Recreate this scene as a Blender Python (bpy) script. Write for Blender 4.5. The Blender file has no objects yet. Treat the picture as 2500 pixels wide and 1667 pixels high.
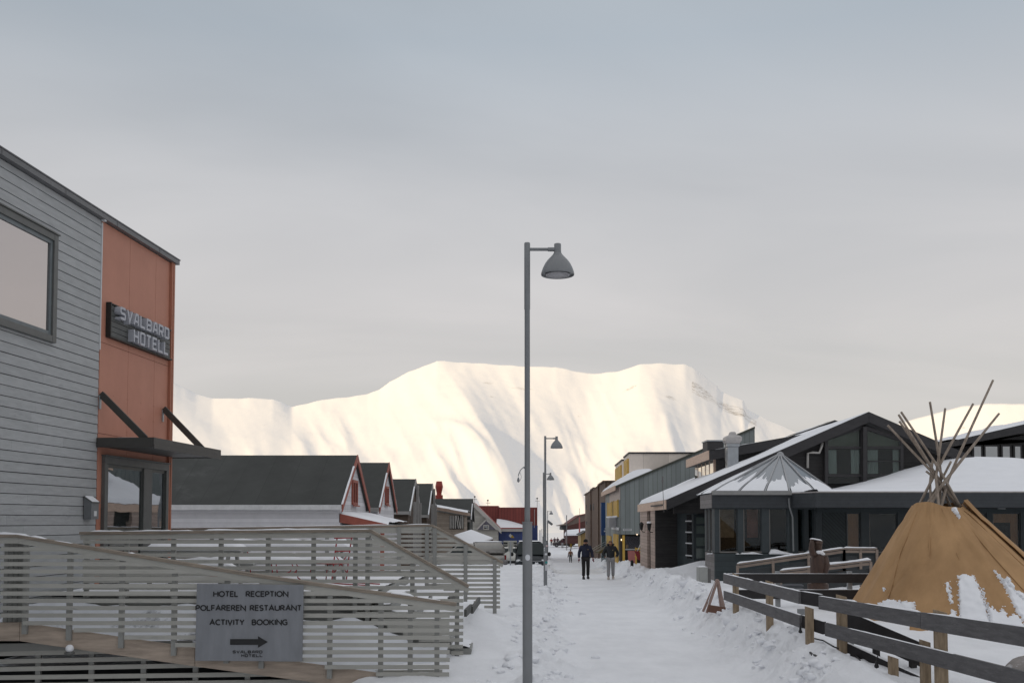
import bpy, bmesh, math, random
from mathutils import Vector, Matrix, noise
from math import sin, cos, pi, radians, sqrt, atan2, exp, tan

random.seed(7)
SC = bpy.context.scene
COL = SC.collection

# ------------------------------------------------------------------ camera
F = 2430.6            # focal length in pixels of the 2500 px wide frame (35 mm lens)
CAMZ = 2.7
PITCH = radians(2.8)
PPY = 1270 - F * tan(PITCH)
cam_data = bpy.data.cameras.new('camera')
cam = bpy.data.objects.new('camera', cam_data)
COL.objects.link(cam)
cam.location = (0, 0, CAMZ)
cam.rotation_euler = (pi / 2 + PITCH, 0, 0)
cam_data.sensor_fit = 'HORIZONTAL'
cam_data.sensor_width = 36.0
cam_data.lens = 36.0 * F / 2500.0
cam_data.shift_y = (PPY - 833.5) / 2500.0
cam_data.clip_start = 0.1
cam_data.clip_end = 30000
SC.camera = cam

# ------------------------------------------------------------------ light
SUN_EL = radians(9.5)
SUN_H = Vector((-0.58, -0.81, 0)).normalized()
SUN = Vector((SUN_H.x * cos(SUN_EL), SUN_H.y * cos(SUN_EL), sin(SUN_EL)))
sd = bpy.data.lights.new('sun', 'SUN')
sd.energy = 3.75
sd.angle = radians(0.5)
sd.color = (1.0, 0.75, 0.44)
so = bpy.data.objects.new('sun', sd)
so.rotation_euler = SUN.to_track_quat('Z', 'Y').to_euler()
so.location = (-60, -40, 60)
COL.objects.link(so)

world = bpy.data.worlds.new('World')
SC.world = world
world.use_nodes = True
nt = world.node_tree
nt.nodes.clear()
def N(t, kind, **kw):
    n = t.nodes.new(kind)
    for k, v in kw.items():
        setattr(n, k, v)
    return n
out = N(nt, 'ShaderNodeOutputWorld')
sky = N(nt, 'ShaderNodeTexSky', sky_type='NISHITA')
sky.sun_disc = False
sky.sun_elevation = SUN_EL
sky.sun_rotation = atan2(SUN_H.x, SUN_H.y)
sky.air_density = 1.0
sky.dust_density = 2.0
bg1 = N(nt, 'ShaderNodeBackground'); bg1.inputs[1].default_value = 0.09
nt.links.new(sky.outputs[0], bg1.inputs[0])
tc = N(nt, 'ShaderNodeTexCoord')
sep = N(nt, 'ShaderNodeSeparateXYZ'); nt.links.new(tc.outputs['Generated'], sep.inputs[0])
ramp = N(nt, 'ShaderNodeValToRGB')
cr = ramp.color_ramp
cr.elements[0].position = 0.0; cr.elements[0].color = (0.649, 0.599, 0.544, 1)
cr.elements[1].position = 1.0; cr.elements[1].color = (0.755, 0.76, 0.785, 1)
for p, c in ((0.10, (0.642, 0.617, 0.594, 1)), (0.20, (0.640, 0.620, 0.617, 1)), (0.32, (0.580, 0.585, 0.605, 1)), (0.44, (0.445, 0.495, 0.55, 1)), (0.52, (0.443, 0.489, 0.537, 1)), (0.66, (0.73, 0.735, 0.755, 1))):
    e = cr.elements.new(p); e.color = c
nt.links.new(sep.outputs[2], ramp.inputs[0])
# thin streaky cloud: direction projected on a cloud layer
mx = N(nt, 'ShaderNodeMath', operation='ADD'); mx.inputs[1].default_value = 0.22
nt.links.new(sep.outputs[2], mx.inputs[0])
mx2 = N(nt, 'ShaderNodeMath', operation='MAXIMUM'); mx2.inputs[1].default_value = 0.12
nt.links.new(mx.outputs[0], mx2.inputs[0])
dx = N(nt, 'ShaderNodeMath', operation='DIVIDE'); dy = N(nt, 'ShaderNodeMath', operation='DIVIDE')
nt.links.new(sep.outputs[0], dx.inputs[0]); nt.links.new(mx2.outputs[0], dx.inputs[1])
nt.links.new(sep.outputs[1], dy.inputs[0]); nt.links.new(mx2.outputs[0], dy.inputs[1])
cmb = N(nt, 'ShaderNodeCombineXYZ')
nt.links.new(dx.outputs[0], cmb.inputs[0]); nt.links.new(dy.outputs[0], cmb.inputs[1])
mp = N(nt, 'ShaderNodeMapping'); mp.inputs['Rotation'].default_value = (0, 0, radians(14)); mp.inputs['Scale'].default_value = (0.8, 1.9, 1)
nt.links.new(cmb.outputs[0], mp.inputs[0])
nz = N(nt, 'ShaderNodeTexNoise'); nz.inputs['Scale'].default_value = 0.75; nz.inputs['Detail'].default_value = 5; nz.inputs['Roughness'].default_value = 0.48
nz.inputs['Distortion'].default_value = 0.6
nt.links.new(mp.outputs[0], nz.inputs[0])
crn = N(nt, 'ShaderNodeMapRange'); crn.inputs[1].default_value = 0.32; crn.inputs[2].default_value = 0.68
crn.inputs[3].default_value = 0.965; crn.inputs[4].default_value = 1.055
nt.links.new(nz.outputs[0], crn.inputs[0])
bg2 = N(nt, 'ShaderNodeBackground')
nt.links.new(ramp.outputs[0], bg2.inputs[0]); nt.links.new(crn.outputs[0], bg2.inputs[1])
crm = N(nt, 'ShaderNodeMapRange'); crm.inputs[1].default_value = 0.35; crm.inputs[2].default_value = 0.65
crm.inputs[3].default_value = 0.86; crm.inputs[4].default_value = 0.97
nt.links.new(nz.outputs[0], crm.inputs[0])
mixs = N(nt, 'ShaderNodeMixShader')
nt.links.new(crm.outputs[0], mixs.inputs[0])
nt.links.new(bg1.outputs[0], mixs.inputs[1]); nt.links.new(bg2.outputs[0], mixs.inputs[2])
nt.links.new(mixs.outputs[0], out.inputs[0])

SC.view_settings.view_transform = 'Standard'
SC.view_settings.look = 'None'
SC.view_settings.gamma = 1.0
SC.view_settings.exposure = 0.0
SC.view_settings.use_curve_mapping = False
SC.render.engine = 'CYCLES'
SC.cycles.max_bounces = 8
SC.cycles.transparent_max_bounces = 16

# ------------------------------------------------------------------ projection helpers (photo measurements -> metres)
def W(x, y, Y):
    """point seen at photo pixel (x, y) standing at distance Y"""
    u = (PPY - y) / F
    yy = cos(PITCH) - u * sin(PITCH)
    zz = sin(PITCH) + u * cos(PITCH)
    k = Y / yy
    return Vector(((x - 1250) / F * k, Y, CAMZ + zz * k))

# ------------------------------------------------------------------ mesh builder
class MB:
    def __init__(s):
        s.v = []; s.f = []
    def add(s, vs, fs):
        b = len(s.v)
        s.v += [tuple(q) for q in vs]
        s.f += [tuple(i + b for i in f) for f in fs]
        return s
    def hexa(s, p):
        return s.add(p, [(0, 3, 2, 1), (4, 5, 6, 7), (0, 1, 5, 4), (1, 2, 6, 5), (2, 3, 7, 6), (3, 0, 4, 7)])
    def box(s, x0, y0, z0, x1, y1, z1):
        return s.hexa([(x0, y0, z0), (x1, y0, z0), (x1, y1, z0), (x0, y1, z0), (x0, y0, z1), (x1, y0, z1), (x1, y1, z1), (x0, y1, z1)])
    def beam(s, a, b, w, h, up=(0, 0, 1)):
        a = Vector(a); b = Vector(b); d = (b - a).normalized(); up = Vector(up)
        r = d.cross(up)
        if r.length < 1e-5:
            r = d.cross(Vector((0, 1, 0)))
        r.normalize(); u = r.cross(d).normalized()
        r = r * w / 2; u = u * h / 2
        return s.hexa([a - r - u, a + r - u, b + r - u, b - r - u, a - r + u, a + r + u, b + r + u, b - r + u])
    def prism(s, poly, vec):
        vec = Vector(vec); n = len(poly)
        vs = [Vector(p) for p in poly] + [Vector(p) + vec for p in poly]
        fs = [tuple(range(n)), tuple(range(2 * n - 1, n - 1, -1))]
        for i in range(n):
            j = (i + 1) % n
            fs.append((j, i, i + n, j + n))
        return s.add(vs, fs)
    def tube(s, pts, r, n=10, cap=True):
        pts = [Vector(p) for p in pts]; m = len(pts)
        rs = r if isinstance(r, (list, tuple)) else [r] * m
        vs = []
        prev = None
        for i, p in enumerate(pts):
            d = (pts[min(i + 1, m - 1)] - pts[max(i - 1, 0)]).normalized()
            if prev is None:
                a = d.cross(Vector((0, 0, 1)))
                if a.length < 1e-3:
                    a = d.cross(Vector((1, 0, 0)))
            else:
                a = prev - d * prev.dot(d)
            a.normalize(); prev = a
            b = d.cross(a)
            for k in range(n):
                t = 2 * pi * k / n
                vs.append(p + (a * cos(t) + b * sin(t)) * rs[i])
        fs = []
        for i in range(m - 1):
            for k in range(n):
                k2 = (k + 1) % n
                fs.append((i * n + k, i * n + k2, (i + 1) * n + k2, (i + 1) * n + k))
        if cap:
            fs.append(tuple(range(n - 1, -1, -1))); fs.append(tuple((m - 1) * n + k for k in range(n)))
        return s.add(vs, fs)
    def lathe(s, prof, c, n=24, cap=True):
        c = Vector(c); vs = []
        for r, z in prof:
            for k in range(n):
                t = 2 * pi * k / n
                vs.append(c + Vector((r * cos(t), r * sin(t), z)))
        fs = []
        m = len(prof)
        for i in range(m - 1):
            for k in range(n):
                k2 = (k + 1) % n
                fs.append((i * n + k, i * n + k2, (i + 1) * n + k2, (i + 1) * n + k))
        if cap:
            fs.append(tuple(range(n - 1, -1, -1))); fs.append(tuple((m - 1) * n + k for k in range(n)))
        return s.add(vs, fs)
    def loft(s, rings, cap=True):
        n = len(rings[0]); m = len(rings)
        vs = [p for r in rings for p in r]; fs = []
        for i in range(m - 1):
            for k in range(n):
                k2 = (k + 1) % n
                fs.append((i * n + k, i * n + k2, (i + 1) * n + k2, (i + 1) * n + k))
        if cap:
            fs.append(tuple(range(n - 1, -1, -1))); fs.append(tuple((m - 1) * n + k for k in range(n)))
        return s.add(vs, fs)
    def grid(s, fn, nu, nv):
        vs = [fn(i / nu, j / nv) for j in range(nv + 1) for i in range(nu + 1)]
        fs = [(j * (nu + 1) + i, j * (nu + 1) + i + 1, (j + 1) * (nu + 1) + i + 1, (j + 1) * (nu + 1) + i) for j in range(nv) for i in range(nu)]
        return s.add(vs, fs)
    def ball(s, c, r, n=10, m=7, sq=(1, 1, 1)):
        c = Vector(c); rings = []
        for j in range(1, m):
            t = pi * j / m
            rings.append([c + Vector((r * sq[0] * sin(t) * cos(2 * pi * k / n), r * sq[1] * sin(t) * sin(2 * pi * k / n), -r * sq[2] * cos(t))) for k in range(n)])
        return s.loft(rings)
    def snow(s, a, b, w, h, seed=0, step=0.12, ragged=0.5):
        """lumpy snow lying on a rail from a to b"""
        a = Vector(a); b = Vector(b); L = (b - a).length; n = max(2, int(L / step))
        d = (b - a).normalized(); r = d.cross(Vector((0, 0, 1))).normalized()
        rings = []
        for i in range(n + 1):
            p = a + (b - a) * i / n
            q = noise.noise(Vector((i * step * 1.7 + seed * 7.3, seed * 3.1, 0))) * 0.5 + 0.5
            q2 = noise.noise(Vector((i * step * 6 + seed, 4.2, seed))) * 0.25
            hh = max(0.0012, h * (1 - ragged + ragged * 2 * (q - 0.25) + q2))
            if i in (0, n):
                hh *= 0.2
            ww = w / 2 * (0.82 + 0.3 * q)
            rings.append([p - r * ww, p - r * ww * 0.85 + Vector((0, 0, hh * 0.6)), p - r * ww * 0.4 + Vector((0, 0, hh)), p + r * ww * 0.4 + Vector((0, 0, hh)), p + r * ww * 0.85 + Vector((0, 0, hh * 0.6)), p + r * ww])
        return s.loft(rings)
    def build(s, name, mat, parent=None, smooth=False, bevel=0.0, sub=0, autosmooth=None):
        me = bpy.data.meshes.new(name)
        off = Vector((0, 0, 0))
        q = parent
        while q is not None:
            off += q.location; q = q.parent
        me.from_pydata([(v[0] - off.x, v[1] - off.y, v[2] - off.z) for v in s.v], [], s.f)
        bm = bmesh.new(); bm.from_mesh(me)
        bmesh.ops.recalc_face_normals(bm, faces=bm.faces)
        bm.to_mesh(me); bm.free()
        me.materials.append(mat)
        if smooth:
            for p in me.polygons:
                p.use_smooth = True
            if autosmooth:
                me.set_sharp_from_angle(angle=radians(autosmooth))
        ob = bpy.data.objects.new(name, me)
        COL.objects.link(ob)
        if parent is not None:
            ob.parent = parent
        if bevel > 0:
            m = ob.modifiers.new('bevel', 'BEVEL'); m.width = bevel; m.segments = 2; m.limit_method = 'ANGLE'; m.angle_limit = radians(40)
        if sub:
            m = ob.modifiers.new('sub', 'SUBSURF'); m.levels = sub; m.render_levels = sub
        return ob

def tag(o, label=None, cat=None, group=None, kind=None):
    if label: o['label'] = label
    if cat: o['category'] = cat
    if group: o['group'] = group
    if kind: o['kind'] = kind
    return o
def thing(name, label, cat, loc, group=None, rz=0):
    o = bpy.data.objects.new(name, None)
    o.location = Vector(loc); o.rotation_euler = (0, 0, rz)
    o.empty_display_size = 0.3
    COL.objects.link(o)
    return tag(o, label, cat, group)
def copy_tree(o, parent=None):
    c = o.copy(); COL.objects.link(c)
    if parent is not None:
        c.parent = parent
    for ch in list(o.children):
        copy_tree(ch, c)
    return c

# ------------------------------------------------------------------ materials
MATS = {}
def M(name, col, rough=0.6, var=0.12, scale=5.0, bump=0.0, bscale=30.0, metal=0.0, spec=0.4, stretch=(1, 1, 1), col2=None, lines=None, weather=None, island=0.0):
    """procedural paint / wood / snow: noise-varied base colour, optional fine bump, optional board joints along an axis"""
    if name in MATS: return MATS[name]
    m = bpy.data.materials.new(name); m.use_nodes = True; t = m.node_tree
    b = t.nodes['Principled BSDF']
    tc = N(t, 'ShaderNodeTexCoord'); mp = N(t, 'ShaderNodeMapping'); mp.inputs['Scale'].default_value = stretch
    t.links.new(tc.outputs['Object'], mp.inputs[0])
    nz = N(t, 'ShaderNodeTexNoise'); nz.inputs['Scale'].default_value = scale; nz.inputs['Detail'].default_value = 6; nz.inputs['Roughness'].default_value = 0.6
    t.links.new(mp.outputs[0], nz.inputs[0])
    r = N(t, 'ShaderNodeValToRGB')
    c0 = [max(0, c * (1 - var)) for c in col]; c1 = [min(1, c * (1 + var)) for c in (col2 or col)]
    r.color_ramp.elements[0].position = 0.3; r.color_ramp.elements[0].color = (*c0, 1)
    r.color_ramp.elements[1].position = 0.7; r.color_ramp.elements[1].color = (*c1, 1)
    t.links.new(nz.outputs[0], r.inputs[0])
    colout = r.outputs[0]
    if weather:
        nw = N(t, 'ShaderNodeTexNoise'); nw.inputs['Scale'].default_value = weather[1]; nw.inputs['Detail'].default_value = 8; nw.inputs['Roughness'].default_value = 0.7
        t.links.new(mp.outputs[0], nw.inputs[0])
        mr = N(t, 'ShaderNodeMapRange'); mr.inputs[1].default_value = weather[2]; mr.inputs[2].default_value = weather[2] + 0.12
        t.links.new(nw.outputs[0], mr.inputs[0])
        mm = N(t, 'ShaderNodeMix', data_type='RGBA')
        t.links.new(mr.outputs[0], mm.inputs[0]); t.links.new(colout, mm.inputs[6]); mm.inputs[7].default_value = (*weather[0], 1)
        colout = mm.outputs[2]
    hgt = None
    if lines:
        ax, sp, wd, dark = lines
        sx = N(t, 'ShaderNodeSeparateXYZ'); t.links.new(tc.outputs['Object'], sx.inputs[0])
        dv = N(t, 'ShaderNodeMath', operation='MULTIPLY'); dv.inputs[1].default_value = 1.0 / sp
        if ax == 'D':
            ad = N(t, 'ShaderNodeMath', operation='ADD'); t.links.new(sx.outputs[0], ad.inputs[0]); t.links.new(sx.outputs[2], ad.inputs[1]); t.links.new(ad.outputs[0], dv.inputs[0])
        elif ax == 'H':
            ad = N(t, 'ShaderNodeMath', operation='ADD'); t.links.new(sx.outputs[0], ad.inputs[0]); t.links.new(sx.outputs[1], ad.inputs[1]); t.links.new(ad.outputs[0], dv.inputs[0])
        else:
            t.links.new(sx.outputs['XYZ'.index(ax)], dv.inputs[0])
        fr = N(t, 'ShaderNodeMath', operation='FRACT'); t.links.new(dv.outputs[0], fr.inputs[0])
        lt = N(t, 'ShaderNodeMath', operation='LESS_THAN'); lt.inputs[1].default_value = wd; t.links.new(fr.outputs[0], lt.inputs[0])
        mm = N(t, 'ShaderNodeMix', data_type='RGBA'); t.links.new(lt.outputs[0], mm.inputs[0]); t.links.new(colout, mm.inputs[6])
        mm.inputs[7].default_value = (*[c * dark for c in col], 1)
        # every board its own slight tone
        fl = N(t, 'ShaderNodeMath', operation='FLOOR'); t.links.new(dv.outputs[0], fl.inputs[0])
        wn = N(t, 'ShaderNodeTexWhiteNoise', noise_dimensions='1D'); t.links.new(fl.outputs[0], wn.inputs['W'])
        mr2 = N(t, 'ShaderNodeMapRange'); mr2.inputs[3].default_value = 0.88; mr2.inputs[4].default_value = 1.1; t.links.new(wn.outputs[0], mr2.inputs[0])
        hs = N(t, 'ShaderNodeHueSaturation'); t.links.new(mm.outputs[2], hs.inputs['Color']); t.links.new(mr2.outputs[0], hs.inputs['Value'])
        colout = hs.outputs[0]
        hgt = lt
    if island:
        ge = N(t, 'ShaderNodeNewGeometry'); mri = N(t, 'ShaderNodeMapRange'); mri.inputs[3].default_value = 1 - island; mri.inputs[4].default_value = 1 + island
        t.links.new(ge.outputs['Random Per Island'], mri.inputs[0]); hsi = N(t, 'ShaderNodeHueSaturation'); t.links.new(colout, hsi.inputs['Color']); t.links.new(mri.outputs[0], hsi.inputs['Value']); colout = hsi.outputs[0]
    t.links.new(colout, b.inputs['Base Color'])
    b.inputs['Roughness'].default_value = rough; b.inputs['Metallic'].default_value = metal
    b.inputs['Specular IOR Level'].default_value = spec
    if bump > 0:
        n2 = N(t, 'ShaderNodeTexNoise'); n2.inputs['Scale'].default_value = bscale; n2.inputs['Detail'].default_value = 5
        t.links.new(mp.outputs[0], n2.inputs[0])
        bp = N(t, 'ShaderNodeBump'); bp.inputs['Strength'].default_value = bump; bp.inputs['Distance'].default_value = 0.02
        t.links.new(n2.outputs[0], bp.inputs['Height'])
        t.links.new(bp.outputs[0], b.inputs['Normal'])
    MATS[name] = m
    return m

def glass_mat(name, tint=(0.012, 0.016, 0.018), refl=0.35, rough=0.03, rcol=(0.9, 0.93, 0.95)):
    m = bpy.data.materials.new(name); m.use_nodes = True; t = m.node_tree
    b = t.nodes['Principled BSDF']; b.inputs['Base Color'].default_value = (*tint, 1); b.inputs['Roughness'].default_value = 0.2; b.inputs['Specular IOR Level'].default_value = 0.0
    g = N(t, 'ShaderNodeBsdfGlossy'); g.inputs['Roughness'].default_value = rough; g.inputs[0].default_value = (*rcol, 1)
    tc = N(t, 'ShaderNodeTexCoord'); nz = N(t, 'ShaderNodeTexNoise'); nz.inputs['Scale'].default_value = 0.9
    t.links.new(tc.outputs['Object'], nz.inputs[0])
    bp = N(t, 'ShaderNodeBump'); bp.inputs['Strength'].default_value = 0.06; bp.inputs['Distance'].default_value = 0.05
    t.links.new(nz.outputs[0], bp.inputs['Height']); t.links.new(bp.outputs[0], g.inputs['Normal'])
    x = N(t, 'ShaderNodeMixShader'); x.inputs[0].default_value = refl
    t.links.new(b.outputs[0], x.inputs[1]); t.links.new(g.outputs[0], x.inputs[2])
    t.links.new(x.outputs[0], t.nodes['Material Output'].inputs[0])
    return m
def clear_glass(name, refl=0.22, tint=(0.75, 0.8, 0.8)):
    m = bpy.data.materials.new(name); m.use_nodes = True; t = m.node_tree
    t.nodes.remove(t.nodes['Principled BSDF'])
    tr = N(t, 'ShaderNodeBsdfTransparent'); tr.inputs[0].default_value = (*tint, 1)
    g = N(t, 'ShaderNodeBsdfGlossy'); g.inputs['Roughness'].default_value = 0.02
    tc = N(t, 'ShaderNodeTexCoord'); nz = N(t, 'ShaderNodeTexNoise'); nz.inputs['Scale'].default_value = 0.8
    t.links.new(tc.outputs['Object'], nz.inputs[0])
    bp = N(t, 'ShaderNodeBump'); bp.inputs['Strength'].default_value = 0.06; bp.inputs['Distance'].default_value = 0.05
    t.links.new(nz.outputs[0], bp.inputs['Height']); t.links.new(bp.outputs[0], g.inputs['Normal'])
    x = N(t, 'ShaderNodeMixShader'); x.inputs[0].default_value = refl
    t.links.new(tr.outputs[0], x.inputs[1]); t.links.new(g.outputs[0], x.inputs[2])
    t.links.new(x.outputs[0], t.nodes['Material Output'].inputs[0])
    return m
def lamp_mat(name, col, s):
    m = bpy.data.materials.new(name); m.use_nodes = True
    b = m.node_tree.nodes['Principled BSDF']
    b.inputs['Emission Color'].default_value = (*col, 1); b.inputs['Emission Strength'].default_value = s
    return m

SNOW_C = (0.84, 0.85, 0.88)
snow_m = M('snow', SNOW_C, rough=0.75, var=0.03, scale=1.5, bump=0.35, bscale=7.0, spec=0.25)
def snow_ground():
    m = bpy.data.materials.new('packed_snow'); m.use_nodes = True; t = m.node_tree
    b = t.nodes['Principled BSDF']
    tc = N(t, 'ShaderNodeTexCoord')
    def noise_n(scale, det=6, rough=0.6, stretch=None):
        n = N(t, 'ShaderNodeTexNoise'); n.inputs['Scale'].default_value = scale; n.inputs['Detail'].default_value = det; n.inputs['Roughness'].default_value = rough
        if stretch:
            mp = N(t, 'ShaderNodeMapping'); mp.inputs['Scale'].default_value = stretch; t.links.new(tc.outputs['Object'], mp.inputs[0]); t.links.new(mp.outputs[0], n.inputs[0])
        else:
            t.links.new(tc.outputs['Object'], n.inputs[0])
        return n
    n1 = noise_n(0.7); n2 = noise_n(2.2, 8, 0.7, (1, 0.35, 1)); n3 = noise_n(9, 8, 0.75)
    r = N(t, 'ShaderNodeValToRGB'); r.color_ramp.elements[0].position = 0.33; r.color_ramp.elements[0].color = (0.74, 0.75, 0.775, 1)
    r.color_ramp.elements[1].position = 0.62; r.color_ramp.elements[1].color = (0.86, 0.87, 0.895, 1)
    mixn = N(t, 'ShaderNodeMath', operation='MULTIPLY_ADD'); mixn.inputs[1].default_value = 0.5
    hlf = N(t, 'ShaderNodeMath', operation='MULTIPLY'); hlf.inputs[1].default_value = 0.5
    t.links.new(n1.outputs[0], hlf.inputs[0]); t.links.new(n2.outputs[0], mixn.inputs[0]); t.links.new(hlf.outputs[0], mixn.inputs[2])
    t.links.new(mixn.outputs[0], r.inputs[0])
    # scattered grit and trodden dirt
    mr = N(t, 'ShaderNodeMapRange'); mr.inputs[1].default_value = 0.66; mr.inputs[2].default_value = 0.74; mr.inputs[4].default_value = 0.35
    t.links.new(n3.outputs[0], mr.inputs[0])
    mm = N(t, 'ShaderNodeMix', data_type='RGBA'); t.links.new(mr.outputs[0], mm.inputs[0]); t.links.new(r.outputs[0], mm.inputs[6]); mm.inputs[7].default_value = (0.48, 0.46, 0.44, 1)
    t.links.new(mm.outputs[2], b.inputs['Base Color'])
    b.inputs['Roughness'].default_value = 0.7; b.inputs['Specular IOR Level'].default_value = 0.25
    n4 = noise_n(5, 9, 0.7); n5 = noise_n(28, 5, 0.6)
    ad = N(t, 'ShaderNodeMath', operation='MULTIPLY_ADD'); ad.inputs[1].default_value = 0.25
    t.links.new(n5.outputs[0], ad.inputs[0]); t.links.new(n4.outputs[0], ad.inputs[2])
    bp = N(t, 'ShaderNodeBump'); bp.inputs['Strength'].default_value = 0.5; bp.inputs['Distance'].default_value = 0.06
    t.links.new(ad.outputs[0], bp.inputs['Height']); t.links.new(bp.outputs[0], b.inputs['Normal'])
    return m
ground_m = snow_ground()

def mountain_mat():
    m = bpy.data.materials.new('mountain_snow'); m.use_nodes = True; t = m.node_tree
    b = t.nodes['Principled BSDF']; tc = N(t, 'ShaderNodeTexCoord')
    # rock bands show through the snow where the attribute says the ground is a cliff
    at = N(t, 'ShaderNodeAttribute', attribute_name='rock')
    mp = N(t, 'ShaderNodeMapping'); mp.inputs['Scale'].default_value = (.55, .55, 3.2); t.links.new(tc.outputs['Object'], mp.inputs[0])
    nz = N(t, 'ShaderNodeTexNoise'); nz.inputs['Scale'].default_value = 0.018; nz.inputs['Detail'].default_value = 12; nz.inputs['Roughness'].default_value = 0.92
    t.links.new(mp.outputs[0], nz.inputs[0])
    ad = N(t, 'ShaderNodeMath', operation='ADD'); t.links.new(at.outputs['Fac'], ad.inputs[0]); t.links.new(nz.outputs[0], ad.inputs[1])
    mr = N(t, 'ShaderNodeMapRange'); mr.inputs[1].default_value = 1.02; mr.inputs[2].default_value = 1.14; mr.inputs[4].default_value = 0.85; t.links.new(ad.outputs[0], mr.inputs[0])
    mm = N(t, 'ShaderNodeMix', data_type='RGBA'); t.links.new(mr.outputs[0], mm.inputs[0])
    mm.inputs[6].default_value = (0.90, 0.885, 0.87, 1); mm.inputs[7].default_value = (0.30, 0.25, 0.19, 1)
    t.links.new(mm.outputs[2], b.inputs['Base Color']); b.inputs['Roughness'].default_value = 0.85; b.inputs['Specular IOR Level'].default_value = 0.1
    mp2 = N(t, 'ShaderNodeMapping'); mp2.inputs['Scale'].default_value = (1, .4, .45); mp2.inputs['Rotation'].default_value = (0, radians(14), 0); t.links.new(tc.outputs['Object'], mp2.inputs[0])
    nb = N(t, 'ShaderNodeTexNoise'); nb.inputs['Scale'].default_value = 0.0075; nb.inputs['Detail'].default_value = 6; nb.inputs['Roughness'].default_value = 0.55; t.links.new(mp2.outputs[0], nb.inputs[0])
    bp = N(t, 'ShaderNodeBump'); bp.inputs['Strength'].default_value = 0.28; bp.inputs['Distance'].default_value = 18.0
    t.links.new(nb.outputs[0], bp.inputs['Height']); t.links.new(bp.outputs[0], b.inputs['Normal'])
    return m
mount_m = mountain_mat()

# ------------------------------------------------------------------ ground
def lerp_pts(pts, x):
    if x <= pts[0][0]: return pts[0][1]
    for (a, va), (b, vb) in zip(pts, pts[1:]):
        if x <= b:
            return va + (vb - va) * (x - a) / (b - a)
    return pts[-1][1]
def sm(a, b, x):
    t = min(1, max(0, (x - a) / (b - a))); return t * t * (3 - 2 * t)
BASE = [(0, .15), (16, .1), (45, .05), (60, -.45), (94, -1.2), (185, -2.4), (270, -3.3), (350, -5.5), (600, -14), (1000, -22), (1500, -26), (20000, -26)]
PLAT = [(0, .5), (12, .55), (20, .72), (28, .75), (33, .72), (40, .5), (50, .38), (56, .3), (75, -.3), (100, -1.0), (185, -2.2), (270, -3.3)]
LBANK = [(0, .1), (14, .12), (16, .22), (20, .33), (25, .42), (30, .32), (35, .1), (41, .0), (47, .15), (54, .55), (62, .5), (75, .3), (110, .3), (180, .2), (300, 0)]
def fbm(x, y, s, o=4):
    return noise.fractal(Vector((x * s, y * s, 3.7)), 0.9, 2.1, o)
def gz(X, Y, detail=True):
    b = lerp_pts(BASE, Y)
    if Y > 400:
        return b + fbm(X, Y, 0.004, 3) * 2.0 * sm(400, 700, Y)
    xp = X - .037 * Y
    # left bank
    l = 1 - sm(-0.75, 0.55 + 0.25 * fbm(0.3, Y, .35, 2), xp)
    zl = lerp_pts(LBANK, Y)
    if Y < 15.2:
        zl += 0
    r = sm(3.35 + .3 * fbm(7.3, Y, .4, 2), 4.4, xp)
    pl = lerp_pts(PLAT, Y) if Y < 270 else b
    z = b + l * zl + r * (pl - b)
    # ploughed berm on the right edge and on the left edge
    berm = exp(-((xp - 3.9) / .5) ** 2) * (0.24 + .14 * fbm(X, Y, .6, 2)) * (1 - sm(60, 120, Y)) * sm(8, 12, Y)
    z += berm
    # drift in front of the porch
    z += .62 * exp(-(((X - 7.3) / 1.6) ** 2 + ((Y - 37.5) / 2.2) ** 2))
    z += .55 * exp(-(((X + 1.1) / .8) ** 2 + ((Y - 20.6) / 1.7) ** 2))
    if detail and Y < 130:
        edge_l = exp(-((xp + .15) / .62) ** 2); edge_r = exp(-((xp - 3.85) / .6) ** 2)
        lump = abs(fbm(X, Y, 2.3, 4)); fine = fbm(X, Y, 6.5, 3)
        bankw = max(edge_l, edge_r)
        chunk = noise.cell(Vector((X * 5.5 + fine, Y * 4.0 + lump, 0))) * .06 * sm(.25, .6, abs(fbm(X, Y, .9, 2)) + .2)
        z += bankw * (.24 * (lump - .2) + .07 * fine + chunk * .8)
        z += (1 - bankw) * (l + r) * (.05 * fbm(X, Y, .7, 3) + .012 * fine)
        road = (1 - l) * (1 - r)
        z += road * (.014 * fbm(X * 1.2, Y * .25, 1.0, 3) + .003 * fine)
    z -= .28 * exp(-(((X - 4.85) / .55) ** 2 + ((Y - 23.1) / .9) ** 2))
    if Y < 17.3 and X < -2.2: z -= .5 * sm(2.2, 3.2, -X) * (1 - sm(15.9, 17.3, Y))
    return z
def axis(lo, hi, d, far, g):
    a = [lo]
    while a[-1] < hi: a.append(a[-1] + d)
    s = d; x = a[-1]
    while x < far:
        s *= g; x += s; a.append(x)
    return a
xs = axis(-3.4, 11.5, .085, 9000, 1.16)
s = .085; x = -3.4; left = []
while x > -9000:
    s *= 1.16; x -= s; left.append(x)
xs = left[::-1] + xs
ys = [3 + i * .9 for i in range(12)]
y = 13.8
while y < 34: ys.append(y); y += .095
while y < 60: ys.append(y); y += .17
while y < 130: ys.append(y); y *= 1.008
st = y * .01
while y < 16000: ys.append(y); st *= 1.07; y += st
ys = [-3000, -1200, -500, -200, -80, -30, -12, -4] + ys
g = MB()
nx = len(xs)
g.v = [(X, Y, gz(X, max(Y, 0))) for Y in ys for X in xs]
g.f = [(j * nx + i, j * nx + i + 1, (j + 1) * nx + i + 1, (j + 1) * nx + i) for j in range(len(ys) - 1) for i in range(nx - 1)]
tag(g.build('ground', ground_m, smooth=True), kind='structure')

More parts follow.
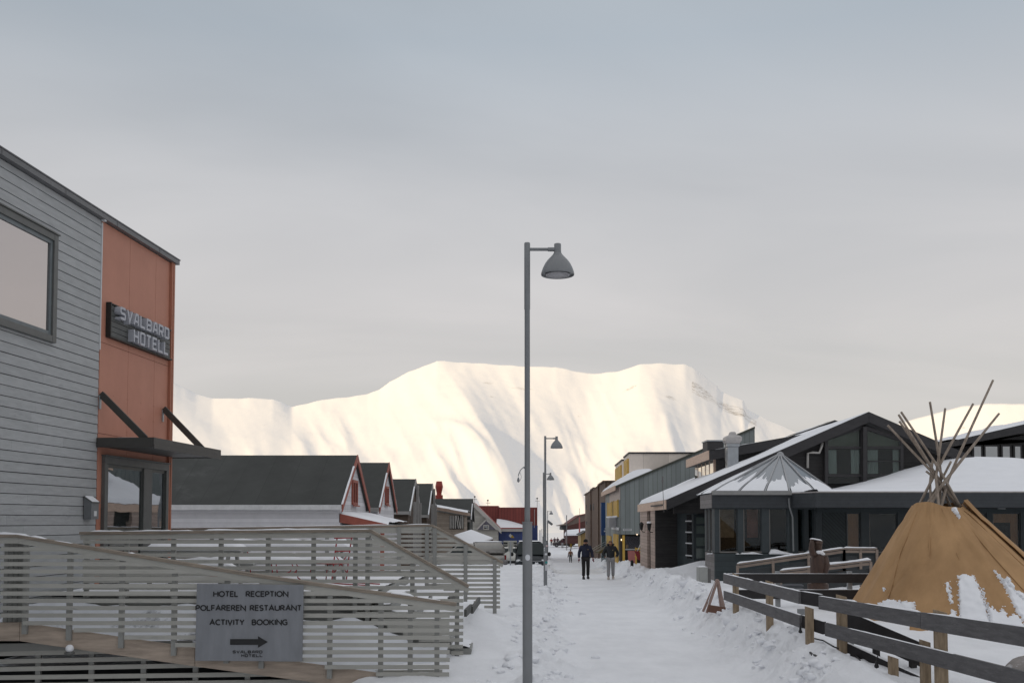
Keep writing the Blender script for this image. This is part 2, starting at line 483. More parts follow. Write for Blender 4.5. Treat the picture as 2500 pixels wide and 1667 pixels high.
# loose ploughed lumps of snow along both edges of the street
cl = MB()
rnd = random.Random(3)
for k in range(620):
    Y = 14.3 + (rnd.random() ** 1.7) * 55
    side = rnd.random()
    if side < .5: xp = rnd.gauss(-.1, .42)
    else: xp = rnd.gauss(3.85, .3)
    X = xp + .037 * Y
    r = abs(rnd.gauss(0, .035)) + .018
    if rnd.random() < .04: r *= 2.0
    z = gz(X, Y)
    n0 = len(cl.v)
    cl.ball((X, Y, z + r * .1), r, 10, 7, (1 + rnd.random() * .5, 1 + rnd.random() * .4, .75))
    for i in range(n0, len(cl.v)):
        v = Vector(cl.v[i]); c = Vector((X, Y, z))
        d = 1 + .8 * noise.noise(v * 13 + Vector((k, 0, 0))) + .4 * noise.noise(v * 31)
        cl.v[i] = tuple(c + (v - c) * d)
tag(cl.build('snow_clods', snow_m, smooth=True), 'loose white lumps of ploughed snow scattered along both edges of the street', 'snow lumps', kind='stuff')

# ------------------------------------------------------------------ mountains
RIDGE = [(-500, 905), (-200, 885), (0, 868), (120, 872), (250, 893), (330, 905), (419, 933), (438, 944), (476, 961), (515, 972), (565, 972), (603, 971), (664, 974), (691, 985), (710, 993), (744, 985), (783, 976), (852, 968), (897, 961), (924, 951), (951, 932), (997, 907), (1066, 881), (1165, 886), (1280, 894), (1359, 895), (1398, 904), (1434, 910), (1470, 911), (1508, 906), (1538, 898), (1562, 889), (1600, 887), (1675, 889), (1699, 899), (1717, 914), (1755, 942), (1761, 954), (1818, 978), (1827, 999), (1880, 1026), (1919, 1043), (1946, 1055), (2020, 1085), (2120, 1120), (2250, 1160), (2500, 1215), (2900, 1255)]
def ridged(p, o=4):
    return noise.ridged_multi_fractal(p, 0.95, 2.1, o, 0.95, 2.0)
def mountain(name, prof, x0, x1, nx, nv, Yb, Yr, zb, amp, seed, gfreq):
    mb = MB(); rock = []
    rows = [i / nv for i in range(nv + 1)] + [1.03, 1.08, 1.2, 1.5]
    for v in rows:
        for i in range(nx + 1):
            px = x0 + (x1 - x0) * i / nx
            py = lerp_pts(prof, px) + (2.0 * noise.noise(Vector((px * .03, seed, 0))) if v >= .9 else 0)
            yr = Yr + 350 * noise.noise(Vector((px * .0035, seed, 1.3))) + (700 * (1 - sm(330, 900, px)) if seed < 3 else 0)
            top = W(px, py, yr)
            left_ = (1 - sm(640, 860, px)) if seed < 3 else 0
            pys = sum(lerp_pts(prof, px + d_) for d_ in (-150, -110, -75, -45, -20, 0, 20, 45, 75, 110, 150)) / 11
            tz = top.z * min(1, v) ** 3 + W(px, pys, yr).z * (1 - min(1, v) ** 3)
            X1 = (px - 1250) / F
            if v > 1:
                Y = yr + (v - 1) * 3000
                z = zb + (top.z - zb) * (1 - (v - 1) * 1.4)
                mb.v.append((X1 * Y, Y, z)); rock.append(0); continue
            Y = Yb + (yr - Yb) * v
            s = .22 * v + .78 * v ** 1.9
            # broad spurs and gullies fanning downhill to the right below the summits
            q = px * .0105 * gfreq - (1 - v) * (1.5 + .8 * noise.noise(Vector((px * .002, seed, 5))))
            n1 = noise.noise(Vector((q * .42 + seed, v * .5, seed * .7)))
            n2 = noise.noise(Vector((q * 1.2 + seed * 2, v * .8, seed + 9)))
            mk = sm(-.05, .35, noise.noise(Vector((px * .0042 + 3.3, v * 1.6, seed + 31))))
            n3 = ridged(Vector((q * .9 + seed * 3, v * 1.2, seed + 3)), 3) - 1.0
            n4 = noise.noise(Vector((q * 5.2 + seed * 2, v * 1.1, seed + 19)))
            n5 = noise.fractal(Vector((px * .02, v * 14, seed + 23)), .9, 2.1, 4)
            env = sin(pi * min(1, v * 1.0)) ** .7
            low = 1 - v
            bench = .012 * sin(v * 21 + 3.5 * noise.noise(Vector((px * .0016, v * 2, seed + 4)))) * low
            bowl = -.9 * exp(-((px - 1430) / 130) ** 2) + .9 * exp(-((px - 1090 - 170 * low) / 60) ** 2) + .7 * exp(-((px - 1610 + 60 * low) / 80) ** 2)
            s = .24 * v + .76 * v ** 1.65
            h = s + env * amp * (1 - .55 * left_) * (n1 * 1.3 + bowl + n2 * .55 + mk * (n3 * .85 * (.35 + low) + n2 * .5) + (.5 - abs(noise.noise(Vector((q * 2.1 + seed * 5, v * .9, seed + 51))))) * .55 * low * sm(.0, .3, v) + n4 * .07 * (.4 + v) + noise.noise(Vector((q * 13 + seed, v * 1.5, seed + 41))) * .085 * sm(.45, .8, v) * mk + n5 * .06) + bench * env
            z = zb + (tz - zb) * h
            # never above the skyline
            lim = CAMZ + (top.z - CAMZ) / yr * Y
            if v > .45:
                z = min(z, lim - (1 - v) * 6)
            mb.v.append((X1 * Y, Y, z))
            n = noise.noise(Vector((px * .018, v * 9, seed + 2)))
            band = exp(-((v - .86) / .035) ** 2) + .9 * exp(-((v - .76) / .03) ** 2) + .6 * exp(-((v - .66) / .03) ** 2)
            k = band * max(0, .36 + .42 * n)
            if 1690 < px < 1850: k += .42 * sm(.7, .9, v) * (1 if v < .985 else .4)
            if 540 < px < 680 and v > .93: k += .3
            rock.append(min(k, .54))
    nr = len(rows)
    mb.f = [(j * (nx + 1) + i, j * (nx + 1) + i + 1, (j + 1) * (nx + 1) + i + 1, (j + 1) * (nx + 1) + i) for j in range(nr - 1) for i in range(nx)]
    o = mb.build(name, mount_m, smooth=True)
    a = o.data.attributes.new('rock', 'FLOAT', 'POINT')
    a.data.foreach_set('value', rock)
    return tag(o, kind='structure')
mountain('mountain', RIDGE, -500, 2900, 760, 170, 2300, 6300, -27, .056, 2.0, .8)
RIDGE2 = [(1750, 1180), (1900, 1130), (2000, 1100), (2100, 1060), (2185, 1038), (2226, 1025), (2284, 1010), (2353, 991), (2422, 985), (2494, 985), (2620, 990), (2800, 1020), (3000, 1060)]
mountain('mountain_far', RIDGE2, 1750, 3000, 200, 70, 5400, 7600, -27, .03, 6.0, .8)

# shaded snow slope close behind the right-hand houses
mb = MB()
mb.grid(lambda u, v: (60 + u * 260, 210 + v * 240, lerp_pts(BASE, 210 + v * 240) - 3 + 31.5 * sm(0, .45, u) * sm(0, .4, v) + 1.2 * fbm(u * 9, v * 9, 1, 3)), 60, 60)
tag(mb.build('snow_hill', ground_m, smooth=True), kind='structure')

# the mountain behind the camera whose shadow the street lies in
mb = MB()
P = Vector((SUN_H.y * -1, SUN_H.x, 0))
def shade(u, v):
    s_ = (u - .5) * 4600; t_ = 190 + v * 1400
    prof = sm(0, .36, v) * (1 - sm(.42, 1, v))
    h = 205 * prof * (1 + .10 * noise.fractal(Vector((u * 7, v * 3, 1)), .9, 2.1, 4)) - 2
    h *= sm(0, .08, u) * sm(0, .08, 1 - u)
    p = SUN_H * t_ + P * s_
    return (p.x, p.y, h + lerp_pts(BASE, max(0, p.y)))
mb.grid(shade, 90, 50)
tag(mb.build('mountain_behind', mount_m, smooth=True), kind='structure')

# =================================================================== HOTEL (left)
HC = (-7.96, 23.0, -0.078)
HT = Vector((-.078, -1, 0)).normalized(); HN = Vector((1, -.078, 0)).normalized()
HK = sqrt(1 + .078 ** 2)
def HP(a, n, z):
    return Vector((HC[0] + HC[2] * a, HC[1] - a, z)) + HN * n
def hp(x, y, n=0.0):
    lo, hi = -3.0, 17.0
    for _ in range(60):
        m = (lo + hi) / 2
        p = W(x, y, (HP(m, n, 0)).y)
        if p.x > HP(m, n, 0).x: lo = m
        else: hi = m
    # p.x > wall x means the ray has not reached the wall yet: nearer distances needed
    return m, W(x, y, HP(m, n, 0).y).z
def _chk():
    m, z = hp(0, 372); return m
if not (4 < _chk() < 8):
    def hp(x, y, n=0.0):
        lo, hi = -3.0, 17.0
        for _ in range(60):
            m = (lo + hi) / 2
            p = W(x, y, (HP(m, n, 0)).y)
            if p.x < HP(m, n, 0).x: lo = m
            else: hi = m
        return m, W(x, y, HP(m, n, 0).y).z
def hbox(mb, a0, a1, n0, n1, z0, z1):
    return mb.hexa([HP(a0, n0, z0), HP(a1, n0, z0), HP(a1, n1, z0), HP(a0, n1, z0), HP(a0, n0, z1), HP(a1, n0, z1), HP(a1, n1, z1), HP(a0, n1, z1)])

grey_paint = M('grey_blue_boards', (0.375, 0.384, 0.39), rough=.7, var=.10, scale=3, bump=.25, bscale=14, stretch=(1, 1, 6), island=.055, weather=((.29, .30, .31), 1.3, .60))
dark_gap = M('dark_backing', (0.02, 0.021, 0.023), rough=.9)
orange_m = M('rust_orange_panel', (0.46, 0.20, 0.135), rough=.55, var=.07, scale=1.3, bump=.08, bscale=20, col2=(0.47, 0.21, 0.145))
orange_d = M('rust_orange_trim', (0.40, 0.165, 0.105), rough=.5, var=.06)
fascia_m = M('grey_metal_fascia', (0.13, 0.13, 0.135), rough=.45, var=.1, scale=2, spec=.5)
frame_m = M('dark_grey_frame', (0.11, 0.112, 0.108), rough=.45, var=.12, scale=6)
white_m = M('white_paint', (0.62, 0.63, 0.64), rough=.5, var=.06)
hglass = glass_mat('hotel_window_glass', (0.10, 0.095, 0.095), .70, .02, (0.80, 0.74, 0.72))
dglass = glass_mat('hotel_door_glass', (0.012, 0.018, 0.017), .5, .015, (0.95, 0.97, 1.0))

a_or, _ = hp(240, 900)               # left edge of the orange cladding
_, z_roof = hp(418, 643)
hotel = thing('hotel_building', 'two storey hotel with grey board siding and rust orange panels beside the ramp', 'hotel', (HC[0], HC[1], 0.5))
z_bot = 1.0
rj = random.Random(5)
mb = MB()
zc = z_bot
while zc < z_roof - .02:
    hgt = .172 if zc + .172 < z_roof else z_roof - zc - .005
    # one lapped board: its lower edge stands proud
    cuts = [a_or + .012] + sorted(rj.uniform(a_or + 1, 12) for _ in range(rj.choice((1, 2, 2)))) + [19.5]
    for a0, a1 in zip(cuts, cuts[1:]):
        a0 += .002; jz = rj.uniform(-.002, .002)
        mb.hexa([HP(a0, -.01, zc + jz), HP(a1, -.01, zc + jz), HP(a1, .020, zc + jz), HP(a0, .020, zc + jz), HP(a0, -.01, zc + hgt - .004), HP(a1, -.01, zc + hgt - .004), HP(a1, .012, zc + hgt - .004), HP(a0, .012, zc + hgt - .004)])
    zc += .180
mb.build('board_siding', grey_paint, hotel)
mb = MB(); hbox(mb, .02, 19.5, -.30, -.012, .4, z_roof); hbox(mb, .02, .30, -8, -.31, .4, z_roof)
mb.build('wall', dark_gap, hotel)
# orange sheet cladding in panels with open joints
a1_, _ = hp(313, 750); a2_, _ = hp(377, 750)
_, zs1 = hp(300, 855); _, zs2 = hp(300, 1068)
mb = MB()
cols = [(.13, a2_), (a2_, a1_), (a1_, a_or)]
for (c0, c1) in cols:
    for (r0, r1) in ((.9, zs2), (zs2, zs1), (zs1, z_roof - .01)):
        hbox(mb, c0 + .004, c1 - .004, -.01, .022, r0 + .004, r1 - .004)
mb.build('panel_cladding', orange_m, hotel, bevel=.003)
mb = MB()
for (c0, c1) in cols:
    for c in (c0 + .03, (c0 + c1) / 2, c1 - .03):
        for k in range(12):
            z = 1.5 + k * .34
            if z < z_roof - .1:
                hbox(mb, c - .008, c + .008, .020, .026, z - .008, z + .008)
mb.build('panel_screws', orange_d, hotel)
mb = MB(); hbox(mb, -.04, .125, -.25, .085, .6, z_roof - .004); hbox(mb, .03, .06, .085, .10, .6, z_roof - .01)
mb.build('corner_trim', orange_d, hotel, bevel=.006)
mb = MB(); _, zq = hp(232, 850); hbox(mb, a_or - .012, a_or + .012, .0, .034, zq, z_roof - .05)
mb.build('joint_strip', white_m, hotel)
_, zt0 = hp(418, 643)
mb = MB(); hbox(mb, -.17, 19.5, -8.0, .13, z_roof, z_roof + .10); hbox(mb, -.19, 19.5, -8.0, .145, z_roof + .103, z_roof + .128)
for a_ in (.9, 2.9, 4.9, 6.9, 8.9):
    hbox(mb, a_, a_ + .03, .1, .138, z_roof - .003, z_roof + .10)
mb.build('roof', fascia_m, hotel, bevel=.004)
mb = MB(); a_, z_ = hp(246, 530); hbox(mb, a_ - .04, a_ + .04, .03, .11, z_ - .09, z_ + .06)
mb.build('sensor_box', white_m, hotel, bevel=.008)
# big upper window
wa, wz1 = hp(131, 577); _, wz0 = hp(124, 838)
win = MB()
wa1 = wa + 3.2
hbox(win, wa, wa + .13, -.005, .10, wz0, wz1); hbox(win, wa1, wa1 + .13, -.005, .10, wz0, wz1)
hbox(win, wa + .132, wa1 - .002, -.005, .098, wz0, wz0 + .12); hbox(win, wa + .132, wa1 - .002, -.005, .098, wz1 - .12, wz1)
hbox(win, wa - .03, wa1 + .15, .0, .125, wz1 + .003, wz1 + .03)
wo = win.build('window', frame_m, hotel, bevel=.006)
fr = MB()
hbox(fr, wa + .134, wa + .20, .0, .065, wz0 + .122, wz1 - .122); hbox(fr, wa + .202, wa1 - .004, .0, .063, wz0 + .122, wz0 + .19); hbox(fr, wa + .202, wa1 - .004, .0, .063, wz1 - .19, wz1 - .122)
fr.build('frame', M('blue_grey_sash', (.14, .16, .17), rough=.4), wo)
pn = MB(); hbox(pn, wa + .2, wa1 - .004, .005, .036, wz0 + .19, wz1 - .19); pn.build('pane', hglass, wo)
# entrance glazing
da0, dz1 = hp(403, 1131); da1, dz1b = hp(246, 1113); dz1 = dz1b
dz0 = 1.42
dm0, _ = hp(361, 1200); dm1, _ = hp(341, 1200)
d = MB()
hbox(d, da0, da0 + .13, .0, .10, dz0, dz1 - .15); hbox(d, da1 - .13, da1, .0, .10, dz0, dz1 - .15)
hbox(d, da0, da1, .0, .102, dz1 - .148, dz1); hbox(d, dm0, dm1, .0, .098, dz0, dz1 - .152)
hbox(d, da0 + .132, dm0 - .002, .0, .09, dz0, dz0 + .22); hbox(d, dm1 + .002, da1 - .132, .0, .09, dz0, dz0 + .22)
hbox(d, da0 - .02, da1 + .02, .0, .13, dz1 + .003, dz1 + .03)
do = d.build('glass_door', frame_m, hotel, bevel=.006)
sh = MB()
for (p0, p1) in ((da0 + .132, dm0 - .002), (dm1 + .002, da1 - .132)):
    hbox(sh, p0, p0 + .06, .0, .07, dz0 + .222, dz1 - .152); hbox(sh, p1 - .06, p1, .0, .07, dz0 + .222, dz1 - .152)
    hbox(sh, p0 + .062, p1 - .062, .0, .068, dz1 - .22, dz1 - .152)
sh.build('frame', M('dark_sash', (.05, .055, .052), rough=.35), do)
for (p0, p1) in ((da0 + .132, dm0 - .002), (dm1 + .002, da1 - .132)):
    pn = MB(); hbox(pn, p0 + .06, p1 - .06, .0, .045, dz0 + .22, dz1 - .22); pn.build('pane', dglass, do)
# canopy
ca1, cz = hp(232, 1068); ca0 = -.15
cz0 = cz - .19
cz1 = cz
cd = 1.2
c = MB()
hbox(c, ca0, ca1, cd - .04, cd, cz0, cz1); hbox(c, ca1 - .04, ca1, .03, cd - .041, cz0, cz1); hbox(c, ca0, ca0 + .04, .03, cd - .041, cz0, cz1)
hbox(c, ca0 + .041, ca1 - .041, .03, cd - .041, cz0 + .02, cz0 + .06)
hbox(c, ca0 - .02, ca1 + .02, cd + .001, cd + .02, cz0 - .03, cz0 + .05)
co = c.build('canopy', M('dark_bronze_metal', (.055, .052, .048), rough=.5, var=.1), hotel, bevel=.004)
b1a, b1z = hp(235, 960); b2a, b2z = hp(405, 1000)
for (ba, bz) in ((ca1 - .10, b1z), (ca0 + .55, b2z)):
    br = MB(); br.beam(HP(ba, .05, bz), HP(ba, .98, cz1 - .02), .06, .13)
    br.build('brace', M('dark_brace', (.052, .048, .043), rough=.55), co)
    bb = MB(); hbox(bb, ba - .03, ba + .03, .024, .05, bz - .30, bz - .03); bb.build('bracket', M('galvanised', (.35, .37, .39), rough=.4, metal=.6), co)
sn = MB(); sn.snow(HP(ca0 + .1, .55, cz1 - .03), HP(ca1 - .08, .55, cz1 - .03), .9, .06, 3)
sn.build('snow_cap', snow_m, co, smooth=True)

# ---- stroke letters (square display lettering of the hotel)
GL = {
 'S': [[(1, .95), (0.12, .95), (0, .85), (0, .60), (.12, .5), (.88, .5), (1, .4), (1, .15), (.88, .05), (0, .05)]],
 'V': [[(0, 1), (.48, .03), (1, 1)]],
 'A': [[(0, 0), (.40, .95), (.85, .95), (1, 0)], [(.30, .33), (.90, .33)]],
 'L': [[(0, 1), (0, .05), (1, .05)]],
 'B': [[(.06, .5), (.88, .5), (.97, .6), (.97, .86), (.86, .95), (0, .95), (0, .05), (.88, .05), (1, .15), (1, .38), (.9, .47)]],
 'R': [[(0, 0), (0, .95), (.88, .95), (1, .85), (1, .52), (.88, .42), (.1, .42)], [(.55, .38), (1, 0)]],
 'D': [[(0, .0), (0, .95), (.9, .95), (1, .85), (1, .15), (.9, .05), (.07, .05)]],
 'H': [[(0, 0), (0, 1)], [(1, 0), (1, 1)], [(.08, .5), (.92, .5)]],
 'O': [[(.0, .5), (0, .87), (.1, .95), (.9, .95), (1, .87), (1, .13), (.9, .05), (.1, .05), (0, .13), (0, .5)]],
 'T': [[(0, .95), (1, .95)], [(.5, .9), (.5, 0)]],
 'E': [[(1, .95), (0, .95), (0, .05), (1, .05)], [(.08, .5), (.85, .5)]],
}
def stroke_letter(mb, ch, fn, w, h, t, d0, d1):
    """ribbon letter; fn(u, v, d) -> world; mitred strokes"""
    for k, line in enumerate(GL[ch]):
        pts = [Vector((p[0] * (w - t) + t / 2, p[1] * (h - t) / .9 * .9 + t / 2 * (1 if True else 0), 0)) for p in line]
        n = len(pts); offs = []
        for i in range(n):
            if i == 0: dd = (pts[1] - pts[0]).normalized(); nn = Vector((-dd.y, dd.x, 0)); m = nn
            elif i == n - 1: dd = (pts[-1] - pts[-2]).normalized(); nn = Vector((-dd.y, dd.x, 0)); m = nn
            else:
                da = (pts[i] - pts[i - 1]).normalized(); db = (pts[i + 1] - pts[i]).normalized()
                na = Vector((-da.y, da.x, 0)); nb = Vector((-db.y, db.x, 0)); m = (na + nb)
                if m.length < .2: m = na
                else: m = m.normalized() / max(.45, m.normalized().dot(na))
            offs.append(m * t / 2)
        e = .0015 * k
        rings = []
        for p, o in zip(pts, offs):
            q, r = p + o, p - o
            rings.append([fn(q.x, q.y, d0), fn(r.x, r.y, d0), fn(r.x, r.y, d1 - e), fn(q.x, q.y, d1 - e)])
        mb.loft(rings)

# ---- the sign on the orange panels
sa0, sz1 = hp(268, 737, .1); _, sz0 = hp(268, 823, .1); sa1 = .16
sign = thing('hotel_sign', 'dark boxed sign with raised grey letters on the orange panels', 'sign', HP(sa0, .02, sz0))
q = MB()
hbox(q, sa1, sa0, .024, .05, sz0, sz1); hbox(q, sa0 - .03, sa0, .051, .13, sz0, sz1)
hbox(q, sa1, sa0 - .032, .051, .10, sz1 - .025, sz1); hbox(q, sa1, sa0 - .032, .051, .13, sz0, sz0 + .03)
q.build('backing_box', M('sign_black', (.018, .018, .016), rough=.5), sign)
q = MB()
nsl = 6; hh = (sz1 - sz0 - .06) / nsl
for i in range(nsl):
    hbox(q, sa1 + .01, sa0 - .04, .052, .072, sz0 + .032 + i * hh + .006, sz0 + .032 + (i + 1) * hh - .006)
q.build('backing_slats', M('sign_slat', (.105, .108, .105), rough=.6), sign)
q = MB(); q.snow(HP(sa0 - .1, .06, sz1), HP(sa1 + .1, .06, sz1), .05, .012, 5); q.build('snow_cap', snow_m, sign, smooth=True)
let_m = M('sign_letter_grey', (.42, .43, .47), rough=.45, var=.05)
for word, (xa, ya, yb), (xb, _, _) in (('SVALBARD', (294, 746, 780), (414, 0, 0)), ('HOTELL', (327, 801, 837), (413, 0, 0))):
    A0, zt = hp(xa, ya, .2); _, zb_ = hp(xa, yb, .2); A1, _ = hp(xb, 830, .2)
    pitch = (A0 - A1 + .03) / len(word); hL = zt - zb_
    for i, ch in enumerate(word):
        l = MB(); st = A0 - i * pitch
        stroke_letter(l, ch, lambda u, v, dd, st=st, zb_=zb_: HP(st - u, dd, zb_ + v), pitch * .80, hL, .048, .075, .205)
        l.build('letter', let_m, sign)

# ---- letter box
ma0, mz1 = hp(222, 1214); ma1, mz0 = hp(197, 1266)
mz0 = hp(222, 1267)[1]
mbx = thing('mailbox', 'small grey metal mailbox with snowy slanted lid on the grey siding', 'mailbox', HP(ma0, .03, mz0))
q = MB(); a_m = (ma0 + ma1) / 2
q.prism([HP(a_m - .14, .03, mz0), HP(a_m - .14, .19, mz0), HP(a_m - .14, .19, mz1 - .10), HP(a_m - .14, .03, mz1)], HP(a_m + .14, 0, 0) - HP(a_m - .14, 0, 0))
q.build('body', M('mailbox_grey', (.20, .21, .22), rough=.4, metal=.5), mbx, bevel=.006)
q = MB(); q.prism([HP(a_m - .155, .03, mz1 + .002), HP(a_m - .155, .215, mz1 - .112), HP(a_m - .155, .215, mz1 - .10), HP(a_m - .155, .03, mz1 + .02)], HP(a_m + .155, 0, 0) - HP(a_m - .155, 0, 0))
q.build('lid', frame_m, mbx)
q = MB(); q.hexa([HP(a_m - .14, .05, mz1 + .01), HP(a_m + .14, .05, mz1 + .01), HP(a_m + .14, .2, mz1 - .09), HP(a_m - .14, .2, mz1 - .09), HP(a_m - .13, .06, mz1 + .03), HP(a_m + .13, .06, mz1 + .03), HP(a_m + .13, .19, mz1 - .07), HP(a_m - .13, .19, mz1 - .07)]); q.build('snow_cap', snow_m, mbx, bevel=.01)
q = MB(); hbox(q, a_m - .05, a_m + .05, .19, .196, mz0 + .06, mz0 + .16); q.build('lock_plate', white_m, mbx)

# =================================================================== RAMP RAILINGS
slat_m = M('grey_green_paint', (0.395, 0.388, 0.355), rough=.6, var=.07, scale=3, bump=.12, bscale=25, stretch=(1, 4, 6), island=.07, weather=((.30, .30, .285), 2.0, .60))
post_m = M('grey_post_paint', (0.27, 0.272, 0.258), rough=.6, var=.07, scale=3)
hand_m = M('weathered_handrail', (0.24, 0.205, 0.17), rough=.75, var=.2, scale=2.5, bump=.3, bscale=16, stretch=(1, 6, 8), col2=(.27, .225, .18))
beam_m = M('bare_pine_beam', (0.37, 0.305, 0.25), rough=.8, var=.22, scale=1.6, bump=.35, bscale=9, stretch=(1, 4, 7), col2=(.43, .35, .285))
def polyx(pts, y):     # x where a falling polyline reaches height y (None above it)
    for (xa, ya), (xb, yb) in zip(pts, pts[1:]):
        if ya <= y <= yb and yb > ya:
            return xa + (xb - xa) * (y - ya) / (yb - ya)
    return None
def polyy(pts, x): return lerp_pts(pts, x)
def railing(name, label, Y, hand, y0, step, y1, xL, xR, posts, bottom, slat_h, post_front=False, hand_w=.14, snow_seed=1, snow_spans=(), beam=False, group='slatted railings of the hotel ramp and stairs', pw=.075):
    s_ = F / Y
    base = W(xL, 1600, Y); root = thing(name, label, 'railing', (base.x, Y, gz(base.x, Y)), group)
    ys_ = Y - .03
    q = MB(); y = y0
    while y < y1:
        # clip each horizontal slat by the handrail above and by the bottom line below
        xr = xR
        hy = polyy(hand, xR)
        if y < hy + 6:
            xr = polyx(hand, y - 6) or xL
        xl = xL
        if y > polyy(bottom, xL):
            xl = polyx(bottom, y) or xR
        if xr - xl > 15:
            p0 = W(xl, y, ys_); p1 = W(xr, y, ys_)
            zz = (p0.z + p1.z) / 2
            j0 = rj.uniform(-.004, .004); j1 = rj.uniform(-.004, .004); xe0 = rj.uniform(-.006, .006)
            q.hexa([(p0.x + xe0, ys_ - .013, zz + j0 - slat_h / 2), (p1.x + xe0, ys_ - .013, zz + j1 - slat_h / 2), (p1.x + xe0, ys_ + .013, zz + j1 - slat_h / 2), (p0.x + xe0, ys_ + .013, zz + j0 - slat_h / 2), (p0.x + xe0, ys_ - .013, zz + j0 + slat_h / 2), (p1.x + xe0, ys_ - .013, zz + j1 + slat_h / 2), (p1.x + xe0, ys_ + .013, zz + j1 + slat_h / 2), (p0.x + xe0, ys_ + .013, zz + j0 + slat_h / 2)])
        y += step
    q.build('slat_panel', slat_m, root)
    for x in posts:
        yt = polyy(hand, x) + 3; yb = polyy(bottom, x) + (26 if beam else 6)
        pt = W(x, yt, Y); pb = W(x, yb, Y)
        q = MB()
        if post_front: q.box(pt.x - pw / 2, ys_ - .06, pb.z, pt.x + pw / 2, ys_ - .0135, pt.z)
        else: q.box(pt.x - pw / 2, ys_ + .0135, pb.z, pt.x + pw / 2, ys_ + .075, pt.z)
        q.build('post', post_m, root)
    for (xa, ya), (xb, yb) in zip(hand, hand[1:]):
        if xb - xa < 3: continue
        q = MB(); q.beam(W(xa, ya, Y), W(xb, yb, Y), hand_w, .05); ho = q.build('handrail', hand_m, root, bevel=.006)
        q = MB(); q.beam(W(xa, ya + 10 * s_ / 140, Y - .03), W(xb, yb + 10 * s_ / 140, Y - .03), .028, .085); q.build('top_board', slat_m, root)
    for k, (xa, xb, h) in enumerate(snow_spans):
        a = W(xa, polyy(hand, xa), Y) + Vector((0, 0, .026)); b = W(xb, polyy(hand, xb), Y) + Vector((0, 0, .026))
        q = MB(); q.snow(a, b, hand_w * .9, h, snow_seed + k, .07, .8); q.build('snow_cap', snow_m, root, smooth=True)
    return root
# front ramp railing (carries the board with directions)
H1 = [(-200, 1306), (46, 1308), (620, 1403), (1114, 1474)]
B1 = [(-200, 1518), (46, 1518), (473, 1580), (880, 1640), (1150, 1676)]
r1 = railing('ramp_railing', 'front slatted railing sloping down beside the wooden ramp, carrying the directions board', 15.5, H1, 1340, 17.95, 1668, 2, 1097,
             [65, 172, 299, 427, 555, 640, 806, 930, 1002, 1067], B1, .062, snow_seed=2, snow_spans=((-60, 70, .05), (72, 112, .03), (135, 176, .025), (315, 327, .02), (955, 1010, .05), (1020, 1075, .02)), beam=True)
q = MB(); yb = 15.5
top = [W(-200, 1520, yb), W(43, 1520, yb), W(473, 1582, yb), W(1100, 1668, yb), W(1190, 1681, yb)]
bot = [W(-200, 1565, yb), W(43, 1565, yb), W(473, 1627, yb), W(1100, 1712, yb), W(1190, 1724, yb)]
for i in range(4):
    g_ = .0 if i == 3 else .004
    e = Vector((g_, 0, 0))
    q.prism([top[i] + Vector((0, .055, 0)), top[i + 1] - e + Vector((0, .055, 0)), bot[i + 1] - e + Vector((0, .055, 0)), bot[i] + Vector((0, .055, 0))], (0, .07, 0))
q.build('stringer_beam', beam_m, r1, bevel=.006)
# boarded end post behind the left end of the front railing
q = MB()
for i in range(5):
    p0 = W(6 + i * 12, 1330, 15.6); q.box(p0.x, 15.66, 1.0, p0.x + .07, 15.69, 2.35)
q.build('end_boards', post_m, r1)
# slatted skirt under the ramp
sk = thing('ramp_skirt', 'dark slatted grey screen closing the space under the wooden ramp', 'screen', (W(0, 1667, 15.8).x, 15.8, .1))
q = MB(); y = 1592
while y < 1740:
    a = W(-160, y + 6, 15.80); xr = 620 if y < 1640 else 1080; b = W(xr, y - 10, 15.80)
    q.beam(a, b, .026, .07); y += 19
q.build('slat_panel', slat_m, sk)
for x in (94, 224, 351, 478, 605, 740):
    p = W(x, 1600, 15.83); q = MB(); q.box(p.x - .04, 15.815, -.2, p.x + .04, 15.87, polyy([(2, 1.02), (880, .3)], x) - .12); q.build('post', post_m, sk)
q = MB(); a = W(-160, 1582, 15.79); b = W(470, 1572, 15.79); q.beam(a, b, .03, .12); q.build('top_board', post_m, sk)
q = MB(); q.box(W(-200, 1600, 16.4).x, 16.38, -.2, W(900, 1600, 16.4).x, 16.42, .32); q.build('void_shade', dark_gap, sk)  # near-black sheet stands in for the shade under the ramp
# ball of snow on the lower screen
p = W(170, 1582, 15.4)
bl = thing('ball_lamp', 'small round white snow covered lamp under the ramp beam', 'lamp', p - Vector((0, 0, .06)))
q = MB(); q.ball(p, .06, 14, 10); q.build('globe', snow_m, bl, smooth=True)
q = MB(); q.lathe([(.03, -.02), (.075, 0), (.075, .03), (.03, .035)], p + Vector((0, 0, -.085))); q.build('base', frame_m, bl)

# ramp floor with trodden snow
ramp_m = M('ramp_snow', (.66, .68, .72), rough=.8, var=.08, scale=1.5, bump=.4, bscale=8, weather=((.05, .052, .055), 1.1, .575))
rp = thing('ramp', 'snow covered wooden ramp between the front railing and the terrace', 'ramp', (W(45, 1600, 16.5).x, 16.5, .3))
zf = lambda x: lerp_pts([(-9, 1.03), (-7.68, 1.03), (-2.36, .36), (-1.1, .22)], x)
q = MB(); q.grid(lambda u, v: (-8.6 + 7.5 * u, 15.64 + 1.66 * v, zf(-8.6 + 7.5 * u) + .05 * fbm(u * 12, v * 3, 1, 4) + max(0, 1.34 - zf(-8.6 + 7.5 * u)) * sm(.35, 1, v) * (.75 + .35 * fbm(u * 7, 3, 1, 2)) * (1 - .6 * sm(.6, .95, u))), 70, 18)
q.build('snow_surface', ramp_m, rp, smooth=True)
q = MB()
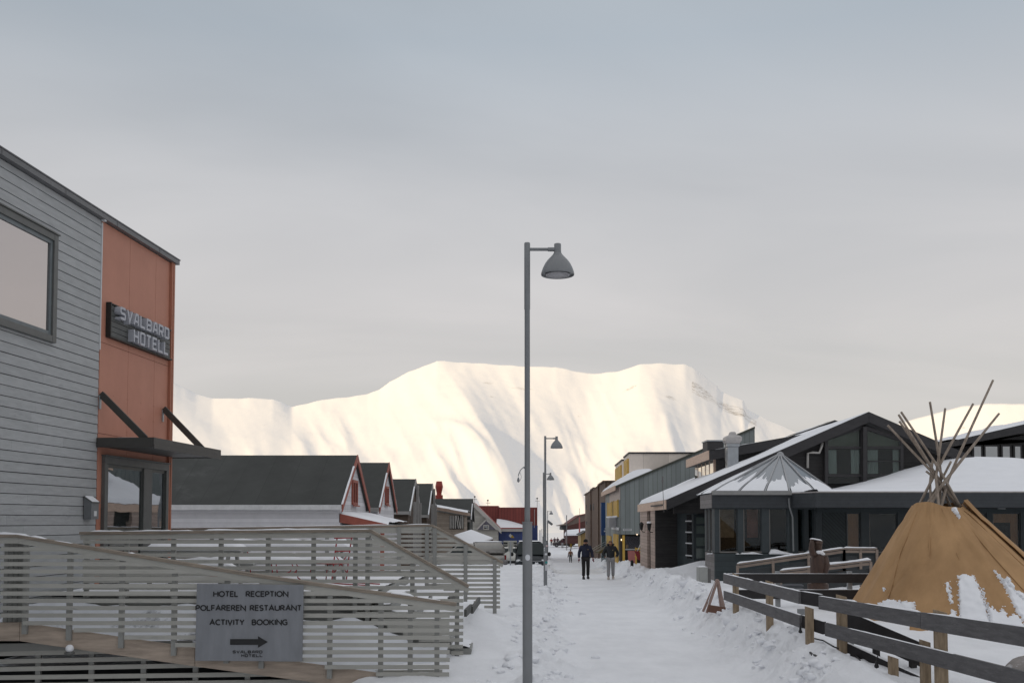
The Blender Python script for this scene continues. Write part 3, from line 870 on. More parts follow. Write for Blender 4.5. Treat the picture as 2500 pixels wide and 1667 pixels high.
for i in range(4):
    xs_ = [(-8.6, -7.68), (-7.68, -5), (-5, -2.36), (-2.36, -1.1)][i]
    q.prism([(xs_[0], 15.65, zf(xs_[0]) - .04), (xs_[1], 15.65, zf(xs_[1]) - .04), (xs_[1], 15.65, zf(xs_[1]) - .16), (xs_[0], 15.65, zf(xs_[0]) - .16)], (0, 1.6, 0))
q.build('deck_boards', post_m, rp)

# terrace, its railings and stairs
H2 = [(197, 1301), (905, 1295), (1145, 1431)]
B2 = [(197, 1452), (560, 1452), (800, 1470), (1131, 1606)]
railing('terrace_railing', 'middle slatted railing, level along the terrace and then dropping beside the stairs', 17.4, H2, 1322, 15.98, 1607, 203, 1131,
        [213, 310, 424, 540, 655, 766, 868, 898, 1007, 1116], B2, .062, snow_seed=11, snow_spans=((222, 300, .03), (300, 420, .03), (412, 470, .03), (500, 900, .035)))
H3 = [(380, 1292), (1055, 1282), (1228, 1373)]
B3 = [(380, 1400), (900, 1420), (1060, 1428), (1208, 1492)]
railing('stair_railing', 'rear slatted railing of the terrace, with a sloping end rising out of the snow bank', 24.0, H3, 1298, 10.75, 1490, 384, 1221,
        [520, 660, 800, 905, 975, 1043, 1062, 1137, 1208], B3, .062, post_front=True, snow_seed=21, snow_spans=((420, 1050, .02),), pw=.09)
tr = thing('terrace', 'snow covered wooden terrace outside the hotel entrance', 'terrace', (-4.6, 21, .5))
q = MB(); q.box(-8.2, 17.48, 1.20, -2.47, 23.9, 1.36); q.build('deck_boards', post_m, tr)
q = MB(); q.box(-7.4, 17.6, .3, -2.6, 23.8, 1.199); q.build('base', post_m, tr)
q = MB(); q.grid(lambda u, v: (-8.2 + 5.7 * u, 17.5 + 6.35 * v, 1.365 + .05 + .05 * fbm(u * 5, v * 6, 1, 4)), 40, 40); q.build('snow_surface', snow_m, tr, smooth=True)
stp = thing('stairs', 'snow filled stairs going down from the terrace to the street', 'stairs', (-1.6, 20.5, .3))
for i in range(5):
    q = MB(); x0 = -2.46 + i * .35; q.box(x0, 17.55, .3, x0 + .345, 22.2, 1.22 - i * .19); o = q.build('step', post_m, stp)
    q = MB(); q.grid(lambda u, v: (x0 + .345 * u - .03, 17.6 + 4.6 * v, 1.225 - i * .19 + .07 + .05 * fbm(u + i, v * 6, 1.3, 4) - .07 * u), 4, 30); q.build('snow_surface', snow_m, stp, smooth=True)
for (pa_, ya_, pb_, yb_) in (((1136, 1496), 18.4, (1150, 1482), 19.4), ((1152, 1489), 19.2, (1170, 1464), 21.2), ((1096, 1466), 18.6, (1118, 1448), 20.0)):
    q = MB(); q.beam(W(*pa_, ya_), W(*pb_, yb_), .05, .13); q.build('step_nosing', M('dark_stringer', (.09, .09, .085), rough=.7), stp)

# snow covered picnic tables on the terrace
def table(x, y, label, L=2.2, first=[None]):
    t = thing('picnic_table', label, 'table', (x, y, 1.40), 'picnic tables on the terrace')
    q = MB()
    for i in range(5): q.box(x - L / 2, y - .36 + i * .15, 2.09, x + L / 2, y - .36 + i * .15 + .135, 2.13)
    q.build('tabletop', post_m, t)
    for sgn in (-1, 1):
        q = MB(); q.box(x - L / 2, y + sgn * .72 - .13, 1.80, x + L / 2, y + sgn * .72 + .13, 1.84); b = q.build('bench', post_m, t)
        q = MB(); q.snow((x - L / 2, y + sgn * .72, 1.84), (x + L / 2, y + sgn * .72, 1.84), .26, .14, x + sgn, .15, .3); q.build('snow_cap', snow_m, b, smooth=True)
    for sx in (-1, 1):
        q = MB()
        for sgn in (-1, 1): q.beam((x + sx * (L / 2 - .25), y + sgn * .62, 1.40), (x + sx * (L / 2 - .25), y + sgn * .25, 2.09), .05, .1)
        q.beam((x + sx * (L / 2 - .31), y - .82, 1.75), (x + sx * (L / 2 - .31), y + .82, 1.75), .05, .09)
        q.build('leg_frame', post_m, t)
    q = MB(); q.snow((x - L / 2, y, 2.131), (x + L / 2, y, 2.131), .76, .17, x, .15, .3); q.build('snow_cap', snow_m, t, smooth=True)
table(-6.1, 19.3, 'snow covered picnic table near the hotel door on the terrace', 1.9)
table(-4.75, 21.4, 'snow covered picnic table by the red kicksleds, farther along the terrace', 2.6)

# red kicksleds
red_m = M('red_lacquer', (.30, .02, .022), rough=.35, var=.1, spec=.5)
def kicksled(x, y, z, rz, label):
    t = thing('kicksled', label, 'kicksled', (x, y, z), 'kicksleds parked on the terrace', rz)
    off = Vector((x, y, z))
    R = Matrix.Rotation(0, 3, 'Z')
    def L(p): return off + Vector(p)
    q = MB()
    for sy in (-.2, .2):
        q.tube([L((-1.0, sy, .02)), L((.75, sy, .02)), L((.95, sy, .09)), L((1.02, sy, .22)), L((.95, sy, .34))], .013, 6)
        q.tube([L((-.05, sy, .03)), L((-.12, sy, .5)), L((-.2, sy, .93))], .014, 6)
        q.tube([L((.55, sy, .03)), L((.5, sy, .40))], .013, 6)
    q.tube([L((-.2, -.27, .93)), L((-.2, .27, .93))], .016, 6)
    q.tube([L((-.15, -.2, .66)), L((-.15, .2, .66))], .012, 6)
    q.tube([L((-.08, -.2, .2)), L((-.13, .2, .62))], .010, 6); q.tube([L((-.08, .2, .2)), L((-.13, -.2, .62))], .010, 6)
    q.build('frame', red_m, t, smooth=True)
    q = MB()
    for i in range(4): q.box(x - .08 + i * .16, y - .21, z + .40, x + .06 + i * .16, y + .21, z + .425)
    q.build('seat', red_m, t)
    q = MB(); q.snow(L((-.05, 0, .425)), L((.5, 0, .425)), .3, .05, x, .1); q.build('snow_cap', snow_m, t, smooth=True)
kicksled(-3.55, 20.3, 1.42, 2.5, 'red kicksled on the terrace beside the picnic table, turned towards the hotel')
kicksled(-5.9, 22.6, 1.42, .5, 'red kicksled farthest back on the terrace close to the hotel corner')

# ---- board with directions
SY = 15.38
p00 = W(476, 1612, SY); p11 = W(741, 1424, SY)
bd = thing('direction_board', 'grey metal board with black lettering and an arrow, fixed to the front railing', 'sign', (p00.x, SY, p00.z))
q = MB(); q.hexa([(p00.x, SY, p00.z), (p11.x - .01, SY, p00.z - .01), (p11.x - .01, SY + .03, p00.z - .01), (p00.x, SY + .03, p00.z), (p00.x + .01, SY, p11.z), (p11.x, SY, p11.z - .02), (p11.x, SY + .03, p11.z - .02), (p00.x + .01, SY + .03, p11.z)])
q.build('board', M('sign_grey_metal', (.215, .225, .245), rough=.5, var=.12, scale=2.2, bump=.1, bscale=3, stretch=(3, 1, .7), spec=.5), bd, bevel=.004)
blk = M('black_lettering', (.016, .016, .017), rough=.5)
# text lines (pixel centres measured on the photograph): humanist capitals drawn as pen strokes
def arc(cx, cy, rx, ry, a0, a1, n=10):
    return [(cx + rx * cos(radians(a0 + (a1 - a0) * i / n)), cy + ry * sin(radians(a0 + (a1 - a0) * i / n))) for i in range(n + 1)]
CAPS = {
 'A': (.74, [[(0, 0), (.5, 1), (1, 0)], [(.22, .33), (.78, .33)]]),
 'B': (.58, [[(0, 0), (0, 1)], [(.06, 1)] + arc(.45, .765, .42, .235, 90, -90) + [(.06, .53)], [(.06, .53)] + arc(.5, .265, .5, .265, 90, -90) + [(.06, 0)]]),
 'C': (.66, [arc(.62, .5, .62, .5, 52, 308, 18)]),
 'E': (.50, [[(1, 1), (0, 1), (0, 0), (1, 0)], [(.08, .53), (.9, .53)]]),
 'F': (.48, [[(1, 1), (0, 1), (0, 0)], [(.08, .5), (.9, .5)]]),
 'G': (.72, [arc(.58, .5, .58, .5, 50, 310, 18) + [(.95, .12), (.95, .48), (.58, .48)]]),
 'H': (.68, [[(0, 0), (0, 1)], [(1, 0), (1, 1)], [(.08, .53), (.92, .53)]]),
 'I': (.10, [[(.5, 0), (.5, 1)]]),
 'K': (.62, [[(0, 0), (0, 1)], [(.95, 1), (.12, .46)], [(.3, .56), (1, 0)]]),
 'L': (.48, [[(0, 1), (0, 0), (1, 0)]]),
 'N': (.72, [[(0, 0), (0, 1), (1, 0), (1, 1)]]),
 'O': (.82, [arc(.5, .5, .5, .5, 90, 450, 26)]),
 'P': (.56, [[(0, 0), (0, 1)], [(.06, 1)] + arc(.5, .72, .48, .28, 90, -90) + [(.06, .44)]]),
 'R': (.60, [[(0, 0), (0, 1)], [(.06, 1)] + arc(.45, .74, .45, .26, 90, -90) + [(.06, .48)], [(.42, .46), (1, 0)]]),
 'S': (.52, [[(.95, .92)] + arc(.5, .74, .48, .26, 60, 270, 10) + arc(.48, .24, .52, .25, 90, -120, 10) + [(.04, .06)]]),
 'T': (.56, [[(0, 1), (1, 1)], [(.5, .96), (.5, 0)]]),
 'U': (.68, [[(0, 1), (0, .3)] + arc(.5, .3, .5, .3, 180, 360, 12) + [(1, .3), (1, 1)]]),
 'V': (.68, [[(0, 1), (.5, 0), (1, 1)]]),
 'Y': (.62, [[(0, 1), (.5, .46), (1, 1)], [(.5, .46), (.5, 0)]]),
 ' ': (.36, []),
}
def caps_line(body, cx, cy, wpx, hpx, parent):
    k = SY / F; h = hpx * k; t = h * .20
    wid = [CAPS[c][0] for c in body]; gap = .21
    tot = sum(wid) + gap * (len(body) - 1); hs = (wpx * k - t) / tot
    c = W(cx, cy, SY); x = c.x - (wpx * k - t) / 2; z0 = c.z - h / 2 + t / 2
    for ch, w_ in zip(body, wid):
        if CAPS[ch][1]:
            l = MB(); sw = w_ * hs; sh_ = h - t
            for kk, line in enumerate(CAPS[ch][1]):
                pts = [Vector((x + p[0] * sw, z0 + p[1] * sh_, 0)) for p in line]
                pts = [p for i, p in enumerate(pts) if i == 0 or (p - pts[i - 1]).length > 1e-5]
                n = len(pts); rings = []
                closed = (pts[0] - pts[-1]).length < 1e-4
                for i in range(n):
                    pa = pts[i - 1] if i > 0 else (pts[-2] if closed else None); pb = pts[i + 1] if i < n - 1 else (pts[1] if closed else None)
                    dA = (pts[i] - pa).normalized() if pa is not None else None; dB = (pb - pts[i]).normalized() if pb is not None else None
                    if dA is None: dA = dB
                    if dB is None: dB = dA
                    na = Vector((-dA.y, dA.x, 0)); nb = Vector((-dB.y, dB.x, 0)); m = na + nb
                    m = na if m.length < .15 else m.normalized() / max(.42, m.normalized().dot(na))
                    o = m * t / 2; q_, r_ = pts[i] + o, pts[i] - o; y1_ = SY - .0075 - .0006 * kk
                    rings.append([(q_.x, SY - .003, q_.y), (r_.x, SY - .003, r_.y), (r_.x, y1_, r_.y), (q_.x, y1_, q_.y)])
                l.loft(rings)
            l.build('letter', blk, parent)
        x += (w_ + gap) * hs
caps_line('HOTEL  RECEPTION', 612.5, 1449, 183, 14.6, bd)
caps_line('POLFAREREN RESTAURANT', 607, 1483, 258, 14.6, bd)
caps_line('ACTIVITY  BOOKING', 607, 1518, 190, 14.6, bd)
q = MB(); P_ = lambda x, y: W(x, y, SY - .004)
q.prism([P_(562, 1559), P_(630, 1559), P_(630, 1552), P_(654, 1566), P_(630, 1580), P_(630, 1573), P_(562, 1573)], (0, -.004, 0)); q.build('arrow', blk, bd)
for word, xa, xb, yb_ in (('SVALBARD', 568, 642, 1594), ('HOTELL', 589, 643, 1603)):
    n_ = len(word); wl = (xb - xa) / n_
    for i, ch in enumerate(word):
        l = MB(); o = W(xa + i * wl, yb_, SY - .004)
        stroke_letter(l, ch, lambda u, v, dd, o=o: Vector((o.x + u, SY - .003 - dd, o.z + v)), wl * .82 * SY / F, 7.2 * SY / F, .009, 0, .004)
        l.build('letter', blk, bd)

# =================================================================== STREET LAMPS
lamp_m = M('lamp_grey', (.20, .207, .215), rough=.42, var=.06, scale=4, spec=.5)
lens_m = glass_mat('lamp_lens', (.32, .31, .32), .12, .15)
LY = 14.7
Ltop = W(1287, 593, LY); LZ0 = .05
LH = Ltop.z - LZ0
lamp = thing('street_lamp', 'nearest and tallest grey street lamp, with a white round sticker on its pole', 'street lamp', (Ltop.x, LY, LZ0), 'grey bell street lamps along the street')
b0 = Vector((Ltop.x, LY, LZ0)); H = LH
zs_ = W(1287, 1273, LY).z - LZ0; zu = W(1287, 755, LY).z - LZ0
q = MB(); q.lathe([(.072, -.3), (.072, zs_ - .02), (.078, zs_ - .018), (.078, zs_), (.042, zs_ + .001), (.040, zu - .01), (.0445, zu), (.0445, H - .012), (.040, H)], b0, 28)
q.build('pole', lamp_m, lamp, smooth=True, autosmooth=35)
za = W(1300, 609, LY).z - LZ0
q = MB(); q.tube([b0 + Vector((.03, 0, za)), b0 + Vector((.31, 0, za))], .024, 14); q.tube([b0 + Vector((.309, 0, za)), b0 + Vector((.42, 0, za))], .031, 14)
q.build('arm', lamp_m, lamp, smooth=True, autosmooth=40)
hc = b0 + Vector((.455, 0, W(1362, 670, LY).z - LZ0))
q = MB(); q.lathe([(.235, .018), (.245, -.012), (.250, .0), (.243, .035), (.222, .095), (.190, .16), (.150, .215), (.105, .262), (.072, .298), (.056, .325), (.052, .36), (.052, .455), (.047, .462)], hc, 32)
ho = q.build('lamp_head', lamp_m, lamp, smooth=True, autosmooth=50)
q = MB(); q.lathe([(.19, -.004), (.18, -.016), (.15, -.018), (.148, -.008), (.10, -.022), (.02, -.03)], hc, 28); q.build('lens', lens_m, ho, smooth=True)
st_m = M('white_sticker', (.62, .63, .66), rough=.5, var=.05)
# small parts that only the nearest lamp carries come after the copies
others = []
for (px, pyt, Y, lab) in ((1331, 1064, 39.6, 'second grey street lamp, standing on the snow edge with small stickers'),
                          (1327, 1153, 64.8, 'third grey street lamp, its bell head just left behind the second pole'),
                          (1337, 1246, 128, 'farthest grey bell street lamp, a small head far down the street')):
    c = copy_tree(lamp); t = W(px, pyt, Y); c.location = (t.x, Y, t.z - LH); c['label'] = lab; others.append(c)
q = MB(); sp = W(1292, 1360, LY)
ang = atan2(sp.x - b0.x + .0, .0725)
q.grid(lambda u, v: b0 + Vector((.0735 * sin(.05 + .52 * (u * 2 - 1) * sqrt(max(0.0001, 1 - (v * 2 - 1) ** 2))), -.0735 * cos(.05 + .52 * (u * 2 - 1) * sqrt(max(0.0001, 1 - (v * 2 - 1) ** 2))), sp.z - LZ0 + .046 * (v * 2 - 1))), 10, 12)
q.build('sticker', st_m, lamp, smooth=True)
gp = W(1282, 1141, LY); q = MB()
q.tube([gp + Vector((0, -.02, 0)), gp + Vector((-.03, -.03, 0)), gp + Vector((-.07, -.03, -.04)), gp + Vector((-.095, -.03, -.10)), gp + Vector((-.10, -.03, -.13))], .0065, 8); q.ball(gp + Vector((-.012, -.02, 0)), .016)
gn = q.build('gooseneck', lamp_m, lamp, smooth=True)
q = MB(); q.lathe([(.004, -.02), (.016, -.05), (.02, -.075), (.012, -.095), (.004, -.10)], gp + Vector((-.10, -.03, -.12)), 12); q.build('bulb', lamp_m, gn, smooth=True)
q = MB(); q.tube([gp + Vector((-.075, -.03, -.07)), gp + Vector((-.055, -.03, -.14)), gp + Vector((-.07, -.03, -.19)), gp + Vector((-.1, -.03, -.2))], .003, 6); q.build('wire', lamp_m, gn)
# stickers on the second lamp
l2 = others[0]; s2 = F / 39.6
for (x, y, w, h, col, nm) in ((1334, 1385, 6, 14, (.6, .6, .62), 'sticker'), (1334, 1372, 6, 5, (.04, .28, .27), 'sticker'), (1333, 1352, 6, 5, (.65, .66, .68), 'sticker'), (1335, 1332, 4, 4, (.6, .45, .45), 'sticker'), (1329, 1338, 2, 4, (.65, .66, .68), 'sticker'), (1329, 1343, 2, 3, (.65, .66, .68), 'sticker')):
    p = W(x, y, 39.6 - .078); q = MB(); q.box(p.x - w / s2 / 2, 39.6 - .0795, p.z - h / s2 / 2, p.x + w / s2 / 2, 39.6 - .0765, p.z + h / s2 / 2)
    q.build(nm, M('sticker_%d_%d' % (x, y), col, rough=.5), l2)
p = W(1342, 1275, 92); fl = thing('flood_lamp', 'small tilted grey lamp head on a thin pole beside the second lamp', 'lamp', (W(1337, 1330, 92).x, 92, gz(W(1337, 1330, 92).x, 92)))
q = MB(); q.tube([fl.location, Vector((fl.location.x, 92, p.z + .2))], .05, 8); q.build('pole', lamp_m, fl)
q = MB(); q.beam(p + Vector((-.2, 0, .15)), p + Vector((.25, 0, -.2)), .3, .22); q.build('lamp_head', lamp_m, fl, bevel=.04)

# =================================================================== HOUSES ON THE LEFT
roof_m = M('dark_felt_roof', (.055, .058, .055), rough=.85, var=.18, scale=.9, bump=.1, bscale=12, lines=('X', .95, .012, .6), weather=((.082, .084, .082), .8, .58))
palewall = M('pale_grey_boards', (.62, .61, .63), rough=.7, var=.06, scale=3, lines=('Z', .155, .07, .62))
brownwall = M('dark_brown_boards', (.085, .06, .045), rough=.8, var=.2, scale=4, lines=('Z', .16, .08, .5))
redtrim = M('red_brown_trim', (.30, .085, .06), rough=.6, var=.12)
greytrim = M('grey_trim', (.30, .29, .28), rough=.7, var=.1)
win_glass = glass_mat('house_window_glass', (.015, .015, .016), .45, .02)
def house(name, label, Y0, Y1, apex, eave, back, wallm, trim, zbase, window=None, red_frame=True, group=None, fascia=greytrim, snowy=False):
    Ym = (Y0 + Y1) / 2
    A = W(*apex, Ym); E = W(*eave, Y0 - .25)
    xf = A.x - .14; x1 = A.x; x0 = xf - back
    ze = E.z; zr = A.z; sl = (zr - ze) / (Ym - Y0 + .25)
    t = thing(name, label, 'house', (xf, Ym, zbase), group)
    th = .16
    zw = ze + .25 * sl - th - .01
    q = MB(); q.prism([(xf, Y0, zbase - .5), (xf, Y1, zbase - .5), (xf, Y1, zw), (xf, Ym, zr - th - .02), (xf, Y0, zw)], (-back, 0, 0)); wo = q.build('wall', wallm, t)
    q = MB()
    q.prism([(x1 - .03, Y0 - .25, ze), (x1 - .03, Ym, zr), (x1 - .03, Ym, zr - th), (x1 - .03, Y0 - .25, ze - th)], (-(x1 - x0) - .1, 0, 0))
    q.prism([(x1 - .03, Y1 + .25, ze), (x1 - .03, Y1 + .25, ze - th), (x1 - .03, Ym + .002, zr - th), (x1 - .03, Ym + .002, zr)], (-(x1 - x0) - .1, 0, 0))
    ro = q.build('roof', roof_m, t)
    for (ya, yb) in ((Y0 - .27, Ym - .002), (Y1 + .27, Ym + .002)):
        q = MB(); za = zr - abs(ya - Ym) * sl
        q.prism([(x1 - .028, ya, za + .02), (x1 - .028, yb, zr + .02), (x1 - .028, yb, zr - .24), (x1 - .028, ya, za - .24)], (.035, 0, 0)); bo = q.build('bargeboard', trim, ro)
        if snowy or ya < Ym:
            q = MB(); q.snow((x1 - .02, ya, za + .02), (x1 - .02, ya + (yb - ya) * .75, za + (zr - za) * .75 + .02), .07, .04, ya, .2); q.build('snow_cap', snow_m, bo, smooth=True)
    q = MB(); q.box(x0, Y0 - .285, ze - .18, x1 - .04, Y0 - .253, ze - .01); q.build('fascia', fascia, t)
    if window:
        (wx, wy0, wy1, ww) = window
        zc0 = W(wx, wy1, Ym).z; zc1 = W(wx, wy0, Ym).z
        q = MB(); h = .09
        for (u0, u1, z0, z1) in ((-ww / 2, -ww / 2 + h, zc0, zc1), (ww / 2 - h, ww / 2, zc0, zc1), (-ww / 2 + h, ww / 2 - h, zc0, zc0 + h), (-ww / 2 + h, ww / 2 - h, zc1 - h, zc1), (-.045, .045, zc0 + h, zc1 - h)):
            q.box(xf + .002, Ym + u0, z0, xf + .07, Ym + u1, z1)
        fo = q.build('window', redtrim if red_frame else greytrim, t)
        q = MB(); q.box(xf + .001, Ym - ww / 2 + h, zc0 + h, xf + .03, Ym + ww / 2 - h, zc1 - h); q.build('pane', win_glass, fo)
        q = MB(); q.box(xf + .07, Ym - ww / 2 - .06, zc0 - .06, xf + .13, Ym + ww / 2 + .06, zc0 - .01); so_ = q.build('sill', redtrim if red_frame else greytrim, fo)
    return t, dict(A=A, xf=xf, x1=x1, ze=ze, zr=zr, Ym=Ym, sl=sl, x0=x0)
G = 'row of steep roofed houses along the left side of the street'
hA, iA = house('gabled_house', 'nearest pale grey house with long dark roof and red bargeboards behind the terrace', 34, 40, (874, 1111), (832, 1231), 13, palewall, redtrim, .3, (858, 1172, 1232, 1.15), group=G, fascia=M('pale_fascia', (.6, .6, .6), rough=.6))
hB, iB = house('gabled_house', 'second steep roofed house, pale gable with red window and snow along its bargeboard', 42.2, 48, (951, 1129), (917, 1238), 12, palewall, redtrim, .2, (942, 1187, 1232, 1.05), group=G, snowy=True)
hC, iC = house('gabled_house', 'third steep roofed house, dark brown open gable with grey bargeboards', 52, 57.6, (1016, 1169), (997, 1247), 12, brownwall, greytrim, 0, None, group=G, snowy=True)
hD, iD = house('gabled_house', 'fourth steep roofed house, dark brown gable in front of the red chimney', 62.6, 68.5, (1057, 1180), (1038, 1256), 12, brownwall, greytrim, -.4, None, group=G, snowy=True)
for t_, i_ in ((hC, iC), (hD, iD)):
    # open gable with posts under the projecting roof
    for yy in (-1.6, 0, 1.6):
        q = MB(); q.box(i_['xf'] + .15, i_['Ym'] + yy - .07, 0 if t_ is hC else -.9, i_['xf'] + .29, i_['Ym'] + yy + .07, i_['zr'] - .35 - abs(yy) * i_['sl']); q.build('post', greytrim, t_)
# red edged lean-to with snow on the street side of the nearest house
lt = thing('lean_to_porch', 'red edged lean-to with a snowy roof against the nearest pale house', 'porch', (iA['xf'] + 1, 36, .4))
pa = W(828, 1253, 34.0); pb = W(945, 1279, 34.0)
q = MB(); q.prism([pa, pb, pb - Vector((0, 0, .22)), pa - Vector((0, 0, .30))], (0, .05, 0)); q.build('red_fascia', redtrim, lt)
q = MB(); q.prism([pa + Vector((.02, .06, -.05)), pb + Vector((0, .06, -.05)), pb + Vector((0, .06, -.15)), pa + Vector((.02, .06, -.15))], (0, 6.4, 0)); q.build('roof', roof_m, lt)
q = MB(); q.grid(lambda u, v: (pa.x + .05 + (pb.x - pa.x - .02) * u, 34.02 + 6.4 * v, pa.z - .04 + (pb.z - pa.z) * u + .12 * (sin(pi * min(1, v * 30)) if v < .02 else 1) + .04 * fbm(u * 3, v * 5, 1, 3)), 12, 20); q.build('snow_layer', snow_m, lt, smooth=True)
q = MB(); q.box(pa.x + .05, 34.3, -.2, pb.x - .3, 40.2, pb.z - .18); q.build('wall', palewall, lt)
q = MB(); q.box(pb.x - .25, 34.15, -.2, pb.x - .12, 34.28, pb.z - .16); q.build('post', redtrim, lt)

# tan annex with white window bars
tan_m = M('tan_boards', (.34, .285, .235), rough=.75, var=.1, scale=3, lines=('Z', .17, .08, .65))
ty = 70.5
a = W(1062, 1236, ty); b = W(1142, 1251, ty)
tn = thing('tan_annex', 'tan boarded annex with white window bars and a snowy shed roof', 'annex', (a.x, ty, -.8))
q = MB(); zg = -1.2
q.prism([(a.x - .8, ty + .3, zg), (W(1134, 1270, ty).x, ty + .3, zg), (W(1134, 1270, ty).x, ty + .3, b.z - .25), (a.x - .8, ty + .3, a.z - .2)], (0, 4, 0)); q.build('wall', tan_m, tn)
q = MB(); q.prism([a, b, b - Vector((0, 0, .22)), a - Vector((0, 0, .22))], (0, 4.6, 0)); q.build('roof', M('tan_fascia', (.33, .24, .19), rough=.7), tn)
q = MB(); q.grid(lambda u, v: (a.x + (b.x - a.x) * u, ty + .02 + 4.5 * v, a.z + .01 + (b.z - a.z) * u + .14 * sm(0, .04, v) + .03 * fbm(u * 4, v * 3, 1, 3)), 12, 14); q.build('snow_layer', snow_m, tn, smooth=True)
p0 = W(1097, 1291, ty + .3); p1 = W(1132, 1258, ty + .3)
q = MB(); q.box(p0.x, ty + .26, p0.z, p1.x, ty + .295, p1.z); wn = q.build('window', M('window_dark', (.03, .028, .027), rough=.3), tn)
for i in range(8):
    xx = p0.x + (p1.x - p0.x) * (i + .5) / 8; dx_ = .08 if i in (4, 5) else 0
    q = MB(); q.beam((xx - dx_, ty + .23, p1.z), (xx + dx_, ty + .23, p0.z + .05), .05, .05, (0, 1, 0)); q.build('bar', M('white_bars', (.6, .58, .55), rough=.6), wn)

# far dark roofed house with the red ventilation hood
hE, iE = house('gabled_house', 'fifth dark house with grey roof and a red ventilation hood on its ridge', 75, 81, (1155, 1217), (1146, 1268), 9, M('dark_green_boards', (.06, .065, .06), rough=.8, lines=('Z', .16, .08, .6)), M('dark_trim', (.05, .045, .04), rough=.7), -1.0, None, group=G, snowy=True)
rc = W(1072, 1212, 79); s_ = F / 79
hood = M('red_vent_paint', (.34, .05, .04), rough=.5, var=.1)
q = MB(); q.lathe([(.30, -.55), (.30, .12), (.20, .14), (.20, .28), (.30, .75), (.30, .85), (.22, 1.22), (.0, 1.22)], rc, 8, False); q.build('ventilation_hood', hood, hE)
# low snow roofed shed in front
sh_ = thing('snowy_shed', 'low shed almost buried under a smooth snow roof behind the silver pickup', 'shed', (W(1155, 1300, 66).x, 66, -.5))
A_ = W(1143, 1292, 69); 
q = MB()
pL = W(1108, 1304, 66); pR = W(1204, 1311, 66); pB = W(1152, 1331, 63.5); pT = W(1150, 1291, 70)
q.add([pL, pB, pR, pT, pL - Vector((0, 0, .15)), pB - Vector((0, 0, .15)), pR - Vector((0, 0, .15)), pT - Vector((0, 0, .15))], [(0, 1, 2, 3), (4, 7, 6, 5), (0, 4, 5, 1), (1, 5, 6, 2), (2, 6, 7, 3), (3, 7, 4, 0)])
q.build('snow_layer', snow_m, sh_, bevel=.08)
q = MB(); m_ = [p - Vector((0, 0, .155)) for p in (pL, pB, pR, pT)]; q.add(m_ + [p - Vector((0, 0, .16)) for p in m_], [(0, 1, 2, 3), (4, 7, 6, 5), (0, 4, 5, 1), (1, 5, 6, 2), (2, 6, 7, 3), (3, 7, 4, 0)]); q.build('roof_edge', M('dark_red_edge', (.09, .05, .04), rough=.8), sh_)
c_ = (pL + pB + pR + pT) / 4; q = MB(); m2 = [c_ + (p - c_) * .8 - Vector((0, 0, .32)) for p in (pL, pB, pR, pT)]
q.prism(m2, (0, 0, -2)); q.build('wall', brownwall, sh_)

# white gabled shop with the little inner gable
wy = 88
cream = M('cream_boards', (.42, .40, .36), rough=.7, var=.06, lines=('Z', .17, .07, .75))
wtrim = M('off_white_trim', (.50, .47, .44), rough=.6, var=.06)
wg = thing('white_gabled_shop', 'cream gabled shop with wide off-white bargeboards and a small inner gable', 'shop', (W(1158, 1290, wy).x, wy, -1.3))
ap = W(1157, 1226, wy); er = W(1224, 1291, wy); el = Vector((2 * ap.x - er.x, wy, er.z))
q = MB(); q.prism([(el.x + .3, wy + .2, -1.8), (er.x - .3, wy + .2, -1.8), (er.x - .3, wy + .2, er.z - .05), (ap.x, wy + .2, ap.z - .25), (el.x + .3, wy + .2, el.z - .05)], (0, 6, 0)); q.build('wall', cream, wg)
for (P0, P1) in ((ap, er), (ap, el)):
    q = MB(); q.prism([P0, P1, P1 - Vector((0, 0, .42)), P0 - Vector((0, 0, .42))], (0, .08, 0)); q.build('bargeboard', wtrim, wg)
    q = MB(); q.prism([P0 + Vector((0, .081, .0)), P1 + Vector((0, .081, 0)), P1 + Vector((0, .081, -.12)), P0 + Vector((0, .081, -.12))], (0, 6, 0)); q.build('roof', hood, wg)
ia = W(1187, 1268, wy - .1); il = W(1164, 1292, wy - .1); ir = W(1213, 1292, wy - .1)
q = MB(); q.prism([ia, il, ir], (0, .28, 0)); q.build('inner_gable', M('violet_grey_boards', (.14, .13, .16), rough=.7, lines=('Z', .2, .08, .6)), wg)
for P1 in (il, ir):
    q = MB(); q.beam(ia + Vector((0, -.02, 0)), P1 + Vector((0, -.02, 0)), .05, .13); q.build('bargeboard', wtrim, wg)
p0 = W(1180, 1292, wy - .12); p1 = W(1194, 1281, wy - .12); q = MB(); q.box(p0.x, wy - .16, p0.z, p1.x, wy - .101, p1.z); wo = q.build('window', wtrim, wg)
q = MB(); q.box(p0.x + .07, wy - .17, p0.z + .07, p1.x - .07, wy - .161, p1.z - .07); q.build('pane', win_glass, wo)
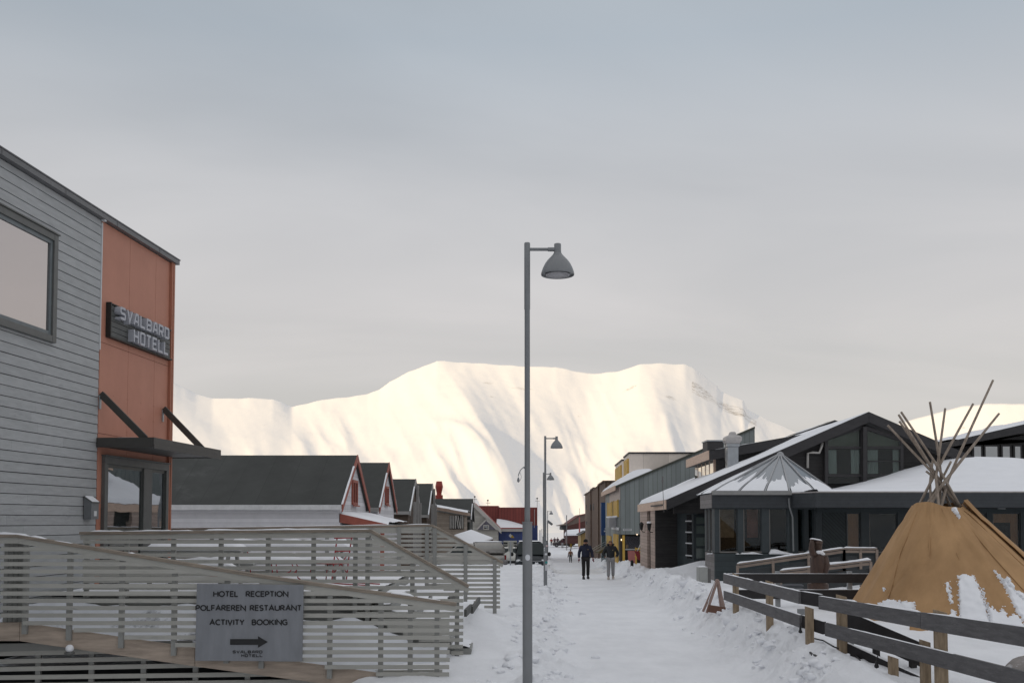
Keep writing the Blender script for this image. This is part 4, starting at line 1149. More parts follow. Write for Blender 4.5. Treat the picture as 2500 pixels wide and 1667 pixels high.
# grey snow drift pattern on the gable
# red and blue hall
ry = 96
red_s = M('red_corrugated', (.22, .05, .042), rough=.5, var=.07, scale=2, lines=('X', .28, .16, .62))
blue_s = M('blue_sheet', (.045, .07, .21), rough=.5, var=.08, lines=('X', .5, .05, .8))
rh = thing('red_and_blue_hall', 'red corrugated hall with a blue lower wall and a snowy lean-to roof', 'hall', (W(1245, 1318, ry).x, ry, -1.4))
x0 = W(1160, 1300, ry).x; x1 = W(1217, 1300, ry).x; x2 = W(1312, 1300, ry).x
zt1 = W(1200, 1234, ry).z; zt2 = W(1260, 1238, ry).z
q = MB(); q.box(x0, ry + .3, -1.6, x1 - .01, ry + 9, zt1); q.build('red_wing', red_s, rh)
zb_ = W(1300, 1282, ry).z
q = MB(); q.box(x1, ry, zb_, x2, ry + 10, zt2); q.build('red_wall', red_s, rh)
q = MB(); q.box(x1, ry - .02, -2.0, x2 + .03, ry + 10.02, zb_ - .003); q.build('blue_wall', blue_s, rh)
ly = 92.5
xb0 = W(1213, 1300, ly).x; xb1 = W(1290, 1300, ly).x; zf_ = W(1250, 1297, ly).z
q = MB(); q.box(xb0, ly, -2, xb1, ry - .03, zf_ - .01); q.build('annex_wall', blue_s, rh)
q = MB(); q.box(xb0 - .1, ly - .2, zf_, xb1 + .1, ly - .1, zf_ + .27); q.build('fascia', wtrim, rh)
q = MB(); q.box(xb0 - .1, ly - .22, zf_ + .273, xb1 + .1, ly - .1, zf_ + .36); q.build('red_edge', hood, rh)
zs0 = zf_ + .36; zs1 = W(1217, 1266, ry).z; zs1b = W(1285, 1284, ry).z
q = MB(); q.grid(lambda u, v: (xb0 - .05 + (xb1 - xb0) * u, ly - .15 + (ry - ly + .1) * v, zs0 + ((zs1 + (zs1b - zs1) * u ** 1.5) - zs0) * v + .04 * (noise.noise(Vector((u * 60, v, 0))) if v > .9 else 0)), 60, 10); q.build('snow_layer', snow_m, rh, smooth=True)
em = W(1246, 1307, ly - .03)
q = MB(); q.prism([em + Vector((-.16, 0, 0)), em + Vector((0, 0, -.18)), em + Vector((.16, 0, 0)), em + Vector((0, 0, .2))], (0, .012, 0)); q.build('emblem', M('white_emblem', (.6, .6, .58)), rh)
q = MB(); q.prism([em + Vector((.02, -.006, -.20)), em + Vector((.38, -.006, -.2)), em + Vector((.17, -.006, .08))], (0, .004, 0)); q.build('emblem', M('yellow_emblem', (.5, .33, .05)), rh)
p_ = W(1306, 1287, ry - .05); q = MB(); q.tube([W(1305, 1243, ry - .05), W(1304.5, 1288, ry - .05)], .03, 6); q.build('drain_pipe', M('pipe_pale', (.5, .45, .44)), rh)
# masts on the roofs far left
mast_m = M('mast_steel', (.16, .15, .15), rough=.6)
for px, y0_, y1_, Y, lab in ((1159, 1229, 1212, 92, 'thin aerial rising above the peak of the cream gabled shop'), (1191, 1236, 1221, 97, 'thin aerial on the red corrugated roof, right of the cream peak'), (1311.5, 1240, 1216, 98, 'thin mast with a small head at the right end of the red hall')):
    a = W(px, y1_, Y); b = W(px, y0_ + 6, Y)
    t = thing('roof_aerial', lab, 'aerial', b, 'aerials on the roofs')
    q = MB(); q.tube([b, a], .022, 6); q.build('mast', mast_m, t)
    q = MB(); q.ball(a, .09, 8, 6); q.build('head', mast_m, t)
    q = MB(); q.tube([a - Vector((.2, 0, .25)), a - Vector((-.25, 0, .25))], .018, 5); q.build('cross_arm', mast_m, t)
# thin poles far down the street
for k, (px, y1_, Y) in enumerate(((1317, 1293, 150), (1320, 1293, 155), (1323, 1290, 160))):
    x_ = W(px, 1300, Y).x; t = thing('bollard_pole', 'thin grey pole in a cluster between the blue wall and the second lamp', 'pole', (x_, Y, gz(x_, Y)), 'thin poles far down the street')
    q = MB(); q.tube([(x_, Y, gz(x_, Y) - .2), (x_, Y, W(px, y1_, Y).z)], .06, 6); q.build('shaft', M('pale_pole', (.4, .4, .42)), t)

# =================================================================== RIGHT SIDE OF THE STREET
def proj(p):
    """photo pixel of a world point (used only to place patches on the tent cloth)"""
    v = Vector(p) - Vector((0, 0, CAMZ))
    fw = v.y * cos(PITCH) + v.z * sin(PITCH); up = -v.y * sin(PITCH) + v.z * cos(PITCH)
    return 1250 + F * v.x / fw, PPY - F * up / fw
black_wood = M('black_boards', (.035, .033, .033), rough=.75, var=.25, scale=3, lines=('Z', .14, .07, .45), bump=.15, bscale=12, stretch=(1, 1, 5))
black_trim = M('black_trim', (.038, .036, .038), rough=.6, var=.2, scale=3, stretch=(1, 1, 4))
teal_wood = M('dark_teal_boards', (.035, .046, .05), rough=.6, var=.15, scale=3, lines=('Z', .16, .05, .6))
teal_trim = M('dark_teal_trim', (.040, .050, .055), rough=.55, var=.12)
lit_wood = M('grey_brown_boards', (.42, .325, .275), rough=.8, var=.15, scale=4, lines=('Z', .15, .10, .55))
pine_edge = M('pale_pine_fascia', (.62, .46, .36), rough=.75, var=.15, scale=3, stretch=(1, 1, 5))
grey_clad = M('grey_green_cladding', (.25, .275, .27), rough=.6, var=.06, scale=1.5, lines=('X', .26, .12, .62))
yellow_m = M('ochre_yellow_boards', (.60, .38, .08), rough=.65, var=.12, scale=4, lines=('H', .16, .14, .62))
yellow_p = M('ochre_yellow_paint', (.62, .40, .085), rough=.6, var=.08)
beige_m = M('beige_sheet', (.80, .71, .63), rough=.6, var=.05, lines=('X', 1.45, .012, .6))
brown_vert = M('brown_vertical_boards', (.16, .108, .078), rough=.8, var=.25, scale=3, lines=('H', .30, .2, .35))
blue_panel = M('blue_panel', (.02, .06, .17), rough=.45, var=.1)
galv = M('galvanised_steel', (.36, .38, .40), rough=.4, metal=.55, var=.12, scale=4)
cg = clear_glass('window_glass', .03)
interior = M('dark_interior', (.010, .009, .009), rough=.9)
curtain = M('pale_curtain', (.36, .37, .34), rough=.9, var=.25, scale=18, stretch=(6, 6, .2))
curtain_o = M('orange_brown_curtain', (.48, .20, .09), rough=.9, var=.25, scale=14, stretch=(6, 6, .2))

# ---- brown timber building far along the street
XPB = 4.15
def FX(xp, Y, n=0): return xp + .037 * Y - n
bb = thing('brown_timber_building', 'tall brown building clad in vertical boards with a stepped roof edge', 'building', (FX(XPB, 75), 75, -1))
steps = [(73.5, 82, 5.55), (82, 90, 5.45), (90, 97, 5.6), (97, 105, 5.5), (105, 114, 5.55)]
q = MB()
for i, (y0_, y1_, zt) in enumerate(steps):
    off = -.10 * (i % 2)
    q.prism([(FX(XPB, y0_) + off, y0_ + .002, -2.5), (FX(XPB, y1_) + off, y1_, -2.5), (FX(XPB, y1_) + off, y1_, zt), (FX(XPB, y0_) + off, y0_ + .002, zt)], (9, 0, 0))
q.build('wall', brown_vert, bb)
for i, (y0_, y1_, zt) in enumerate(steps):
    q = MB(); q.prism([(FX(XPB, y0_) - .16, y0_ - .05, zt + .003), (FX(XPB, y1_) - .16, y1_ - .06, zt + .003), (FX(XPB, y1_) - .16, y1_ - .06, zt + .10), (FX(XPB, y0_) - .16, y0_ - .05, zt + .10)], (9, 0, 0)); q.build('roof_edge', brown_vert, bb)
for k, (px, ya, yb) in enumerate(((1434, 1232, 1243), (1444, 1231, 1244), (1452, 1229, 1245), (1434, 1272, 1280))):
    Y = 2430 * XPB / (px - 1340); z1 = W(px, ya, Y).z; z0 = W(px, yb, Y).z
    q = MB(); q.box(FX(XPB, Y) - .15, Y - .6, z0, FX(XPB, Y) - .11, Y + .6, z1); q.build('window', black_trim, bb)
q = MB(); Y = 71.8; q.box(W(1468, 1300, Y).x, Y, W(1470, 1306, Y).z, W(1483, 1300, Y).x, Y + .5, W(1470, 1226, Y).z)
bp_ = thing('blue_panel_bay', 'tall dark blue panelled bay between the brown and the grey building', 'bay', (W(1475, 1300, Y).x, Y, -1)); q.build('panel', blue_panel, bp_)
q = MB(); q.box(W(1469, 1300, Y).x, Y + .05, -1.5, W(1483, 1300, Y).x, Y + .45, W(1470, 1306, Y).z - .003); q.build('glazed_base', glass_mat('teal_glass', (.02, .05, .055), .25, .05), bp_)
for px, py in ((1479, 1290), (1477, 1296), (1480, 1296)):
    p = W(px, py, Y - .02); q = MB(); q.box(p.x - .07, Y - .03, p.z - .05, p.x + .07, Y - .003, p.z + .05); q.build('mark', M('white_marks', (.6, .62, .65)), bp_)
# ramp rails in front of the brown building
rl = thing('metal_ramp_rail', 'bare metal handrails rising beside the yellow shop towards the brown building', 'handrail', W(1447, 1345, 66))
for dy in (0, 5):
    q = MB(); q.tube([W(1444, 1341 + dy, 66), W(1482, 1320 + dy, 69)], .03, 6); q.build('rail', galv, rl)
q = MB(); q.prism([W(1452, 1346, 66.2), W(1483, 1328, 69.2), W(1483, 1350, 69.2), W(1452, 1350, 66.2)], (.3, .2, 0)); q.build('ramp_side', M('ramp_concrete', (.20, .20, .18), rough=.9), rl)

# ---- grey green building with yellow shutters
gy = 56.0
XG = W(1515, 1300, gy).x; xpg = XG - .037 * gy
gb = thing('grey_clad_building', 'grey green clad building with ochre yellow windows and an open yellow shopfront', 'building', (XG, gy, .2))
zE = W(1515, 1182, gy).z; pR = W(1695, 1105, gy); slg = (pR.z - zE) / (pR.x - XG)
xR_ = XG + 7.6; zR_ = zE + slg * 7.6
zb1 = W(1530, 1304, gy).z; xr1 = W(1569, 1304, gy).x
q = MB(); q.prism([(XG, gy, zb1), (xr1, gy, zb1), (xr1, gy, -.5), (xR_, gy, -.5), (xR_, gy, zR_ - .1), (XG, gy, zE - .1)], (0, .8, 0))
q.prism([(XG, gy + .803, -.5), (xR_, gy + .803, -.5), (xR_, gy + .803, zR_ - .1), (XG, gy + .803, zE - .1)], (.45, 13, 0)); q.build('wall', grey_clad, gb)
q = MB(); q.prism([(XG - .3, gy - .08, zE - .22), (xR_, gy - .08, zR_ - .10), (xR_, gy - .08, zR_ + .03), (XG - .3, gy - .08, zE - .09)], (.5, 14.1, 0)); q.build('roof', M('dark_olive_edge', (.07, .075, .06), rough=.7), gb)
q = MB(); q.grid(lambda u, v: (XG - .32 + 2.2 * u + .5 * v, gy + .05 + 13.8 * v, zE - .10 + (slg * 2.2) * u + (.40 * sin(pi * min(1, u * 1.0)) ** .7 + .05 * fbm(u * 3, v * 6, 1, 3)) * sm(-.002, .03, v)), 16, 30); q.build('snow_layer', snow_m, gb, smooth=True)
q = MB(); q.prism([(XG - .33, gy - .09, zE - .34), (XG - .28, gy - .09, zE - .34), (XG - .28, gy - .09, zE - .06), (XG - .33, gy - .09, zE - .06)], (.5, 14.1, 0)); q.build('gutter_board', pine_edge, gb)
def gfac(Y0, Y1, z0, z1, n0, n1, mat, name, par):
    q = MB(); q.hexa([(FX(xpg, Y0, n0), Y0, z0), (FX(xpg, Y0, n1), Y0, z0), (FX(xpg, Y1, n1), Y1, z0), (FX(xpg, Y1, n0), Y1, z0), (FX(xpg, Y0, n0), Y0, z1), (FX(xpg, Y0, n1), Y0, z1), (FX(xpg, Y1, n1), Y1, z1), (FX(xpg, Y1, n0), Y1, z1)]); return q.build(name, mat, par)
pinkbeige = M('pinkish_beige_panel', (.5, .42, .38), rough=.6, var=.05)
gfac(gy + .01, 69.6, 3.86, zE - .12, .003, .05, pinkbeige, 'upper_panel', gb)
for (Ya, Yb) in ((57.0, 60.5), (62.2, 67.0)):
    w_ = gfac(Ya, Yb, 2.98, 3.85, .004, .09, yellow_m, 'window_shutters', gb)
    gfac(Ya - .1, Ya - .003, 2.9, 3.9, .004, .11, yellow_p, 'frame', w_)
    gfac(Yb + .003, Yb + .1, 2.9, 3.9, .004, .11, yellow_p, 'frame', w_)
    gfac(Ya, Yb, 2.90, 2.977, .004, .17, snow_m, 'snow_sill', w_)
for (Ya, Yb, z0, z1) in ((57.2, 61.0, .2, 1.9), (63.2, 68.0, .0, 1.7)):
    gfac(Ya, Yb, z0, z1, .004, .10, yellow_m, 'yellow_shopfront', gb)
gfac(62.5, 66.5, 2.28, 2.75, .06, .12, white_m, 'sign_panel', gb)
# vertical bars on the white street sign
for k in range(4): gfac(62.9 + k * .95, 63.2 + k * .95, 2.36, 2.68, .121, .128, M('sign_grey_bars', (.2, .2, .2)), 'sign_mark', gb)
gfac(58.2, 60.4, 2.3, 2.85, .06, .5, M('sign_box_grey', (.3, .3, .31)), 'sign_box', gb)
gfac(58.2, 60.4, 2.855, 2.95, .06, .5, snow_m, 'snow_cap', gb)
for (xa, xb, ya, yb) in ((1494, 1513, 1287, 1294), (1521, 1542, 1290, 1295)):
    p0 = W(xa, yb, gy); p1 = W(xb, ya, gy)
    if xa > 1515:
        q = MB(); q.box(p0.x, gy - .03, p0.z, p1.x, gy - .003, p1.z); sg = q.build('shop_sign', white_m, gb)
        for k in range(6):
            xx = p0.x + .06 + k * (p1.x - p0.x - .1) / 6; q = MB(); q.box(xx, gy - .034, p0.z + .04, xx + .045, gy - .031, p1.z - .03); q.build('sign_mark', blk, sg)
    else:
        sg = gfac(56.3, 62.5, p0.z, p1.z, .05, .10, white_m, 'shop_sign', gb)
# shopfront recess
fy = gy + .78
q = MB(); q.box(XG + .02, fy - .002, -.4, xr1 - .003, fy + .02, zb1 - .003); q.build('recess_back', M('recess_dark', (.03, .024, .02), rough=.8), gb)
def gface(x0, x1, y0, y1, Y0, Y1, mat, name, par=gb):
    a = W(x0, y1, Y0); b = W(x1, y0, Y0); q = MB(); q.box(a.x, Y0, a.z, b.x, Y1, b.z); return q.build(name, mat, par, bevel=.01)
gface(1514.5, 1519.5, 1305, 1376, gy + .02, gy + .16, M('dark_post', (.035, .028, .02), rough=.6), 'post')
gface(1520, 1525.5, 1306, 1375, gy + .01, gy + .18, yellow_p, 'post')
gface(1528, 1568, 1308.5, 1338, fy - .05, fy - .004, glass_mat('shop_glass', (.16, .155, .18), .35, .06), 'shop_window')
gface(1527, 1568, 1339, 1342, fy - .12, fy - .003, white_m, 'window_sill')
gface(1516.4, 1518, 1315, 1319, gy - .06, gy + .015, lamp_mat('warm_bulb', (1, .72, .38), 3.0), 'wall_bulb')
gface(1554, 1557, 1303, 1305.5, gy - .08, gy - .01, lamp_mat('warm_bulb2', (1, .72, .45), 1.5), 'wall_bulb')
# setback upper storey
for (Ya, Yb, pxr, ytop) in ((57.2, 61.4, 1537, 1107), (62.6, 69.2, 1519.5, 1124)):
    b = W(pxr, ytop, Ya); xp_ = b.x - .037 * Ya
    q = MB(); q.prism([(b.x, Ya, 4.0), (b.x + 6.8, Ya, 4.0), (b.x + 6.8, Ya, b.z), (b.x, Ya, b.z)], (.037 * (Yb - Ya), Yb - Ya, 0)); so_ = q.build('upper_storey', beige_m, gb)
    q = MB(); q.prism([(b.x - .06, Ya - .06, b.z + .003), (b.x + 6.9, Ya - .06, b.z + .003), (b.x + 6.9, Ya - .06, b.z + .09), (b.x - .06, Ya - .06, b.z + .09)], (.037 * (Yb - Ya), Yb - Ya + .1, 0)); q.build('roof_edge', black_trim, so_)
    q = MB(); Ym0 = Ya + .5; Ym1 = Yb - .8
    q.hexa([(xp_ + .037 * Ym0 - .003, Ym0, 5.0), (xp_ + .037 * Ym0 - .09, Ym0, 5.0), (xp_ + .037 * Ym1 - .09, Ym1, 5.0), (xp_ + .037 * Ym1 - .003, Ym1, 5.0), (xp_ + .037 * Ym0 - .003, Ym0, b.z - .25), (xp_ + .037 * Ym0 - .09, Ym0, b.z - .25), (xp_ + .037 * Ym1 - .09, Ym1, b.z - .25), (xp_ + .037 * Ym1 - .003, Ym1, b.z - .25)])
    q.build('window_shutters', yellow_m, so_)

# ---- things in front of the shopfront
def at_ground(px, Y): x = W(px, 1370, Y).x; return Vector((x, Y, gz(x, Y)))
p = at_ground(1544, 54.5); pk = thing('pink_board', 'faded pink board leaning by the yellow shopfront', 'board', p)
q = MB(); a = W(1534, 1374, 54.5); b = W(1552, 1344, 54.7); q.hexa([(a.x, 54.5, a.z), (b.x, 54.5, a.z), (b.x, 54.53, a.z), (a.x, 54.53, a.z), (a.x, 54.75, b.z), (b.x, 54.75, b.z), (b.x, 54.78, b.z), (a.x, 54.78, b.z)]); q.build('panel', M('faded_pink', (.36, .13, .12), rough=.7), pk)
p = at_ground(1553, 52); sv = thing('snow_shovel', 'red snow shovel with a long pale handle leaning against the dark pillar', 'shovel', p)
q = MB(); q.tube([W(1572, 1308, 52.6), W(1556, 1345, 52)], .02, 7); q.build('handle', M('pale_handle', (.55, .52, .5), rough=.6), sv)
q = MB(); a = W(1556, 1344, 52); b = W(1559, 1368, 51.8); q.prism([a + Vector((-.16, 0, 0)), a + Vector((.10, 0, 0)), b + Vector((.16, 0, 0)), b + Vector((-.04, 0, .05))], (0, .04, 0)); q.build('blade', M('dark_red_plastic', (.20, .02, .025), rough=.45), sv, bevel=.01)
p = at_ground(1562, 53); ch = thing('yellow_chair', 'slatted ochre yellow chair by the shovel at the shopfront', 'chair', p)
b0 = Vector((p.x, 53, p.z))
q = MB()
for dx in (-.2, .2):
    q.beam(b0 + Vector((dx, -.2, 0)), b0 + Vector((dx, -.2, .45)), .04, .04); q.beam(b0 + Vector((dx, .2, 0)), b0 + Vector((dx, .26, .95)), .04, .04)
q.build('leg_frame', yellow_p, ch)
q = MB(); q.box(b0.x - .24, 52.78, b0.z + .45, b0.x + .24, 53.22, b0.z + .49); q.build('seat', yellow_p, ch)
q = MB()
for k in range(3): q.box(b0.x - .18, 53.2, b0.z + .55 + k * .14, b0.x + .18, 53.24, b0.z + .64 + k * .14)
q.build('backrest', yellow_p, ch)
p = at_ground(1543, 47); bg_ = thing('black_bollard', 'small black bollard sunk in the snow beside the shopfront', 'bollard', p)
q = MB(); q.lathe([(.07, -.3), (.075, .38), (.05, .44), (0, .45)], p, 10, False); q.build('body', M('black_rubber', (.012, .012, .013), rough=.6), bg_, smooth=True)

# ---- big black gabled restaurant
ry_ = 39.0
RG = W(2110, 1010, ry_); EL = W(1622, 1222, ry_); slr = (RG.z - EL.z) / (RG.x - EL.x)
Yb_ = 50.6
rb = thing('black_gabled_restaurant', 'black boarded restaurant with a wide snowy gable roof and tall gable windows', 'restaurant', (RG.x, ry_, .6))
xw0 = W(1630, 1250, ry_).x + .25; xw1 = 2 * RG.x - xw0; zlow = W(1650, 1253, ry_).z
fz = .40
zat = lambda x: RG.z - abs(x - RG.x) * slr
q = MB(); xm = W(1728, 1250, ry_).x
q.prism([(xw0, ry_, zlow), (xm, ry_, zlow), (xm, ry_, .3), (xw1, ry_, .3), (xw1, ry_, zat(xw1) - fz), (RG.x, ry_, RG.z - fz), (xw0, ry_, zat(xw0) - fz)], (0, .2, 0)); q.build('gable_wall', black_wood, rb)
q = MB(); e2 = 2 * RG.x - EL.x
q.prism([(EL.x, ry_ - .45, EL.z), (RG.x - .001, ry_ - .45, RG.z), (RG.x - .001, ry_ - .45, RG.z - .3), (EL.x, ry_ - .45, EL.z - .3)], (.037 * 11, Yb_ - ry_, 0))
q.prism([(e2, ry_ - .45, EL.z), (e2, ry_ - .45, EL.z - .3), (RG.x + .001, ry_ - .45, RG.z - .3), (RG.x + .001, ry_ - .45, RG.z)], (.037 * 11, Yb_ - ry_, 0)); ro = q.build('roof', black_trim, rb)
for sgn, xe in ((-1, EL.x), (1, e2)):
    q = MB(); xr_ = RG.x + sgn * .002
    q.prism([(xe, ry_ - .50, EL.z + .03), (xr_, ry_ - .50, RG.z + .03), (xr_, ry_ - .50, RG.z - .38), (xe, ry_ - .50, EL.z - .38)], (0, .047, 0)); q.build('bargeboard', black_trim, ro, bevel=.006)
q = MB()
def rsnow(u, v):
    x = EL.x + .02 + (RG.x - EL.x - .05) * u; Y = ry_ - .42 + (Yb_ - ry_ + .1) * v
    t = .16 * (sm(0, .02, u) * sm(0, .012, v) + .25 * fbm(u * 6, v * 5, 1, 3))
    t *= (1 - .8 * sm(.86, .97, u))
    return (x + .037 * 11 * v, Y, zat(x) + max(.012, t) + .02)
q.grid(rsnow, 50, 40); q.build('snow_layer', snow_m, ro, smooth=True)
q = MB(); q.prism([(EL.x - .05, ry_ - .5, EL.z - .34), (EL.x - .003, ry_ - .5, EL.z - .34), (EL.x - .003, ry_ - .5, EL.z + .02), (EL.x - .05, ry_ - .5, EL.z + .02)], (.037 * 11, Yb_ - ry_ + .1, 0)); q.build('eave_fascia', pine_edge, ro)
# street wall under the eave with its doorway, and the porch walls
XW = 4.52
def wallstrip(Ya, Yb2, z0, z1, th, mat, name, xp=XW):
    q = MB(); q.hexa([(FX(xp, Ya), Ya, z0), (FX(xp, Ya) + th, Ya, z0), (FX(xp, Yb2) + th, Yb2, z0), (FX(xp, Yb2), Yb2, z0), (FX(xp, Ya), Ya, z1), (FX(xp, Ya) + th, Ya, z1), (FX(xp, Yb2) + th, Yb2, z1), (FX(xp, Yb2), Yb2, z1)]); return q.build(name, mat, rb)
wallstrip(42.6, 44.4, .0, 3.3, .15, lit_wood, 'street_wall'); wallstrip(45.9, 49.4, .0, 3.3, .15, lit_wood, 'street_wall')
q = MB(); q.prism([(FX(XW, 44.4) + .12, 44.4, 0), (FX(XW, 45.9) + .12, 45.9, 0), (FX(XW, 45.9) + .12, 45.9, 3.3), (FX(XW, 44.4) + .12, 44.4, 3.3)], (.05, 0, 0)); q.build('doorway', interior, rb)
q = MB(); q.box(FX(XW, 42.5) + .01, 42.42, .0, 7.6, 42.55, 3.4); q.build('porch_wall', black_wood, rb)
q = MB(); q.prism([(7.02, 42.40, .3), (7.12, 42.40, .3), (7.52, 39.9, .3), (7.42, 39.9, .3)], (0, 0, 3.0)); q.build('porch_side_wall', teal_wood, rb)
q = MB(); q.box(7.43, 39.82, .3, 9.5, 39.92, 3.3); q.build('porch_end_wall', teal_trim, rb)
q = MB(); q.box(5.9, ry_ + .22, 3.28, 9.3, 42.4, 3.34); q.build('porch_ceiling', black_trim, rb)
def face(x0, x1, y0, y1, Y0, Y1, mat, name, par, bevel=0):
    a = W(x0, y1, Y0); b = W(x1, y0, Y0); q = MB(); q.box(a.x, Y0, a.z, b.x, Y1, b.z); return q.build(name, mat, par, bevel=bevel)
dr = face(1694, 1730, 1255, 1368, 39.74, 39.815, teal_trim, 'glass_door', rb)
dgl = glass_mat('door_green_glass', (.16, .20, .185), .3, .05)
for (ya, yb) in ((1262, 1278), (1283, 1302), (1311, 1332), (1338, 1362)):
    face(1700, 1728, ya, yb, 39.72, 39.738, dgl, 'pane', dr)
lw_ = MB()
# narrow barred window of the porch side wall
dvec = (Vector((7.42, 39.9, 0)) - Vector((7.02, 42.4, 0))); nv = Vector((-dvec.y, dvec.x, 0)).normalized()
if nv.x > 0: nv = -nv
base = Vector((7.02, 42.4, 0))
def sidebox(t0, t1, z0, z1, n0, n1):
    q = MB(); A = base + dvec * t0; B = base + dvec * t1
    q.hexa([A + nv * n0 + Vector((0, 0, z0)), B + nv * n0 + Vector((0, 0, z0)), B + nv * n1 + Vector((0, 0, z0)), A + nv * n1 + Vector((0, 0, z0)), A + nv * n0 + Vector((0, 0, z1)), B + nv * n0 + Vector((0, 0, z1)), B + nv * n1 + Vector((0, 0, z1)), A + nv * n1 + Vector((0, 0, z1))]); return q
fo = sidebox(.5, .85, 1.1, 3.0, .003, .05).build('ladder_window', teal_trim, rb)
sidebox(.55, .80, 1.15, 2.95, .051, .06).build('pane', win_glass, fo)
for z in (1.25, 1.75, 2.2, 2.65): sidebox(.53, .82, z, z + .05, .061, .10).build('bar', white_m, fo)
# gable windows: a shallow glazed bay with curtains
gw = MB()
def P39(x, y, Y=38.72): return W(x, y, Y)
for k, (xa, xb, ya, yb, cur) in enumerate(((2021, 2102, 1074, 1047, ((2023, 2042), (2078, 2101))), (2117, 2199, 1047, 1078, ((2118, 2143), (2180, 2198))))):
    wn = MB(); Yg = 38.70
    # frame ring pieces
    def bar(p, q_, w=.09, d=.30): 
        wn.beam(Vector(W(p[0], p[1], Yg)) + Vector((0, .14, 0)), Vector(W(q_[0], q_[1], Yg)) + Vector((0, .14, 0)), d, w, (0, 0, 1) if abs(p[0] - q_[0]) > 3 else (1, 0, 0))
    bar((xa - 3, ya), (xa - 3, 1182), .12, .29); bar((xb + 3, yb), (xb + 3, 1182), .12, .29)
    bar((xa - 5, ya - 4), (xb + 5, yb - 4), .13, .30); bar((xa, 1092), (xb, 1092), .10, .28); bar((xa, 1160), (xb, 1160), .10, .28)
    if k == 1: bar((xa, 1125), (xb, 1125), .04, .27)
    wo = wn.build('gable_window', black_trim, rb)
    pg = MB(); pg.prism([P39(xa, ya), P39(xb, yb), P39(xb, 1180), P39(xa, 1180)], (0, .02, 0)); pg.build('pane', cg, wo)
    bk = MB(); bk.prism([P39(xa, ya, 38.94), P39(xb, yb, 38.94), P39(xb, 1182, 38.94), P39(xa, 1182, 38.94)], (0, .04, 0)); bk.build('dark_interior', interior, wo)
    up = MB(); up.prism([P39(xa, ya + 1, 38.90), P39(xb, yb + 1, 38.90), P39(xb, 1089, 38.90), P39(xa, 1089, 38.90)], (0, .03, 0)); up.build('blind', M('olive_blind', (.17, .17, .13), rough=.9, var=.15), wo)
    for (ca, cb) in cur:
        cq = MB(); a = P39(ca, 1156, 38.86); b = P39(cb, 1098, 38.86); n_ = 9
        cq.grid(lambda u, v: (a.x + (b.x - a.x) * u, 38.86 + .02 * sin(u * 34), a.z + (b.z - a.z) * v), 24, 2); cq.build('curtain', curtain, wo, smooth=True)
q = MB(); q.beam(W(2109.5, 1042, 38.62), W(2109.5, 1185, 38.62), .14, .22, (0, 1, 0)); q.build('window_post', black_trim, rb)
wc = M('white_conduit', (.5, .48, .45), rough=.5)
q = MB(); q.tube([W(1972, 1142, 38.9), W(1972, 1106, 38.9), W(1984, 1104, 38.85), W(2000, 1105, 38.8), W(2006, 1090, 38.8), W(2008, 1081, 38.8)], .05, 8); q.build('conduit', wc, rb, smooth=True)
# dormer with the strip of windows
dy0, dy1 = 42.0, 47.8
dx0 = W(1750, 1150, dy0).x
dpl = W(1728, 1102, dy0); dpr = W(1990, 1056, dy0)
q = MB(); q.prism([(dx0, dy0, 4.2), (dpr.x, dy0, 5.6), (dpr.x, dy0, dpr.z - .2), (dx0, dy0, W(1750, 1106, dy0).z - .2)], (.2, dy1 - dy0, 0)); dm = q.build('dormer_wall', black_wood, rb)
q = MB(); q.prism([dpl + Vector((0, -.3, 0)), dpr + Vector((0, -.3, 0)), dpr + Vector((0, -.3, -.38)), dpl + Vector((0, -.3, -.38))], (.2, dy1 - dy0 + .6, 0)); dr_ = q.build('dormer_roof', black_trim, rb)
q = MB(); q.prism([dpl + Vector((-.06, -.3, -.36)), dpl + Vector((-.003, -.3, -.36)), dpl + Vector((-.003, -.3, .02)), dpl + Vector((-.06, -.3, .02))], (.2, dy1 - dy0 + .6, 0)); q.build('eave_fascia', pine_edge, dr_)
q = MB(); q.grid(lambda u, v: (dpl.x + (dpr.x - dpl.x) * u + .2 * v, dy0 - .25 + (dy1 - dy0 + .5) * v, dpl.z + (dpr.z - dpl.z) * u + .02 + .05 * sm(0, .1, v) * (.5 + fbm(u * 4, v * 4, 1, 3))), 20, 12); q.build('snow_layer', snow_m, dr_, smooth=True)
zt_ = W(1735, 1124, 44).z; zb_ = W(1735, 1163, 44).z
for k in range(5):
    Ya = dy0 + .25 + k * 1.1; q = MB(); xx = dx0 + .035 * (Ya - dy0)
    q.box(xx - .05, Ya + .12, zb_ - .1, xx - .004, Ya + .98, zt_ + .1); q.build('dormer_pane', glass_mat('dormer_glass_%d' % k, (.05, .045, .04), .75, .02, (1, .95, .86)), dm)
    q = MB(); q.box(xx - .09, Ya - .02, zb_ - .25, xx - .003, Ya + .10, zt_ + .2); q.build('dormer_post', pine_edge, dm)
q = MB(); a = W(1727, 1100, 44.5); b = W(1766, 1077, 44.5); q.box(a.x, 44.5, a.z - .4, b.x, 45.6, b.z); cb = q.build('chimney_box', black_trim, rb)
q = MB(); q.box(a.x - .04, 44.46, b.z + .003, b.x + .04, 45.64, b.z + .06); q.build('cap', galv, cb)
